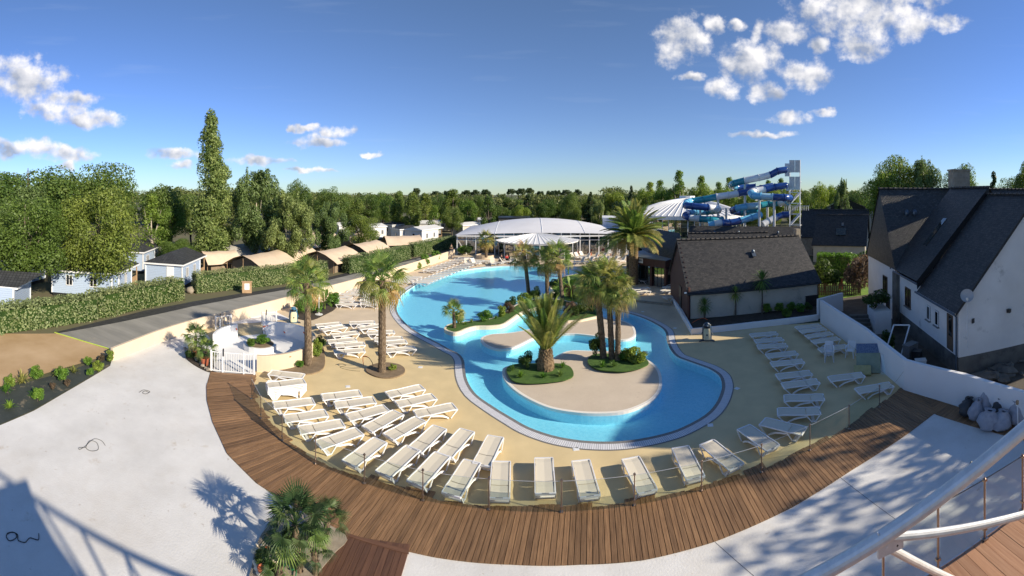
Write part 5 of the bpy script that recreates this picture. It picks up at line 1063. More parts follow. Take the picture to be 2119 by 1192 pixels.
def leaf_cards(g, pos, nrm, size, asp=1.0, droop=0.0):   # one rhombic card per leaf cluster
    n = len(pos); nr = nrm + g.normal(0, .55, (n, 3)); nr /= np.linalg.norm(nr, axis=1)[:, None] + 1e-9
    t = g.normal(0, 1, (n, 3)); t[:, 2] -= droop; t -= nr * (t * nr).sum(1)[:, None]; t /= np.linalg.norm(t, axis=1)[:, None] + 1e-9
    b = np.cross(nr, t); s = (size * g.uniform(.6, 1.35, n))[:, None]
    V = np.empty((n, 4, 3)); V[:, 0] = pos - t * s * asp; V[:, 1] = pos + b * s * .62; V[:, 2] = pos + t * s * asp; V[:, 3] = pos - b * s * .62
    return V.reshape(-1, 3), np.arange(n * 4).reshape(-1, 4)
def lobes_np(g, lobes, n, size, asp=1.0, droop=0.0, upbias=.25):
    L = np.array([(*c, *r) for c, r in lobes], float); w = L[:, 3] * L[:, 4] + L[:, 5] * L[:, 3]; w /= w.sum()
    k = g.choice(len(L), n, p=w); d = g.normal(0, 1, (n, 3)); d[:, 2] += upbias; d /= np.linalg.norm(d, axis=1)[:, None]
    rr = np.where(g.random(n) < .78, g.uniform(.80, 1.06, n), g.uniform(.25, .8, n))[:, None]
    pos = L[k, :3] + d * L[k, 3:] * rr
    return leaf_cards(g, pos, d, size, asp, droop)
def blob_lobes(g, n, rad, hgt, zc, lr=.3):                # a crown of unit height made of n overlapping lobes
    out = []
    for i in range(n):
        while True:
            v = g.uniform(-1, 1, 3)
            if .25 < np.linalg.norm(v) <= 1: break
        v = v / np.linalg.norm(v) * np.linalg.norm(v) ** .5
        s = lr * g.uniform(.65, 1.25); out.append(((v[0] * rad * .78, v[1] * rad * .78, zc + v[2] * hgt * .80), (s * rad * 1.15, s * rad * 1.15, s * hgt * 1.05)))
    return out
def limbs(mb, g, z0, r0, n, reach, top):
    mb.tube([(0, 0, -.02), (.01, 0, z0 * .5), (0, .01, z0), (.01, 0, z0 + (top - z0) * .5), (0, 0, top)], [r0 * 1.35, r0, r0 * .85, r0 * .5, r0 * .12], 7)
    for i in range(n):
        a = i * 2.4 + g.uniform(-.4, .4); z = z0 * g.uniform(.85, 1.3); e = reach * g.uniform(.6, 1)
        mb.tube([(0, 0, z), (math.cos(a) * e * .45, math.sin(a) * e * .45, z + (top - z) * .35), (math.cos(a) * e, math.sin(a) * e, z + (top - z) * g.uniform(.5, .8))], [r0 * .5, r0 * .3, r0 * .08], 5)
TREE = {}
def proto(kind, seed, leaf, lobes, n, size, asp=1.0, droop=0.0, z0=.2, r0=.022, bark='bark', reach=.22, top=.9, nl=6, ub=.25, extra=None):
    g = np.random.default_rng(seed); V, F = lobes_np(g, lobes(g), n, size, asp, droop, ub)
    if extra is not None:
        V2, F2 = extra(g); F = np.vstack([F, F2 + len(V)]); V = np.vstack([V, V2])
    tb = MB(); limbs(tb, g, z0, r0, nl, reach, top); tm = tb.mesh('trunk', smooth=True); tm.materials.append(MT[bark])
    TREE[kind] = (np_mesh('crown', V, F), tm, MT[leaf])
for k in range(3): proto('maple%d' % k, 20 + k, 'leaf_maple', lambda g: blob_lobes(g, 52, .46, .44, .55, .25), 24000, .0100, 1.1, z0=.16, r0=.024)
for k in range(3): proto('oak%d' % k, 30 + k, 'leaf_oak', lambda g: blob_lobes(g, 46, .44, .38, .61, .27), 15000, .0115, z0=.24)
for k in range(2): proto('lime%d' % k, 40 + k, 'leaf_lime', lambda g: blob_lobes(g, 40, .36, .40, .60, .27), 11000, .0125, z0=.2)
def flame(g):
    out = []
    for i in range(90):
        t_ = g.uniform(.06, 1); w_ = .135 * (1 - t_ ** 1.7) ** .75 * (.6 + .4 * min(1, t_ / .3)) ; a = g.uniform(0, 6.28); rr = g.uniform(.25, .85)
        out.append(((math.cos(a) * w_ * rr, math.sin(a) * w_ * rr, .05 + t_ * .92), (.030 + w_ * .28, .030 + w_ * .28, .055)))
    return out
proto('poplar', 50, 'leaf_poplar', flame, 26000, .0062, 1.2, z0=.05, r0=.014, reach=.05, top=.97, nl=10, ub=.1)
def columnl(g):
    out = []
    for i in range(40):
        t_ = g.uniform(0, 1); w_ = .21 * math.sin(math.pi * min(1, .12 + t_ * .85)) ** .8; a = g.uniform(0, 6.28); out.append(((math.cos(a) * w_ * .7, math.sin(a) * w_ * .7, .2 + t_ * .74), (.07, .07, .10)))
    return out
for k in range(2): proto('hornbeam%d' % k, 60 + k, 'leaf_oak' if k else 'leaf_maple', columnl, 9500, .0125, z0=.18, r0=.02, reach=.12)
def weep(g):
    out = []
    for i in range(42):
        t_ = g.uniform(.15, 1); w_ = .27 * math.sin(math.pi * min(.97, .1 + t_ * .82)) ** .7; a = g.uniform(0, 6.28); rr = g.uniform(.2, .95)
        out.append(((math.cos(a) * w_ * rr, math.sin(a) * w_ * rr, .12 + t_ * .78), (.050, .050, .12)))
    for i in range(7):
        a = g.uniform(0, 6.28); out.append(((math.cos(a) * .10, math.sin(a) * .10, g.uniform(.88, .98)), (.012, .012, .07)))
    return out
for k in range(2): proto('birch%d' % k, 70 + k, 'leaf_birch', weep, 26000, .0072, 1.9, 2.2, z0=.14, r0=.010, bark='birch_bark', reach=.10, top=.9, nl=4, ub=-.1)
def sparse(g):
    out = []
    for i in range(40):
        t_ = g.uniform(.3, 1); w_ = .24 * (1.06 - t_) ** .8 * g.uniform(.3, 1); a = g.uniform(0, 6.28); out.append(((math.cos(a) * w_, math.sin(a) * w_, t_ * .97), (.045, .045, .05)))
    return out
proto('aspen', 80, 'leaf_lime', sparse, 3000, .010, 1.3, z0=.2, r0=.012, bark='birch_bark', reach=.12, top=.98)
def umbrella(g):
    out = []
    for i in range(26):
        a = g.uniform(0, 6.28); rr = .34 * math.sqrt(g.random()); out.append(((math.cos(a) * rr, math.sin(a) * rr, .84 + g.uniform(-.08, .08) - rr * .18), (.11, .11, .07)))
    return out
def gauze(g): return [((g.uniform(-.3, .3), g.uniform(-.3, .3), g.uniform(.35, .95)), (.10, .10, .09)) for _ in range(16)]
proto('open_tree', 88, 'leaf_birch', gauze, 1500, .016, 1.3, z0=.3, r0=.010, bark='birch_bark', reach=.2, top=.9)
proto('pine', 90, 'leaf_pine', umbrella, 3600, .022, z0=.62, r0=.016, reach=.2, top=.85)
def cone_l(g):
    out = []
    for i in range(46):
        t_ = g.uniform(0, 1); w_ = .24 * (1 - t_) + .015; a = g.uniform(0, 6.28); out.append(((math.cos(a) * w_ * .75, math.sin(a) * w_ * .75, .1 + t_ * .88), (.03 + w_ * .34, .03 + w_ * .34, .045)))
    return out
proto('conifer', 95, 'leaf_pine', cone_l, 5200, .017, 1.4, .8, z0=.08, r0=.016, reach=.1, top=.97)
proto('dark_shrub', 101, 'leaf_dark_shrub', lambda g: blob_lobes(g, 18, .5, .46, .5, .38), 2600, .036, 1.2, z0=.1, r0=.03, reach=.2, top=.6)
proto('green_shrub', 102, 'leaf_shrub', lambda g: blob_lobes(g, 16, .5, .46, .5, .38), 1700, .046, 1.3, z0=.1, r0=.03, reach=.2, top=.6)
proto('light_shrub', 103, 'leaf_lime', lambda g: blob_lobes(g, 14, .5, .44, .5, .38), 1300, .052, 1.4, z0=.1, r0=.03, reach=.2, top=.6)
proto('brown_shrub', 104, 'leaf_brown', lambda g: blob_lobes(g, 16, .5, .46, .5, .36), 1300, .040, 1.6, z0=.1, r0=.03, reach=.2, top=.6)
rt = random.Random(11)
def tree(kind, x, ytop, d, wpx, label, cat='tree', group=None, name=None, zbase=0.0, h=None):
    p = A(x, d, zbase); hh = h if h else ZH(ytop, d) - zbase; base = {'maple': .94, 'oak': .90, 'lime': .74, 'poplar': .25, 'hornbeam': .46, 'birch': .58, 'aspen': .36, 'pine': .80, 'conifer': .52}
    kk = kind.rstrip('012'); s = (wpx / FPX * d) / base.get(kk, .95); cm, tm, lm = TREE[kind]
    r = thing(name or {'maple': 'maple_tree', 'oak': 'oak_tree', 'lime': 'lime_tree', 'poplar': 'poplar_tree', 'hornbeam': 'hornbeam_tree', 'birch': 'birch_tree', 'aspen': 'aspen_tree', 'pine': 'pine_tree', 'conifer': 'conifer_tree'}.get(kk, 'shrub'), label, cat, p, rt.uniform(0, 6.28), group)
    r.scale = (s, s, hh)
    mobj('crown' if cat == 'tree' else 'foliage', cm, lm, r); mobj('trunk' if cat == 'tree' else 'stem', tm, None, r)
    return r
def shrub(kind, p, w_, h, label, group=None, name='shrub'):
    cm, tm, lm = TREE[kind]; r = thing(name, label, 'shrub', p, rt.uniform(0, 6.28), group); r.scale = (w_, w_, h); mobj('foliage', cm, lm, r); mobj('stem', tm, None, r); return r
tree('maple0', 205, 384, 42, 205, 'big bright green maple rising over the left hedge')
tree('maple1', 52, 402, 41, 215, 'bright green maple at the left edge with ivy on its trunk')
tree('oak0', 58, 326, 62, 250, 'tall dark oak behind the left maple')
tree('birch1', 60, 385, 54, 190, 'grey green willow between the left maple and the oak')
tree('oak1', 222, 338, 66, 185, 'tall dark oak behind the big maple')
tree('oak2', -20, 340, 58, 190, 'dark oak cut by the left picture edge')
tree('oak2', 150, 352, 74, 150, 'dark oak between the two tall oaks at left')
tree('oak0', 342, 371, 72, 120, 'dark oak left of the poplar')
tree('aspen', 315, 400, 60, 70, 'thin bare stemmed tree before the oak left of the poplar')
tree('lime0', 352, 425, 68, 75, 'light green tree under the oak left of the poplar')
tree('maple2', 362, 490, 58, 90, 'low green tree at the foot of the poplar')
tree('oak1', 395, 400, 76, 90, 'dark oak directly behind the poplar')
tree('poplar', 437, 231, 60, 88, 'very tall poplar towering over the camp')
tree('maple1', 445, 440, 64, 90, 'green leafy tree around the poplar foot')
tree('birch0', 532, 353, 62, 145, 'large weeping birch right of the poplar')
tree('birch1', 597, 398, 58, 118, 'weeping birch with slender pale trunk above the tents')
tree('oak0', 614, 360, 96, 66, 'dark domed oak behind the weeping birches')
tree('oak2', 684, 382, 92, 74, 'dark round oak right of the domed oak')
tree('birch1', 684, 418, 66, 86, 'grey green willow standing among the tents')
tree('maple2', 748, 437, 76, 86, 'green maple beside the grey willow among tents')
rowk = [('oak1', 640, 400, 104, 70), ('oak0', 722, 392, 112, 66), ('oak2', 760, 396, 118, 66), ('lime0', 792, 398, 122, 60), ('oak1', 806, 404, 108, 44), ('hornbeam0', 826, 398, 102, 42), ('hornbeam1', 853, 400, 98, 44), ('hornbeam0', 880, 402, 108, 40), ('oak0', 905, 396, 122, 54), ('aspen', 900, 424, 94, 40), ('hornbeam1', 938, 394, 112, 56), ('lime1', 968, 412, 104, 46), ('oak2', 936, 424, 96, 50), ('hornbeam1', 1011, 408, 100, 40), ('oak1', 985, 404, 126, 52), ('oak0', 1040, 420, 112, 44), ('lime0', 1078, 424, 108, 48), ('conifer', 1092, 402, 120, 44), ('oak2', 1060, 404, 136, 60), ('oak1', 1128, 412, 124, 48), ('maple0', 1181, 397, 106, 56), ('oak0', 1150, 406, 134, 46), ('birch0', 1240, 414, 102, 58), ('oak2', 1215, 404, 130, 50), ('conifer', 1222, 396, 124, 34), ('lime1', 1272, 396, 126, 60), ('conifer', 1306, 383, 114, 30), ('oak1', 1292, 402, 128, 50), ('oak0', 1252, 404, 138, 60)]
for i, (k, x, y, d, w_) in enumerate(sorted(rowk, key=lambda a: a[1])): tree(k, x, y, d, w_, '%s tree from the left in the far row behind tents and hall' % ordw(i + 1), group='trees in the far row')
rowr = [('lime0', 1336, 390, 118, 50), ('aspen', 1346, 376, 128, 44), ('lime1', 1370, 388, 112, 56), ('aspen', 1366, 372, 120, 36), ('aspen', 1406, 352, 112, 50), ('birch0', 1398, 384, 118, 54), ('lime0', 1450, 378, 104, 66), ('aspen', 1452, 363, 110, 44), ('aspen', 1487, 376, 118, 34), ('aspen', 1509, 366, 112, 34), ('lime1', 1498, 388, 110, 60), ('lime0', 1545, 400, 104, 56), ('aspen', 1590, 372, 110, 34), ('lime1', 1600, 384, 106, 56), ('aspen', 1616, 368, 114, 30), ('maple2', 1575, 415, 98, 56), ('lime0', 1640, 400, 104, 44), ('lime1', 1697, 377, 92, 50), ('lime0', 1725, 384, 96, 44), ('birch1', 1744, 371, 90, 44), ('oak0', 1775, 378, 110, 60), ('oak1', 1668, 394, 118, 54)]
for i, (k, x, y, d, w_) in enumerate(sorted(rowr, key=lambda a: a[1])): tree(k, x, y, d, w_, 'light tree, %s from the left among those behind the slide and barn' % ordw(i + 1), group='trees behind the water slide')
tree('maple1', 1862, 319, 78, 150, 'big sunlit tree rising behind the white house gable')
tree('lime1', 1830, 345, 74, 80, 'feathery light green tree left of the house gable', zbase=0)
tree('birch0', 1915, 332, 76, 110, 'drooping dark tree between gable and chimney')
tree('maple0', 1990, 337, 78, 96, 'sunlit round tree right of the stone chimney')
tree('conifer', 2056, 353, 82, 44, 'dark conifer above the pale roof')
tree('oak1', 2100, 366, 90, 90, 'dark tree line above the pale roof at the right')
tree('maple2', 2128, 312, 70, 66, 'tree cut off by the right picture edge')
# trees right of and behind the viewer whose shade dapples the plaza
for i, (x, y, h, w_) in enumerate(((28.5, 1.5, 12.5, 8), (33, -.5, 14, 8), (26, -3.0, 11, 7), (37, 1.0, 15.5, 8))):
    cm, tm, lm = TREE['open_tree']; r = thing('aspen_tree', 'tree outside the right edge, %s towards the back, shading the plaza' % ordw(i + 1), 'tree', (x, y, 0), i, 'trees outside the frame'); r.scale = (w_ / .8, w_ / .8, h); mobj('crown', cm, lm, r); mobj('trunk', tm, None, r)

# far wood: nobody could count these
g = np.random.default_rng(5); VV, FF = [], []; base = 0
for i in range(520):
    th = g.uniform(-1.25, 1.25); d = g.uniform(125, 420) if i > 160 else g.uniform(118, 170); h = g.uniform(7.5, 10.2) + (d - 120) * .004 + (2.0 if th > .2 and th < .8 else 0) + (2.5 if th < -.55 else 0)
    rr = h * g.uniform(.32, .5); cx, cyy = d * math.sin(th), d * math.cos(th); n = int(900 if d < 190 else 420); lob = [((cx + g.uniform(-1, 1) * rr * .6, cyy + g.uniform(-1, 1) * rr * .6, h * g.uniform(.25, .86)), (rr * .5, rr * .5, h * .14 + .4)) for _ in range(9)]
    V, F = lobes_np(g, lob, n, .34 if d < 190 else .55); VV.append(V); FF.append(F + base); base += len(V)
wood = mobj('woodland', np_mesh('woodland', np.vstack(VV), np.vstack(FF)), MT['leaf_wood']); tag(wood, 'far mixed woodland along the horizon', 'woodland', kind='stuff')
for i, x in enumerate((862, 902, 925, 966, 984, 1005, 1058, 1078, 1096, 1118, 1140, 1154, 1172, 1195)):
    tree('pine', x, 386 + (i * 7) % 8, 250 + (i * 37) % 60, 16 + (i * 5) % 9, 'dark umbrella pine on the skyline, %s from the left' % ordw(i + 1), group='umbrella pines on the skyline')

# ------------------------------------------------------------------ hedges
def hedge(label, line, th, h, dens=95, mat_='leaf_hedge', size=.075, seed=1, name='hedge'):
    g = np.random.default_rng(seed); c = sum(line, Vector()) / len(line); r = thing(name, label, 'hedge', (c.x, c.y, 0)); P_, N_ = [], []
    core = MB()
    for a, b_ in zip(line[:-1], line[1:]):
        L = (b_ - a).length; u = np.array((b_ - a)[:]) / L; v = np.array((-u[1], u[0], 0)); z = np.array((0, 0, 1.)); o = np.array(a[:])
        for (n_, s_) in (('f', -1), ('b', 1)):
            k = int(L * h * dens); t_ = g.uniform(0, L, k)[:, None]; zz = g.uniform(.03, h, k)[:, None]; wob = (.10 * np.sin(t_ * 1.7 + zz * 2 + s_) + g.normal(0, .05, (k, 1)))
            P_.append(o + u * t_ + v * s_ * (th / 2 + wob - .25 * (zz / h) ** 4) + z * zz); N_.append(np.repeat((v * s_)[None], k, 0) + .25 * z)
        k = int(L * th * dens * 1.2); t_ = g.uniform(0, L, k)[:, None]; P_.append(o + u * t_ + v * g.uniform(-th / 2, th / 2, k)[:, None] + z * (h + .07 * np.sin(t_ * 2.3) + g.normal(0, .06, (k, 1)))); N_.append(np.repeat(z[None], k, 0))
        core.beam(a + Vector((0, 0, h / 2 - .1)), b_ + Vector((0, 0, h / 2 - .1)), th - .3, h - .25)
    for e, s_, nb in ((line[0], -1, line[1]), (line[-1], 1, line[-2])):
        u = np.array(((line[-1] - line[-2]) if s_ > 0 else (line[1] - line[0])).normalized()[:]); v = np.array((-u[1], u[0], 0)); k = int(th * h * dens * 1.2)
        P_.append(np.array(e[:]) + v * g.uniform(-th / 2, th / 2, k)[:, None] + u * s_ * (g.normal(0, .06, k)[:, None]) + np.array((0, 0, 1.)) * g.uniform(.03, h, k)[:, None]); N_.append(np.repeat((u * s_)[None], k, 0))
    V, F = leaf_cards(g, np.vstack(P_), np.vstack(N_), size); V = V - np.array(r.location[:])
    mobj('foliage', np_mesh('foliage', V, F), MT[mat_], r); core.build('dark_core', MT['leaf_dark_shrub'], r)  # solid dark box in place of the hedge's shaded inside
    return r
back = lambda p, k=.9: p + Vector((p.x, p.y, 0)).normalized() * k
hedge('loose unclipped hedge at the far left beside the sand', [back(P(-60,700)), back(P(60,684)), back(P(190,664))], 1.9, 1.85, 80, size=.095, seed=2)
hedge('thick hedge below the big maple, ending at the blue mobile home', [back(P(192,662)), back(P(280,642)), back(P(368,622))], 1.9, 2.0, 95, seed=3)
hedge('long clipped hedge behind the notice board', [back(P(402,609), .7), back(P(540,594), .7), back(P(672,577), .7)], 1.4, 2.0, 100, seed=4)
hedge('clipped hedge before the second canvas tent', [back(P(716,568), .7), back(P(780,553), .7), back(P(842,537), .7)], 1.4, 2.05, 90, seed=5)
hedge('last clipped hedge reaching the pool hall', [back(P(850,533), .7), back(P(895,522), .7), back(P(938,513), .7)], 1.4, 2.1, 80, seed=6)
hedge('low hedge stub beside the canvas tent pole', [A(607, 52.5), A(628, 53.0)], 1.0, 1.5, 80, seed=7)
hedge('rounded hedge at the back of the small lawn', [A(1692, 54.5), A(1740, 54.5), A(1768, 53.5)], 2.2, 2.4, 60, 'leaf_shrub', .12, 8)

# garden beyond the white wall
sheet('garden_lawn', [A(1688, 40), A(1700, 53), A(1800, 53), A(1798, 43)], [], .02, MT['lawn'])
gf = thing('picket_fence', 'dark wooden picket fence between lawn and yard', 'fence', A(1730, 42.5)); f0, f1 = A(1687, 42.6), A(1780, 42.6)
for i in range(22):
    p = f0.lerp(f1, i / 21); MB().box(p + Vector((0,0,.62)), (.11, .03, 1.2 if i % 2 else 1.12), rz=-.73).build('picket', MT['wood_brown'], gf)
for z in (.35, .95): MB().beam(f0 + Vector((.02,.04,z)), f1 + Vector((.02,.04,z)), .04, .09).build('rail', MT['wood_brown'], gf)
shrub('dark_shrub', A(1707, 43.8), 3.0, 3.4, 'round dark green bush behind the picket fence')
shrub('brown_shrub', A(1778, 43.5), 3.2, 4.0, 'tall brownish bush against the white house')
shrub('dark_shrub', A(1790, 46.5), 3.4, 3.6, 'dark bush beside the house gable end')
shrub('dark_shrub', A(1812, 31.8, 1.5), 2.2, 1.4, 'dark shrub growing in the tall white planter')
shrub('light_shrub', A(1683, 45), 1.6, 2.4, 'yellowish grassy plant at the cottage corner')
shrub('dark_shrub', A(1838, 27.6), 1.0, 1.3, 'small dark weed bush by the yard steps')
bb = thing('garden_chair', 'small red seat standing on the lawn', 'chair', A(1743, 45.5)); cc = A(1743, 45.5); mat('red_plastic', (.42,.05,.03), rough=.5)
MB().box(cc + Vector((0,0,.42)), (.5,.5,.06)).build('seat', MT['red_plastic'], bb); MB().box(cc + Vector((.02,.24,.75)), (.5,.06,.6)).build('backrest', MT['red_plastic'], bb)
for dx in (-.2,.2):
    for dy in (-.2,.2): MB().box(cc + Vector((dx,dy,.2)), (.05,.05,.4)).build('leg', MT['red_plastic'], bb)

# ------------------------------------------------------------------ palms
def fan_frond(seed, droop):                               # petiole and a pleated fan of separate leaflets
    g = random.Random(seed); b = MB(); pl = .60
    b.tube([(0,0,0), (.3,0,.03), (pl,0,0)], [.016,.011,.010], 4)
    n = 22
    for i in range(n):
        a = R(-118 + 236 * i / (n - 1)); L = (.52 - .13 * abs(a) / 2.06) * g.uniform(.9, 1.08); w_ = .020
        dx, dy = math.cos(a), math.sin(a); px, py = -dy * w_, dx * w_; dr = droop * g.uniform(.7, 1.4)
        m_ = (pl + dx * L * .55, dy * L * .55, -.05 * droop); e = (pl + dx * L * .97, dy * L * .97, -.10 - .34 * dr)
        b.add([(pl, 0, 0), (m_[0] + px, m_[1] + py, m_[2]), (m_[0] - px, m_[1] - py, m_[2]), (m_[0], m_[1], m_[2] - .016), e], [(0, 3, 1), (0, 2, 3), (1, 3, 4), (3, 2, 4)])
    return b.mesh('frond')
def feather_frond(seed, curve, L=1.0, n=34, wl=.22, lw=.0085):      # arched rachis with two rows of leaflets
    g = random.Random(seed); b = MB(); pts = []
    for i in range(13):
        t_ = i / 12; pts.append(Vector((L * (t_ - .10 * curve * t_ ** 3), 0, L * (.10 * t_ - .42 * curve * t_ ** 2.3))))
    b.tube(pts, [.016 * (1 - .85 * i / 12) * L + .002 for i in range(13)], 4)
    for i in range(n):
        t_ = .10 + .9 * (i + .5) / n; f = t_ * 12; k = min(11, int(f)); p = pts[k].lerp(pts[k + 1], f - k); tt = (pts[k + 1] - pts[k]).normalized()
        ll = wl * L * (math.sin(math.pi * min(1, .18 + t_ * .78)) ** .6) * g.uniform(.9, 1.1)
        for s_ in (-1, 1):
            dr = Vector((.62, s_ * .78, .22)); d_ = (tt * dr.x + Vector((0, s_ * .78, 0)) + Vector((0, 0, .24))).normalized(); w_ = tt * lw * L
            q_ = p + d_ * ll * .6; e = p + d_ * ll + Vector((0, 0, -ll * .28))
            b.add([p - w_, p + w_, q_ + w_ * .9, q_ - w_ * .9, e], [(0, 1, 2, 3), (3, 2, 4)])
    return b.mesh('frond')
STIFF = [fan_frond(4, .12), fan_frond(5, .3)]
FAN = [fan_frond(1, .3), fan_frond(2, .6), fan_frond(3, 1.1)]; FEA = [feather_frond(1, .45, lw=.012), feather_frond(2, .85, lw=.012), feather_frond(3, 1.3, lw=.012)]; UPR = [feather_frond(7, .12, wl=.17, n=40), feather_frond(8, .32, wl=.17, n=40)]
for m in FAN + STIFF + FEA + UPR: m.materials.append(None)
def crown(r, z, meshes, n, L, e_hi, e_lo, mats, seed, lx=0, ly=0):
    g = random.Random(seed)
    for i in range(n):
        f = i / max(1, n - 1); yaw = i * 2.39996 + g.uniform(-.25, .25); el = R(e_hi + (e_lo - e_hi) * f ** .85 + g.uniform(-8, 8)); k = min(len(meshes) - 1, int(f * len(meshes) * .999))
        o = bpy.data.objects.new('frond', meshes[k]); col.objects.link(o); o.parent = r; o.location = (lx, ly, z - .12 * f * L * .3)
        o.rotation_euler = (Matrix.Rotation(yaw, 3, 'Z') @ Matrix.Rotation(-el, 3, 'Y') @ Matrix.Rotation(g.uniform(-.4, .4), 3, 'X')).to_euler(); s = L * g.uniform(.86, 1.1); o.scale = (s, s, s)
        mm = mats[2] if (f > .88 and len(mats) > 2) else (mats[1] if g.random() < (.25 + .35 * f) else mats[0]); o.material_slots[0].link = 'OBJECT'; o.material_slots[0].material = MT[mm]
def shaggy(b, pts, r0, r1, seed, bumps=1):                # fibrous trunk: ringed tube bristling with old leaf bases
    g = random.Random(seed); line = smooth_line(pts, 6); n = len(line)
    b.tube(line, [(r0 + (r1 - r0) * i / (n - 1)) * g.uniform(.92, 1.08) for i in range(n)], 10)
    H = (line[-1] - line[0]).length
    for i in range(int(H * 95 * bumps)):
        f = g.random(); k = min(n - 2, int(f * (n - 1))); c = line[k].lerp(line[k + 1], f * (n - 1) - k); a = g.uniform(0, 6.28); rr = r0 + (r1 - r0) * f; d = Vector((math.cos(a), math.sin(a), 0)); s_ = g.uniform(.5, 1.1) * .045; t_ = Vector((-d.y, d.x, 0))
        p = c + d * rr * .95; b.add([p - t_ * s_ * .7, p + t_ * s_ * .7, p + d * s_ * 1.1 + Vector((0, 0, s_ * 1.9))], [(0, 1, 2)])
def fan_palm(label, bx, by, cx, cyy, L, n=30, r0=.17, seed=0, zb=0.0, mats=('frond_green', 'frond_olive', 'frond_dry'), e=(80, -42), name='fan_palm', grp='fan palms', fm=None):
    p = P(bx, by, zb); d = dist(p); top = A(cx, d, ZH(cyy, d)); r = thing(name, label, 'palm tree', p, 0, grp); t_ = top - p; b = MB()
    shaggy(b, [(0, 0, -.05), t_ * .4 + Vector((.02, .01, 0)), t_], r0, r0 * .86, seed); b.build('trunk', MT['palm_fibre'], r, local=True)
    crown(r, t_.z, fm or FAN, n, L, e[0], e[1], mats, seed + 50, t_.x, t_.y); return r
fan_palm('tall shaggy fan palm at the left bed beside the splash pool', 638, 757, 634, 585, 1.55, 28, .225, 1)
fan_palm('tall shaggy fan palm in the round bed on the sun deck', 790, 771, 790, 580, 1.62, 30, .235, 2)
fan_palm('tall slim fan palm, left one of three on the planted island', 1095, 618, 1085, 530, 1.55, 24, .19, 3, .18, ('frond_olive', 'frond_dry', 'frond_dry'))
fan_palm('tall slim fan palm, middle one of three on the planted island', 1132, 621, 1131, 540, 1.55, 24, .19, 4, .18, ('frond_green', 'frond_olive', 'frond_dry'))
fan_palm('tall slim fan palm, right one of three on the planted island', 1164, 626, 1154, 530, 1.6, 26, .19, 5, .18, ('frond_green', 'frond_olive', 'frond_dry'))
fan_palm('fan palm with broad full crown, left trunk of the trio on the near island', 1249, 741, 1234, 585, 1.6, 32, .21, 6, .14)
fan_palm('fan palm, middle trunk of the trio on the near island', 1266, 744, 1258, 580, 1.5, 28, .19, 7, .14, ('frond_olive', 'frond_green', 'frond_dry'))
fan_palm('fan palm with lowest crown, right trunk of the trio on the near island', 1278, 746, 1279, 605, 1.3, 26, .18, 8, .14, ('frond_olive', 'frond_green', 'frond_dry'))
fan_palm('small young fan palm at the left tip of the planted island', 940, 678, 938, 646, .95, 20, .13, 9, .2, ('frond_green', 'frond_olive', 'frond_olive'), (85, 0))
fan_palm('fan palm in the cream ring planter by the pool hall', 1006, 532, 1005, 497, 1.6, 24, .22, 10, .5, ('frond_olive', 'frond_dark', 'frond_dry'))
fan_palm('dark fan palm in a pot beside the white gate, taller one', 403, 740, 405, 696, .88, 24, .10, 11, 0, ('frond_dark', 'frond_green', 'frond_olive'), (80, -25))
fan_palm('dark fan palm in a pot beside the white gate, shorter one', 423, 752, 428, 722, .75, 22, .09, 12, 0, ('frond_green', 'frond_dark', 'frond_olive'), (80, -25))
for i, (bx, by, cx, cyy, L, n, lb) in enumerate(((620,1185,610,1085,.98,24,'broad dark fan palm, largest in the bottom bed'), (668,1125,678,1078,.72,16,'dark fan palm at the right of the bottom bed'), (575,1215,578,1170,.62,14,'low fan palm at the front of the bottom bed'), (652,1190,650,1140,.55,13,'small fan palm in the middle of the bottom bed'))):
    fan_palm(lb, bx, by, cx, cyy, L, n, .10, 20 + i, 0, ('frond_dark', 'frond_dark', 'frond_green'), (78, -15), fm=STIFF)
# feather palms
def scaly_trunk(b, h, rb, rt_, n, seed):
    g = random.Random(seed); b.tube([(0,0,0), (0,0,h * .3), (0,0,h * .75), (0,0,h)], [rb, rb * 1.05, rt_ * 1.05, rt_ * .7], 14)
    for i in range(n):
        f = i / n; a = i * 2.39996; z = h * (.04 + .94 * f); rr = rb + (rt_ - rb) * f; d = Vector((math.cos(a), math.sin(a), 0)); t_ = Vector((-d.y, d.x, 0)); s_ = .13 * max(.7, rb * 1.6) * g.uniform(.85, 1.15)
        p = d * rr * .94 + Vector((0, 0, z)); b.add([p - t_ * s_, p - Vector((0, 0, s_ * .9)), p + t_ * s_, p + Vector((0, 0, s_ * 1.0)) + d * s_ * .8, p + d * s_ * .55], [(0, 1, 4), (1, 2, 4), (2, 3, 4), (3, 0, 4)])
p = P(1311, 591); d = dist(p); bp_ = thing('date_palm', 'huge date palm with arching crown before the bar', 'palm tree', p); zt = ZH(490, d); b = MB(); scaly_trunk(b, zt, .52, .46, 320, 3); b.build('trunk', MT['palm_scale'], bp_, local=True)
crown(bp_, zt + .1, FEA, 76, 3.9, 85, -8, ('frond_green', 'frond_olive', 'frond_dry'), 77)
p = P(1129, 765, .14); cp_ = thing('date_palm', 'stout young date palm with upright fronds and pineapple trunk, in the near island bed', 'palm tree', p); b = MB()
scaly_trunk(b, 1.2, .47, .34, 150, 5); b.build('trunk', MT['palm_scale'], cp_, local=True); crown(cp_, 1.05, UPR, 38, 3.0, 88, 48, ('frond_olive', 'frond_green', 'frond_olive'), 78)
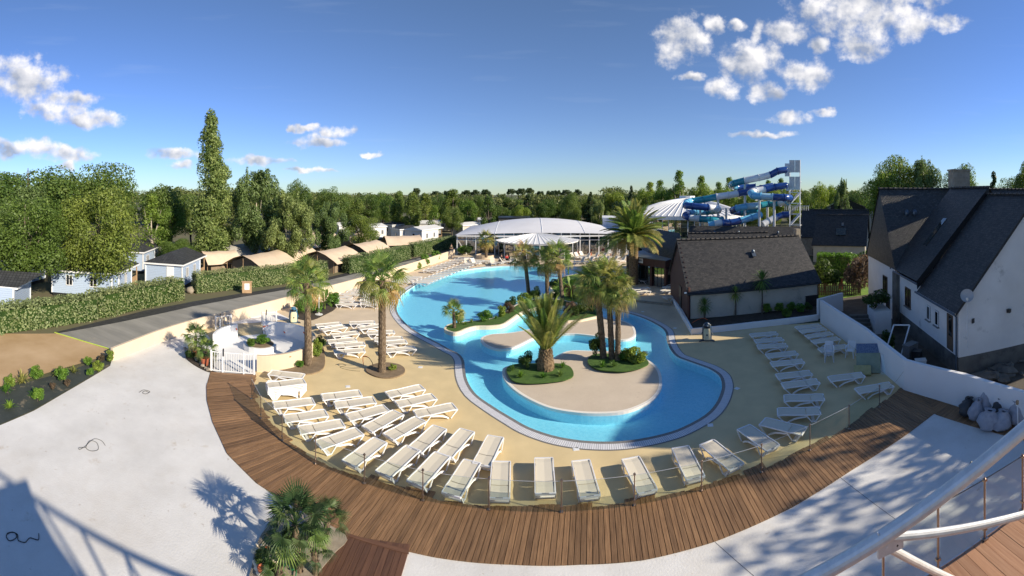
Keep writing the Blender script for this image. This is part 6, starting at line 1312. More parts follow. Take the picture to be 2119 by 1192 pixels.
# cordylines in the cottage bed
SPK = MB(); gs = random.Random(9)
for i in range(110):
    a = i * 2.39996; el = R(85 - 150 * (i / 109) ** 1.1); L = gs.uniform(.8, 1.05); d = Vector((math.cos(a) * math.cos(el), math.sin(a) * math.cos(el), math.sin(el))); t_ = Vector((-math.sin(a), math.cos(a), 0)) * .04; m_ = d * L * .55
    SPK.add([Vector((0,0,0)), m_ + t_, m_ - t_, d * L + Vector((0,0,-.12))], [(0, 2, 1), (1, 2, 3)])
spm = SPK.mesh('leaf_rosette')
for i, (x, y, yc, s, lb) in enumerate(((1458, 661, 632, .82, 'short cordyline, leftmost of three before the cottage wall'), (1522, 654, 607, .80, 'middle sized cordyline before the cottage wall'), (1577, 650, 580, 1.15, 'tallest cordyline before the cottage wall'))):
    p = P(x, y, .3); d = dist(p); zt = ZH(yc, d) - .3; r = thing('cordyline', lb, 'plant', p, 0, 'cordylines'); b = MB(); b.tube([(0,0,0), (.03,0,zt * .5), (0,0,zt)], [.075,.06,.05], 7); b.build('trunk', MT['bark'], r, local=True)
    o = mobj('leaf_rosette', spm, MT['frond_green'], r); o.location = (0, 0, zt); o.scale = (s, s, s); o.rotation_euler = (0, 0, i)
# banana-like plants
BAN = MB()
for i in range(8):
    a = i * 2.39996; el = R(70 - 45 * i / 7); pts = [Vector((math.cos(a) * t_ * math.cos(el), math.sin(a) * t_ * math.cos(el), t_ * math.sin(el) - .45 * t_ ** 2.2 * (i / 9))) for t_ in (0, .35, .7, 1.05, 1.3)]; s_ = Vector((-math.sin(a), math.cos(a), 0)); w_ = (.02, .03, .16, .17, .0)
    vs = [];
    for p_, ww_ in zip(pts, w_): vs += [p_ + s_ * ww_ + Vector((0,0,ww_ * .35)), p_, p_ - s_ * ww_ + Vector((0,0,ww_ * .35))]
    BAN.add(vs, [(3 * k + j, 3 * k + j + 1, 3 * k + 4 + j, 3 * k + 3 + j) for k in range(4) for j in range(2)])
banm = BAN.mesh('leaves', smooth=True)
def banana(p, s, h, label):
    r = thing('banana_plant', label, 'plant', p, rt.uniform(0, 6), 'banana plants'); b = MB(); b.tube([(0,0,0), (0,0,h)], [.07,.05], 7); b.build('stem', MT['leaf_banana'], r, local=True); o = mobj('leaves', banm, MT['leaf_banana'], r); o.location = (0,0,h); o.scale = (s, s, s); return r
banana(P(672, 640), 1.0, .5, 'broad leaved plant in the bed by the cream wall'); banana(P(618, 648), .7, .3, 'small broad leaved plant left of the tall palm trunk'); banana(P(1182, 622, .2), 1.0, 1.0, 'broad leaved plant on the island right of the three palms'); banana(P(1176, 568, .2), .9, 1.6, 'tall stemmed banana at the back of the lagoon'); banana(P(1160, 604, .2), .8, .5, 'broad leaved plant at the grassy island edge')
# ------------------------------------------------------------------ small plants
TUFT = MB(); gs = random.Random(4)
for i in range(46):
    a = gs.uniform(0, 6.28); el = R(gs.uniform(20, 85)); L = gs.uniform(.6, 1.0); d = Vector((math.cos(a) * math.cos(el), math.sin(a) * math.cos(el), math.sin(el))); t_ = Vector((-math.sin(a), math.cos(a), 0)) * .035; m_ = d * L * .6 + Vector((0, 0, .05))
    TUFT.add([-t_, t_, m_ + t_, m_ - t_, d * L + Vector((0, 0, -.12))], [(0, 1, 2, 3), (3, 2, 4)])
tuftm = TUFT.mesh('leaves')
def tuft(p, s, label, m='leaf_shrub', name='grass_tuft', group=None):
    o = bpy.data.objects.new(name, tuftm); col.objects.link(o)
    if not tuftm.materials: tuftm.materials.append(None)
    o.location = p; o.scale = (s, s, s * rt.uniform(.8, 1.1)); o.rotation_euler = (0, 0, rt.uniform(0, 6)); o.material_slots[0].link = 'OBJECT'; o.material_slots[0].material = MT[m]
    return tag(o, label, 'plant', group)
zz = lambda x, y, z=.15: P(900 + x * .2517, 580 + y * .2517, z)
def bed(name, ring_px, z, m, h=.06, lift=.02):
    ring = smooth_line([P(x, y, z) for x, y in ring_px], 4, True); b = MB(); b.prism([(p.x, p.y) for p in ring], z, z + h); o = b.build(name, MT[m]); tag(o, kind='structure'); return o
bed('palm_bed', z9([(590,730),(600,780),(640,830),(720,850),(850,850),(980,838),(1080,822),(1135,795),(1135,750),(1100,710),(1020,690),(900,690),(740,690),(640,700)]), .134, 'turf', .05)
bed('palm_bed', z9([(1262,690),(1330,735),(1430,752),(1540,755),(1660,735),(1755,695),(1730,650),(1640,625),(1500,610),(1330,610),(1265,640)]), .134, 'turf', .05)
bed('palm_bed', [(562,768),(590,757),(630,742),(650,712),(666,714),(672,735),(670,762),(645,775),(600,775)], .006, 'bare_soil', .07)
bed('palm_bed', [(757,768),(770,757),(795,752),(825,756),(838,766),(832,777),(808,784),(778,781)], .006, 'bare_soil', .07)
bed('bottom_bed', [(522,1230),(522,1170),(540,1110),(575,1075),(610,1058),(715,1110),(690,1150),(655,1195),(640,1240)], .004, 'stone_wall', .05)
bed('wall_bed', [(608,655),(640,664),(672,652),(695,638),(690,624),(660,628),(625,640)], .006, 'dark_soil', .05)
bed('wall_bed', [(755,585),(758,598),(778,596),(782,586)], .006, 'dark_soil', .05)
bed('wall_bed', [(856,560),(872,556),(910,541),(930,533),(925,530),(900,538),(862,551)], .006, 'turf', .05)
bed('pot_bed', [(384,738),(396,752),(425,768),(440,768),(440,742),(420,720),(392,722)], .004, 'dark_soil', .06)
spots = [(640,745),(705,800),(890,800),(1030,790),(1050,715),(1380,715),(1470,712),(1600,650),(250,365),(300,350),(500,318),(545,300)]
for i, (x, y) in enumerate(spots): tuft(zz(x, y, .18), .52 if i < 8 else .42, 'spiky green tuft on the islands, %s counting from the near bed' % ordw(i + 1), 'leaf_shrub' if i % 3 else 'frond_green', group='spiky tufts on the islands')
sh = [('dark_shrub', 750, 730, .95, .95, 'dark round bush left of the stout date palm'), ('dark_shrub', 1325, 640, 1.0, 1.5, 'tall dark bush left of the palm trio'), ('light_shrub', 1640, 680, 1.35, 1.0, 'bright yellow green bush right of the palm trio'), ('green_shrub', 1550, 660, .9, .6, 'low bush at the foot of the palm trio'), ('brown_shrub', 1700, 660, .7, .6, 'brownish low shrub at the right end of the trio bed'),
 ('green_shrub', 190, 360, .95, 1.0, 'green bush behind the young palm on the island tip'), ('green_shrub', 415, 340, 1.15, .85, 'round green bush midway along the planted island'), ('light_shrub', 550, 300, 1.0, .95, 'light green bush where the planted island turns'), ('dark_shrub', 625, 245, 1.2, 1.1, 'dark bush on the planted island before the three palms'), ('light_shrub', 740, 195, 1.4, 1.1, 'wide light bush below the left of three palms'), ('dark_shrub', 820, 180, 1.1, 1.4, 'dark bush between left and middle of three palms'), ('brown_shrub', 610, 275, .9, 1.0, 'reddish brown shrub on the planted island'), ('dark_shrub', 985, 175, 1.1, 1.0, 'dark bush between middle and right of three palms'), ('light_shrub', 1190, 160, 1.4, 1.1, 'light bush on the grassy island'), ('brown_shrub', 1110, 150, 1.2, 1.6, 'reddish leaved shrub on the grassy island'), ('dark_shrub', 1180, 300, 1.6, 1.2, 'dark spreading bush behind the peanut island'), ('brown_shrub', 1110, 300, 1.1, 1.3, 'brown shrub behind the stout date palm'), ('dark_shrub', 1300, 280, .9, 1.2, 'dark bush beside the trio trunks behind'), ('brown_shrub', 850, 715, .45, .5, 'pale silver shrub at the stout palm foot')]
for k, x, y, w_, h, lb in sh: shrub(k, zz(x, y, .10), w_, h, lb)
for k, x, y, w_, h, lb in (('dark_shrub', 1145, 596, 1.3, .9, 'low dark bush at the left end of the grassy island'), ('green_shrub', 1168, 606, 1.4, .8, 'green low bush on the grassy island lawn'), ('green_shrub', 628, 648, 1.3, 1.3, 'green bush behind the blue dolphin bin'), ('green_shrub', 655, 648, 1.1, 1.0, 'green bush in the bed by the cream wall'), ('green_shrub', 688, 634, 1.2, 1.3, 'green bush at the right end of the wall bed'), ('light_shrub', 768, 592, 1.3, 1.5, 'bright bush behind the tall deck palm crown'),
  ('green_shrub', 880, 550, 1.3, 1.6, 'bush by the cream wall above the long lounger row'), ('green_shrub', 902, 541, 1.4, 1.6, 'bush by the cream wall, nearer the pool hall'), ('light_shrub', 866, 556, 1.0, .9, 'low bush at the start of the far wall bed'), ('green_shrub', 957, 527, 1.6, 1.4, 'bush at the left corner of the pool hall'), ('dark_shrub', 968, 528, 1.5, 1.6, 'dark bush before the first hall windows'),
  ('light_shrub', 655, 738, .7, 1.2, 'yellow green leafy bush in the left palm bed'), ('dark_shrub', 662, 722, .7, .9, 'dark grassy plant behind the left palm trunk'), ('green_shrub', 620, 760, .5, .4, 'low weed at the left palm foot'), ('light_shrub', 812, 766, .5, .35, 'small weed at the round palm bed'), ('light_shrub', 520, 716, .8, .5, 'bright low plant in the splash pool planter'), ('green_shrub', 545, 712, .9, .6, 'green low plant in the splash pool planter'), ('dark_shrub', 392, 742, .7, .5, 'dark foliage under the potted palms')):
    shrub(k, P(x, y, .36 if 'planter' in lb and 'splash' in lb else .05), w_, h, lb)
for i, (x, y, k) in enumerate(((1588, 648, 'green_shrub'), (1612, 646, 'green_shrub'), (1638, 645, 'green_shrub'), (1656, 648, 'green_shrub'), (1672, 645, 'dark_shrub'), (1628, 657, 'light_shrub'))): shrub(k, P(x, y, .3), .75, .8, 'small shrub in the cottage bed, %s from the tallest cordyline' % ordw(i + 1), 'young shrubs in the cottage bed')
for i, (x, y, s, k) in enumerate(((12,812,.6,'g'),(20,845,.5,'g'),(45,793,.75,'t'),(76,786,.7,'s'),(78,830,.6,'s'),(70,822,.5,'g'),(118,780,.6,'t'),(128,788,.7,'s'),(152,772,.55,'t'),(182,757,.5,'s'),(203,768,.6,'l'),(186,778,.4,'s'),(228,748,.65,'l'),(108,806,.35,'b'),(140,800,.35,'b'),(210,748,.4,'b'),(20,800,.6,'l'))):
    p = P(x, y, .02); lb = 'young plant in the black sheeted bed, %s in the list from the left edge' % ordw(i + 1)
    lb = '%s in the black sheeted bed, %s from the left' % ({'g': 'grassy tuft', 't': 'tall grass tuft', 's': 'round green shrub', 'l': 'light leafy shrub', 'b': 'brown dry shrub'}[k], ordw(1 + sum(1 for q_ in (12,20,45,76,78,70,118,128,152,182,203,186,228,108,140,210,20) if q_ < x)))
    if k in 'gt': tuft(p, s * 1.15, lb, 'frond_olive' if k == 't' else 'leaf_shrub', group='young plants in the sheeted bed')
    else: shrub({'s': 'green_shrub', 'l': 'light_shrub', 'b': 'brown_shrub'}[k], p, s, s * 1.1, lb, 'young plants in the sheeted bed')
for i, (x, y, k, w_, h, z) in enumerate(((542,1165,'dark_shrub',.45,.35,0),(560,1190,'green_shrub',.4,.3,0),(600,1120,'dark_shrub',.5,.4,0),(640,1110,'dark_shrub',.5,.4,0))): shrub(k, P(x, y, .05), w_, h, 'low bush between the fan palms in the bottom bed, %s from the left' % ordw(i + 1), 'low bushes in the bottom bed')
rs = random.Random(8)
SXY = [(rs.uniform(525, 575), rs.uniform(1125, 1192)) for i in range(22)]; SX = [q_[0] for q_ in SXY]
for i in range(22):
    x, y = SXY[i]; b = MB(); s_ = rs.uniform(.05, .13); b.ball((0,0,s_ * .4), (s_, s_ * .8, s_ * .55), 7, 5, fn=lambda v: 1 + rs.uniform(-.15, .15)); o = b.build('pale_stone', MT['cream_edging'], smooth=True); o.location = P(x, y, .05); tag(o, 'pale rounded stone in the bottom palm bed, %s from the left' % ordw(1 + sum(1 for q_ in SX if q_ < x)), 'stone', 'pale stones in the bottom bed')
for i in range(13):
    f = i / 12; p = P(386, 724, 0).lerp(P(430, 768, 0), f) + Vector((rs.uniform(-.1,.1), rs.uniform(-.1,.1), .05)); b = MB(); s_ = rs.uniform(.09, .16); b.ball((0,0,s_ * .4), (s_, s_ * .8, s_ * .6), 7, 5, fn=lambda v: 1 + rs.uniform(-.15, .15)); o = b.build('edging_stone', MT['stone_wall']); o.location = p; tag(o, 'grey stone edging the potted palm bed, %s from the left' % ordw(i + 1), 'stone', 'edging stones of the pot bed')
def pot(p, s, label):
    prof = [(.10,0),(.14,.02),(.19,.28),(.21,.30),(.21,.34),(.17,.34),(.16,.28)]; b = MB(); vs = []; n = 14
    for r_, z in prof: vs += [(math.cos(2 * math.pi * k / n) * r_ * s, math.sin(2 * math.pi * k / n) * r_ * s, z * s) for k in range(n)]
    b.add(vs, [(j * n + k, j * n + (k + 1) % n, (j + 1) * n + (k + 1) % n, (j + 1) * n + k) for j in range(len(prof) - 1) for k in range(n)] + [tuple(range(n))[::-1], tuple(range((len(prof) - 1) * n, len(prof) * n))]); o = b.build('flower_pot', MT['terracotta'], smooth=False); o.location = p; return tag(o, label, 'pot')
pot(P(407, 738, .05), 1.2, 'orange terracotta pot under the taller gate palm'); pot(P(424, 756, .05), 1.3, 'orange terracotta pot under the shorter gate palm'); pot(P(541, 1188, .05), .55, 'small red pot at the left of the bottom bed'); pot(P(553, 1143, .05), .35, 'tiny red pot among the pale stones')
pl2 = thing('ring_planter', 'low cream ring planter round the hall palm', 'planter', P(1004, 534)); pc2 = P(1004, 534)
b = MB(); n = 24; vs = []
for r_, z in ((1.45,0),(1.45,.52),(1.25,.52),(1.25,.40)): vs += [pc2 + Vector((math.cos(2 * math.pi * k / n) * r_, math.sin(2 * math.pi * k / n) * r_, z)) for k in range(n)]
b.add(vs, [(j * n + k, j * n + (k + 1) % n, (j + 1) * n + (k + 1) % n, (j + 1) * n + k) for j in range(3) for k in range(n)]); b.build('ring', MT['cream_render'], pl2); MB().prism([(pc2.x + math.cos(k * .3) * 1.25, pc2.y + math.sin(k * .3) * 1.25) for k in range(21)], .1, .42).build('soil', MT['bare_soil'], pl2)
# ------------------------------------------------------------------ sun loungers
mat('white_plastic', (.76,.76,.77), (.82,.82,.83), rough=.38, scale=4, rnd=.04)
mat('sling', (.66,.60,.48), (.72,.655,.53), rough=.8, scale=40, rnd=.05)
def lounger_proto(kind):
    r = thing('sun_lounger', 'white sun lounger', 'sun lounger'); W = .33; zs = .33; Lh = .97
    def panel(pts, nm, w_=W - .035):
        b = MB(); vs = []
        for x, z in pts: vs += [(x, -w_, z), (x, 0, z - .014), (x, w_, z)]
        k = len(pts)
        for x, z in pts: vs += [(x, -w_, z - .02), (x, 0, z - .034), (x, w_, z - .02)]
        f = []
        for i in range(k - 1):
            for j in range(2): f += [(3 * i + j, 3 * i + 3 + j, 3 * i + 4 + j, 3 * i + 1 + j), (3 * k + 3 * i + j, 3 * k + 3 * i + 1 + j, 3 * k + 3 * i + 4 + j, 3 * k + 3 * i + 3 + j)]
            for j in (0, 2): f.append((3 * i + j, 3 * k + 3 * i + j, 3 * k + 3 * i + 3 + j, 3 * i + 3 + j))
        b.add(vs, f); return b.build(nm, MT['sling'], r, local=True)
    top = [(-Lh + .05, zs + .01), (-.70, zs + .03), (-.30, zs + .02), (.1, zs + .01), (.30, zs)]
    back = [(.33, zs), (.6, zs + .01), (Lh - .05, zs - .01)]
    if kind == 'raised': back = [(.31, zs), (.50, zs + .28), (.68, zs + .56)]
    panel(top, 'seat_sling'); panel(back, 'back_sling')
    def rail(b, y, pts, w_=.035, h=.045):
        for (x0, z0), (x1, z1) in zip(pts[:-1], pts[1:]): b.beam((x0, y, z0), (x1, y, z1), w_, h)
    arch = [(-.52, .03), (-.42, .10), (-.22, .19), (.0, .235), (.22, .255), (.36, .30)]
    if kind in ('full', 'stack'):
        for s_ in (-1, 1):
            b = MB(); rail(b, s_ * W, top + [(.31, zs)] + back[1:]); rail(b, s_ * W, arch, .035, .065); b.build('side_frame', MT['white_plastic'], r, local=True)
            for (x0, z0), (x1, z1) in (((-Lh + .04, zs), (-.62, .02)), ((.90, zs - .02), (.70, .02)), ((.30, zs - .02), (.56, .02))):
                MB().beam((x0, s_ * W, z0), (x1, s_ * W, z1), .036, .05).build('leg', MT['white_plastic'], r, local=True)
        MB().beam((Lh - .03, -W, zs - .01), (Lh - .03, W, zs - .01), .05, .06).build('head_bar', MT['white_plastic'], r, local=True)
        MB().beam((-Lh + .03, -W, zs), (-Lh + .03, W, zs), .05, .05).build('foot_bar', MT['white_plastic'], r, local=True)
        MB().beam((.62, -W, .03), (.62, W, .03), .14, .045).build('ground_bar', MT['white_plastic'], r, local=True)
        MB().box((Lh - .028, 0, zs + .012), (.03, .24, .02)).build('grip_slot', MT['coping_grey'], r, local=True)
    else:
        b = MB()
        for s_ in (-1, 1):
            rail(b, s_ * W, top + [(.31, zs)] + back[1:]); rail(b, s_ * W, arch, .035, .065)
            for (x0, z0), (x1, z1) in (((-Lh + .04, zs), (-.62, .02)), ((.90 if kind != 'raised' else .45, zs - .02), (.70, .02)), ((.30, zs - .02), (.56, .02))): b.beam((x0, s_ * W, z0), (x1, s_ * W, z1), .036, .05)
        b.beam((back[-1][0], -W, back[-1][1]), (back[-1][0], W, back[-1][1]), .05, .06); b.beam((-Lh + .03, -W, zs), (-Lh + .03, W, zs), .05, .05)
        b.build('frame', MT['white_plastic'], r, local=True)
    return r
LP = {k: lounger_proto(k) for k in ('full', 'far', 'raised')}
def lounger(L_, R_, label, group, kind='full', z=0.0, org=None):
    if org: ox, oy, k = org; L_ = (ox + L_[0] * k, oy + L_[1] * k); R_ = (ox + R_[0] * k, oy + R_[1] * k)
    a, b_ = P(*L_, .33), P(*R_, .33); c = (a + b_) / 2; u = (a - b_); rv = R(rt.uniform(-1.5, 1.5)); return put(LP[kind], USED, (c.x, c.y, z + .008), math.atan2(u.y, u.x) + rv, None, label, group)
Z2, Z3, Z4, Z6, Z1, Z5 = (500, 740, .2181), (640, 840, .2265), (1050, 840, .2265), (1400, 780, .236), (360, 600, .236), (1450, 640, .2265)
front = [(Z2,(262,140),(590,185)), (Z2,(240,245),(590,265)), (Z2,(300,455),(685,415)), (Z2,(405,580),(805,530)), (Z2,(540,690),(965,625)), (Z2,(735,825),(1110,705)), (Z2,(1030,995),(1305,800)), (Z3,(690,615),(935,400)), (Z3,(985,700),(1200,460)), (Z3,(1312,793),(1475,530)), (Z3,(1735,815),(1755,538)), (Z4,(350,780),(330,500)), (Z4,(752,800),(672,528)), (Z4,(1265,760),(1140,503)), (Z4,(1710,645),(1588,398)), (Z6,(520,785),(270,585)), (Z6,(835,620),(598,450)), (Z6,(1120,475),(752,395))]
for i, (o, a, b_) in enumerate(front): lounger(a, b_, 'white lounger with beige sling, %s from the gate in the row along the glass railing' % ordw(i + 1), 'loungers along the glass railing', org=o)
for i in range(5): lounger((228, 320), (612, 285), 'white lounger in the stack near the gate, %s from the ground' % ordw(i + 1), 'stacked loungers', z=.075 * i, org=Z2)
for i, (o, a, b_) in enumerate([(Z2,(755,375),(1135,340)), (Z2,(880,450),(1265,405)), (Z2,(1000,570),(1380,480)), (Z2,(1205,675),(1475,530)), (Z2,(1400,752),(1690,590)), (Z3,(970,400),(1185,205)), (Z3,(1240,440),(1440,235)), (Z3,(1575,525),(1700,297))]): lounger(a, b_, 'white lounger, %s from the left in the second row behind the railing' % ordw(i + 1), 'loungers in the second row', org=o)
for i, (a, b_) in enumerate(((801,817),(875,802)) if 0 else [((801,817),(875,802)), ((823,836),(897,822)), ((858.6,857),(941,841))]): lounger(a, b_, 'white lounger, %s in the short third row nearest the pool edge' % ('far one', 'middle one', 'near one')[i], 'loungers in the third row')
MID = [((1250,315),(1460,295)), ((1290,355),(1510,320)), ((1385,400),(1615,375)), ((1345,455),(1600,435)), ((1410,490),(1675,475)), ((1400,545),(1675,530)), ((1540,290),(1760,285)), ((1620,340),(1830,310)), ((1695,380),(1930,370)), ((1755,435),(2005,425)), ((1790,470),(2035,455)), ((1860,535),(2110,510))]
for i, (a, b_) in enumerate(MID): lounger(a, b_, 'white lounger, %s from the back in the %s file between the two tall palms' % (ordw(i % 6 + 1), 'left' if i < 6 else 'right'), 'loungers between the tall palms', org=Z1)
RT = [((435,245),(715,215)), ((480,300),(765,270)), ((505,350),(800,325)), ((580,435),(900,395)), ((620,510),(960,470)), ((670,625),(1030,575)), ((725,705),(1095,655)), ((745,820),(1140,800)), ((690,945),(1100,925))]
for i, (a, b_) in enumerate(RT): lounger(b_, a, 'shaded white lounger, %s from the back in the file near the pool curve' % ordw(i + 1), 'shaded loungers by the pool curve', org=Z5)
for i, (a, b_) in enumerate([((845,180),(1115,140)), ((890,215),(1155,172)), ((940,260),(1220,215)), ((995,310),(1285,260)), ((1060,385),(1360,330))]): lounger(b_, a, 'shaded white lounger, %s from the back along the white wall' % ordw(i + 1), 'shaded loungers along the white wall', org=Z5)
lounger((1510,590), (1145,650), 'single shaded lounger before the leaning mattress', 'single shaded loungers', org=Z5); lounger((1780,680), (1385,760), 'single shaded lounger at the end of the glass railing', 'single shaded loungers', org=Z5)
ZF = (560, 500, .1888)
FARL = [((720,680),(950,692)), ((700,640),(905,652)), ((685,602),(890,618)), ((760,570),(955,586)), ((840,545),(1035,560)), ((890,522),(1070,534)), ((1000,680),(1200,690)), ((990,640),(1190,648)), ((1035,602),(1215,608)), ((1050,572),(1225,574)), ((1090,516),(1250,522)), ((1150,486),(1300,494))]
for i, (a, b_) in enumerate(FARL): lounger(a, b_, 'small white lounger, %s of the twelve between the cream wall and the deck palm' % ordw(i + 1), 'loungers before the cream wall', 'far', org=ZF)
k = 0
for j in range(16):
    f = j / 15
    for c_ in range(2):
        x, y = 812 + (948 - 812) * f + c_ * (42 - 14 * f), 582 + (533 - 582) * f + c_ * (2 + 3 * f)
        if c_ == 0 and 4 <= j <= 6: continue
        L = 1.95 * FPX / dist(P(x, y)); k += 1
        lounger((x, y), (x + L, y + L * .06), 'tiny white lounger in the long far double row, %s from the near end' % ordw(k), 'loungers in the long far rows', 'far')
fc = [(966,549,1), (984,549,1), (1000,545,0), (1020,549,1), (1030,548,0), (1044,546,1), (1062,546,1), (1076,546,1)]
for i, (x, y, rz) in enumerate(fc): p = P(x, y); put(LP['raised' if rz else 'far'], USED, (p.x, p.y, .008), R(100 + 40 * (i % 3)), None, 'tiny lounger by the far pool end before the rotunda, %s from the left' % ordw(i + 1), 'loungers before the rotunda')
for i in range(12):
    x, y = 1200 + (i % 6) * 17 + (i // 6) * 12, 546 - (i // 6) * 9 - (i % 6) * .6; p = P(x, y); put(LP['raised'], USED, (p.x, p.y, .008), R(20), None, 'tiny lounger with raised back, %s in the group right of the rotunda' % ordw(i + 1), 'loungers right of the rotunda')
for i, (x, y) in enumerate(((1188, 536), (1198, 535), (1208, 533))): p = P(x, y); put(LP['raised'], USED, (p.x, p.y, .008), R(130), None, 'cream lounger with raised back against the rotunda glass, %s from the left' % ordw(i + 1), 'loungers against the rotunda')
for i, (x, y, z, rz) in enumerate(((1290, 572, .16, 15), (1292, 580, .16, 15), (1326, 584, .16, 20), (1342, 586, .16, 20), (1326, 604, .16, 15), (1327, 611, .16, 15), (1392, 594, .16, 10), (1390, 600, .16, 10), (1387, 607, .16, 10), (1393, 621, .16, 10))): p = P(x, y, z); put(LP['far'], USED, p, R(rz), None, 'shaded white lounger on the bar terrace, %s counted from the far left' % ordw(i + 1), 'loungers on the bar terrace')

# ------------------------------------------------------------------ white plastic armchairs
def chair_proto():
    r = thing('armchair', 'white plastic armchair', 'chair'); wp = MT['white_plastic']
    MB().box((0, 0, .42), (.46, .44, .035)).build('seat', wp, r, local=True)
    b = MB()
    for i in range(5): b.beam((-.16 + i * .08, .20, .43), (-.19 + i * .095, .33, .86), .05, .025)
    b.beam((-.23, .33, .86), (.23, .33, .86), .03, .09); b.beam((-.22, .21, .44), (-.23, .33, .86), .03, .05); b.beam((.22, .21, .44), (.23, .33, .86), .03, .05); b.build('backrest', wp, r, local=True)
    for s_ in (-1, 1):
        b = MB(); b.beam((s_ * .25, .30, .66), (s_ * .27, -.22, .64), .06, .03); b.beam((s_ * .27, -.21, .64), (s_ * .25, -.20, .42), .05, .03); b.build('armrest', wp, r, local=True)
        for y, y2 in ((-.20, -.24), (.19, .25)): MB().beam((s_ * .21, y, .42), (s_ * .26, y2, 0), .05, .05).build('leg', wp, r, local=True)
    return r
CH = chair_proto()
for i, (x, y, z, s_, rz, lb) in enumerate(((1716,747,0,1,-40,'white plastic armchair under the stacked one by the wall'), (1716,747,.09,1,-40,'white plastic armchair in the middle of the small stack'), (1716,747,.18,1,-40,'white plastic armchair on top of the small stack'), (1760,739,0,1,-60,'white plastic armchair alone by the white wall'), (1371,591,.16,1,20,'white plastic armchair before the bar doors'), (1262,528,0,1,10,'white plastic armchair left of two by the hall windows'), (1284,528,0,1,-10,'white plastic armchair before the right hall windows'), (1296,527,0,1,10,'white plastic armchair hidden partly by the bar corner'))):
    put(CH, USED, P(x, y, 0) + Vector((0, 0, z)), R(rz), s_, lb, 'white armchairs')

# ------------------------------------------------------------------ things on the right deck
mat('mattress_top', (.10,.15,.26), (.16,.22,.33), rough=.9, scale=14, contrast=(.45,.55)); mat('mattress_foam', (.34,.32,.14), (.45,.42,.22), rough=.95, scale=5); mat('glass_green', (.25,.30,.22), rough=.2)
mt = thing('folded_mattress', 'worn blue and yellow mattress leaning against the white wall', 'mattress', P(1798, 765)); a = P(1782, 771); b_ = P(1808, 772); w_ = (b_ - a); up_ = Vector((.35, .25, 1.15))
def slab(o, u, v, th, nm, m):
    n_ = u.cross(v).normalized() * th; b = MB(); b.add([o, o + u, o + u + v, o + v, o + n_, o + u + n_, o + u + v + n_, o + v + n_], [(0,1,2,3), (4,7,6,5), (0,4,5,1), (1,5,6,2), (2,6,7,3), (3,7,4,0)]); x = b.build(nm, MT[m], mt); return x
u_m = Vector((1.5, -1.5, 0)).normalized() * 1.35; o_m = P(1772, 770) 
slab(o_m, u_m, Vector((.55, .55, 1.3)), .12, 'upper_half', 'mattress_top'); slab(o_m - Vector((.14,.14,0)), u_m, Vector((.42, .42, .9)), .10, 'lower_half', 'glass_green'); slab(o_m - Vector((.5,.3,-.02)), u_m * .7, Vector((.3, .3, .35)), .14, 'torn_flap', 'mattress_foam')
gp_ = thing('spare_pane', 'spare glass panes leaning against the white wall', 'glass pane', P(1830, 775)); o_g = P(1822, 776); u_g = Vector((1.2, -1.9, 0)).normalized() * 1.0
for k in range(2):
    b = MB(); n_ = Vector((.12, .08, 0)) * k; v_g = Vector((.28, .18, 1.0)); b.add([o_g + n_, o_g + n_ + u_g, o_g + n_ + u_g + v_g, o_g + n_ + v_g], [(0,1,2,3)]); b.build('pane', MT['rail_glass'], gp_)
    b = MB(); b.beam(o_g + n_ + v_g, o_g + n_ + u_g + v_g, .012, .012); b.beam(o_g + n_ + u_g, o_g + n_ + u_g + v_g, .012, .012); b.build('pane_edge', MT['galvanised'], gp_)
# sacks
mat('sack_grey', (.30,.31,.36), (.42,.43,.48), rough=.85, scale=5, bump=1.0, bscale=9); mat('sack_dark', (.025,.028,.035), (.05,.055,.06), rough=.5, scale=5, bump=1.0, bscale=9)
rk_ = random.Random(21)
for i, (x, y, w_, h, m, lb) in enumerate(((2003,858,.42,.75,'sack_dark','dark blue rubbish sack at the left of the heap'), (2021,868,.36,.85,'sack_grey','slim grey rubble sack beside the dark blue sack'), (2043,855,.50,1.15,'sack_grey','tall grey rubble sack, highest at the wall'), (2074,866,.50,.95,'sack_dark','black rubbish sack behind the grey sacks'), (2047,886,.50,.80,'sack_grey','open grey rubble sack at the front of the heap'), (2072,888,.45,.75,'sack_grey','grey rubble sack leaning on the open one'), (2106,874,.58,1.05,'sack_grey','wide grey rubble sack at the right of the heap'))):
    p = P(x, y); b = MB(); n = 16; vs = []; ph = [rk_.uniform(0, 6.28) for _ in range(6)]
    prof = [(.0, .0), (.75, .02), (1.0, .15), (1.04, .35), (.92, .55), (.70, .72), (.46, .84), (.40, .90), (.50, 1.0), (.2, .95)]
    for r_, z in prof:
        for k in range(n):
            a = 2 * math.pi * k / n; f = 1 + rk_.uniform(-.07, .07) + .14 * math.sin(2 * a + ph[0] + z * 3) + .08 * math.sin(3 * a + ph[5] + z * 6) + .07 * math.sin(7 * a + ph[1] - z * 9) + .05 * math.sin(11 * a + ph[2] + z * 15)
            vs.append((math.cos(a) * r_ * w_ * f + .10 * math.sin(z * 3 + ph[3]) * z, math.sin(a) * r_ * w_ * f * .8 + .08 * math.sin(z * 3 + ph[4]) * z, z * h))
    b.add(vs, [(j * n + k, j * n + (k + 1) % n, (j + 1) * n + (k + 1) % n, (j + 1) * n + k) for j in range(len(prof) - 1) for k in range(n)]); o = b.build('rubble_sack', MT[m], smooth=True); o.location = p + Vector((0,0,.036)); o.rotation_euler = (0, 0, rk_.uniform(0, 6)); tag(o, lb, 'sack', 'sacks by the white wall')
tp_ = thing('white_tripod_pole', 'white pole with brass clamp standing before the sacks', 'pole', P(2110, 905)); a = P(2107, 893); MB().tube([a, a + Vector((.02,.05,1.15))], .025, 8).build('pole', MT['white_frame'], tp_); MB().box(a + Vector((.02,.05,1.2)), (.1,.1,.16)).build('clamp', MT['picnic_wood'], tp_)
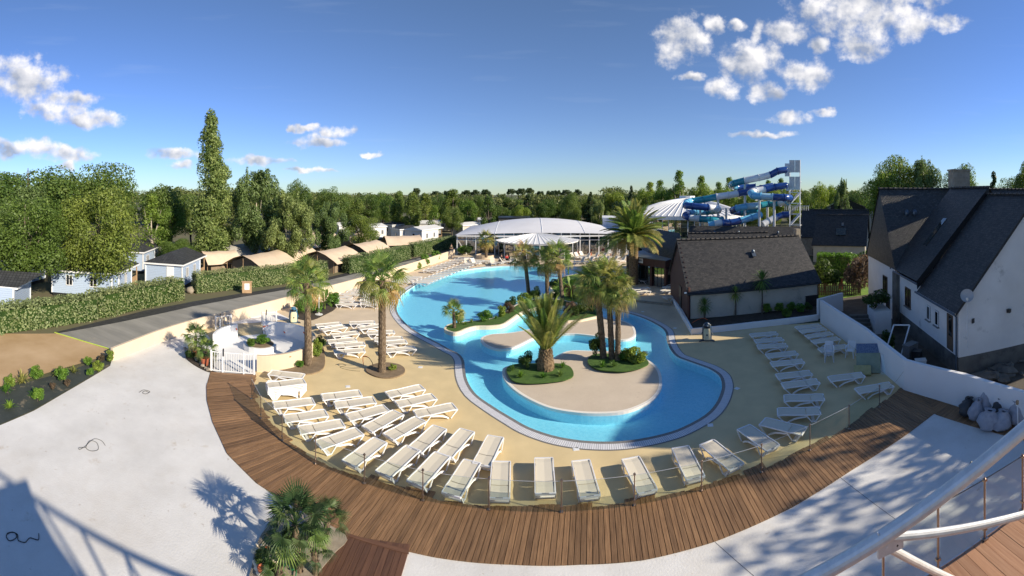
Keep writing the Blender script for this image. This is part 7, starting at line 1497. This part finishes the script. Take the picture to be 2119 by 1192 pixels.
# dolphin shaped litter bins
mat('dolphin_blue', (.035,.13,.22), (.06,.19,.30), rough=.35, scale=3); mat('dolphin_cream', (.70,.62,.42), rough=.4); mat('dolphin_navy', (.020,.045,.085), rough=.35)
def dolphin(p, rz, label, body):
    r = thing('dolphin_bin', label, 'litter bin', p, rz, 'dolphin litter bins'); r.scale = (1.25, 1.2, 1.05); vs = []; n = 16
    prof = [(.0,.27,.24,.0), (.10,.26,.24,.0), (.35,.27,.25,.0), (.65,.27,.24,-.02), (.85,.25,.23,-.04), (1.0,.21,.20,-.02), (1.12,.14,.14,.05), (1.20,.04,.05,.12)]
    for z, rx, ry, off in prof: vs += [(math.cos(2 * math.pi * k / n) * rx, off * -1 + math.sin(2 * math.pi * k / n) * ry, z) for k in range(n)]
    MB().add(vs, [(j * n + k, j * n + (k + 1) % n, (j + 1) * n + (k + 1) % n, (j + 1) * n + k) for j in range(len(prof) - 1) for k in range(n)] + [tuple(range(n))[::-1], tuple(range(7 * n, 8 * n))]).build('body', MT[body], r, smooth=True, local=True)
    b = MB(); pr = [(.10,.17), (.2,.19), (.5,.19), (.72,.18), (.80,.15), (.84,.16)]
    vs = []
    for z, w_ in pr: vs += [(-w_, -.235 + .05 * abs(w_ - .19), z), (-w_ * .5, -.262, z), (w_ * .5, -.262, z), (w_, -.235, z)]
    b.add(vs, [(4 * j + k, 4 * j + k + 1, 4 * j + 5 + k, 4 * j + 4 + k) for j in range(len(pr) - 1) for k in range(3)]); b.build('belly', MT['dolphin_cream'], r, local=True)
    MB().box((0, -.20, .93), (.30, .10, .09)).build('mouth_opening', MT['dark_frame'], r, local=True)
    b = MB(); b.ball((0, -.24, 1.02), (.10,.16,.05), 10, 6); b.build('snout', MT[body], r, smooth=True, local=True)
    for s_ in (-1, 1):
        MB().add([(s_ * .24, -.05, .62), (s_ * .26, .08, .45), (s_ * .36, -.12, .36), (s_ * .27, -.1, .5), (s_ * .245, 0, .5)], [(0, 1, 2), (0, 2, 3), (0, 4, 1), (1, 4, 2), (4, 3, 2), (0, 3, 4)]).build('flipper', MT[body], r, local=True)
        MB().ball((s_ * .17, -.15, 1.04), (.03,.03,.03), 6, 4).build('eye', MT['dolphin_cream'], r, local=True)
        b = MB(); b.prism([(0, -.05), (s_ * .42, -.30), (s_ * .40, -.10), (s_ * .12, .15)], .0, .06); b.build('tail_fluke', MT['dolphin_navy'], r, local=True)
    MB().add([(0, .22, .85), (0, .24, .55), (0, .42, .62), (.03, .24, .7), (-.03, .24, .7)], [(0, 3, 2), (3, 1, 2), (0, 2, 4), (4, 2, 1)]).build('back_fin', MT[body], r, local=True)
    MB().ball((0, -.265, .42), (.05,.012,.06), 8, 5).build('emblem', MT['dolphin_navy'], r, local=True)
dolphin(P(607, 667), R(35), 'bright blue dolphin shaped litter bin by the splash pool', 'dolphin_blue'); dolphin(P(1463, 704), R(-25), 'dark blue dolphin shaped litter bin before the cottage bed', 'dolphin_navy')
# parasol bases with bare poles
for i, (x, y) in enumerate(((660, 652), (1189, 556))):
    r = thing('parasol_base', 'bare white parasol pole in a round base, %s' % ('by the cream wall bed', 'at the far lagoon edge')[i], 'parasol', P(x, y)); MB().tube([(0,0,0), (0,0,.08)], .32, 16).build('base', MT['white_plastic'], r, local=True); MB().tube([(0,0,.08), (0,0,1.5)], .025, 8).build('pole', MT['white_plastic'], r, local=True)
# cables and hoses lying about
mat('cable_black', (.012,.012,.014), rough=.6); mat('hose_orange', (.55,.12,.03), rough=.6); mat('hose_green', (.01,.22,.08), rough=.5)
def cable(px, label, m='cable_black', r_=.012, z=.015, name='cable'):
    pts = smooth_line([P(*q_, z) if len(q_) == 2 else P(q_[0], q_[1], q_[2]) for q_ in px], 6); o = MB().tube(pts, r_, 5).build(name, MT[m], loc=pts[0]); return tag(o, label, 'cable')
cable([(80,1104),(79,1117),(62,1113),(52,1122),(38,1118),(36,1106),(24,1101),(13,1108),(20,1119),(34,1112),(30,1102),(16,1103),(13,1112)], 'black cable with loop in the shadow at lower left')
cable([(218,922),(210,912),(196,908),(184,916),(178,926),(188,933),(203,930),(200,916),(186,912),(178,922),(165,930),(164,926),(178,926)], 'thin black cable loop on the sunny plaza', r_=.008)
cable([(288,812),(296,807),(305,808),(310,811),(302,815),(295,813),(300,809),(308,812)], 'small black cable coil in the middle of the plaza', r_=.010)
cable([(752,738,.9),(757,738,1.0),(764,741,1.0),(770,750,.7),(772,757,.1)], 'orange tipped black hose arching over the round palm bed', 'cable_black', .02, name='hose'); cable([(752,756,.05),(751,740,.85),(754,737,1.0),(760,738,1.02)], 'orange hose end standing at the round palm bed', 'hose_orange', .02, name='hose')
cable([(694,755),(706,752),(716,756),(704,760),(724,766),(745,768)], 'thin black wire on the yellow deck by the palms', r_=.008)
cable([(560,1192),(568,1175),(580,1190),(592,1165),(605,1180),(615,1160),(612,1192)], 'green garden hose among the bottom fan palms', 'hose_green', .016, .12, name='hose')
cable([(1432,668,.6),(1445,661,.75),(1456,658,.8),(1464,662,.7)], 'red hose at the corner of the cottage bed', 'hose_orange', .02, name='hose')
bl = MB(); bl.ball((0,0,.3), (.42,.36,.38), 10, 7, fn=lambda v: 1 + .1 * math.sin(v.x * 5 + v.y * 3)); o = bl.build('boulder', MT['stone_wall'], smooth=True); o.location = P(394, 607); tag(o, 'rounded brown boulder at the end of the clipped hedge', 'boulder')

# ------------------------------------------------------------------ people far off by the hall
mat('skin', (.42,.25,.17), rough=.6); mat('cloth_dark', (.02,.022,.028), rough=.9); mat('cloth_red', (.55,.02,.02), rough=.8); mat('cloth_olive', (.05,.06,.035), rough=.9); mat('hair_dark', (.02,.014,.010), rough=.7)
def skin_mesh(name, joints, edges, mat_, parent, root=0):
    me = bpy.data.meshes.new(name); me.from_pydata([j[:3] for j in joints], edges, []); me.materials.append(MT[mat_]); o = bpy.data.objects.new(name, me); col.objects.link(o); o.parent = parent
    md = o.modifiers.new('skin', 'SKIN'); sv = me.skin_vertices[0].data
    for i, j in enumerate(joints): sv[i].radius = (j[3], j[3] * (j[4] if len(j) > 4 else 1)); sv[i].use_root = (i == root)
    s_ = o.modifiers.new('sub', 'SUBSURF'); s_.levels = s_.render_levels = 2; return o
def person(label, p, rz, J, cloth_t, cloth_l):
    r = thing('person', label, 'person', p, rz); E = [(0,1),(1,2),(2,3),(3,4),(4,5),(2,6),(6,7),(7,8),(2,9),(9,10),(10,11),(0,12),(12,13),(13,14),(14,15),(0,16),(16,17),(17,18),(18,19)]
    rad = [.13,.12,.14,.055,.085,.06,.055,.042,.032,.055,.042,.032,.085,.06,.042,.035,.085,.06,.042,.035]
    skin_mesh('body', [(*J[i], rad[i]) for i in range(20)], E, 'skin', r)
    skin_mesh('shirt', [(*J[0], .145), (*J[1], .135), (*J[2], .155), (*J[6], .07), (*J[7], .055), (*J[9], .07), (*J[10], .055)], [(0,1),(1,2),(2,3),(3,4),(2,5),(5,6)], cloth_t, r)
    skin_mesh('trousers', [(*J[0], .15), (*J[12], .10), (*J[13], .075), (*J[14], .06), (*J[16], .10), (*J[17], .075), (*J[18], .06)], [(0,1),(1,2),(2,3),(0,4),(4,5),(5,6)], cloth_l, r)
    h = J[5]; MB().ball((h[0], h[1] + .02, h[2] + .03), (.098,.108,.11), 10, 7, fn=lambda v: 1.0 if (v.z > -.1 or v.y > .2) else .75).build('hair', MT['hair_dark'], r, smooth=True, local=True)
    return r
STD = [(0,0,.95),(0,.01,1.15),(0,.02,1.38),(0,.01,1.50),(0,-.01,1.60),(0,-.01,1.68),(-.17,.02,1.40),(-.22,.03,1.14),(-.20,-.08,.92),(.17,.02,1.40),(.22,.03,1.14),(.20,-.08,.92),(-.09,0,.88),(-.10,-.01,.50),(-.10,.02,.08),(-.10,-.12,.04),(.09,0,.88),(.11,-.03,.50),(.11,.02,.08),(.12,-.12,.04)]
SIT = [(0,.05,.45),(0,.10,.65),(0,.12,.88),(0,.10,1.0),(0,.06,1.10),(0,.05,1.17),(-.17,.12,.90),(-.22,.0,.68),(-.16,-.2,.62),(.17,.12,.90),(.22,0,.68),(.16,-.2,.62),(-.10,-.05,.44),(-.12,-.45,.52),(-.12,-.55,.10),(-.12,-.68,.05),(.10,-.05,.44),(.12,-.45,.52),(.12,-.55,.10),(.12,-.68,.05)]
person('person in dark clothes standing by the cream wall near the hall', P(934, 527), R(20), STD, 'cloth_olive', 'cloth_dark')
person('person in dark clothes sitting on a lounger before the rotunda', P(1037, 544), R(-20), SIT, 'cloth_dark', 'cloth_dark'); person('person in a red top sitting on a lounger before the rotunda', P(1049, 543), R(10), SIT, 'cloth_red', 'cloth_dark')
for i, (x, y) in enumerate(((1037, 544), (1049, 543))): put(LP['far'], USED, P(x, y) + Vector((0, .1, .008)), R(100), None, 'lounger under the sitting person in %s' % ('dark clothes', 'the red top')[i], 'occupied loungers')
for i, (x, y, s_, m, lb) in enumerate(((1193, 527, .5, 'red_plastic', 'red box stack against the rotunda glass'), (1236, 532, .35, 'red_plastic', 'small red towel heap on the far deck'), (1266, 532, .4, 'red_plastic', 'dark red towel heap right of the rotunda'), (1222, 528, .35, 'hose_orange', 'orange box by the hall windows'))):
    b = MB(); b.box((0,0,s_ * .5), (s_, s_ * .7, s_)); b.box((.02,0,s_ * 1.04), (s_ * 1.1, s_ * .8, s_ * .08)); o = b.build('coloured_box', MT[m]); o.location = P(x, y, .01); tag(o, lb, 'box')

for i, (x, y) in enumerate(((1192, 929), (1525, 804), (1397, 679), (1470, 880), (870, 760), (720, 800), (1330, 645), (1620, 720))):
    o = MB().box((0, 0, .004), (.24, .24, .012)).box((0, 0, .011), (.16, .16, .006)).build('deck_drain', MT['white_frame']); o.location = P(x, y, .006); o.rotation_euler = (0, 0, .4 * i); tag(o, 'small square white drain lid on the sun deck, %s nearest the railing' % ordw(sorted((1062 - yy) for _, yy in ((1192, 929), (1525, 804), (1397, 679), (1470, 880), (870, 760), (720, 800), (1330, 645), (1620, 720))).index(1062 - y) + 1), 'drain lid', 'drain lids on the deck')
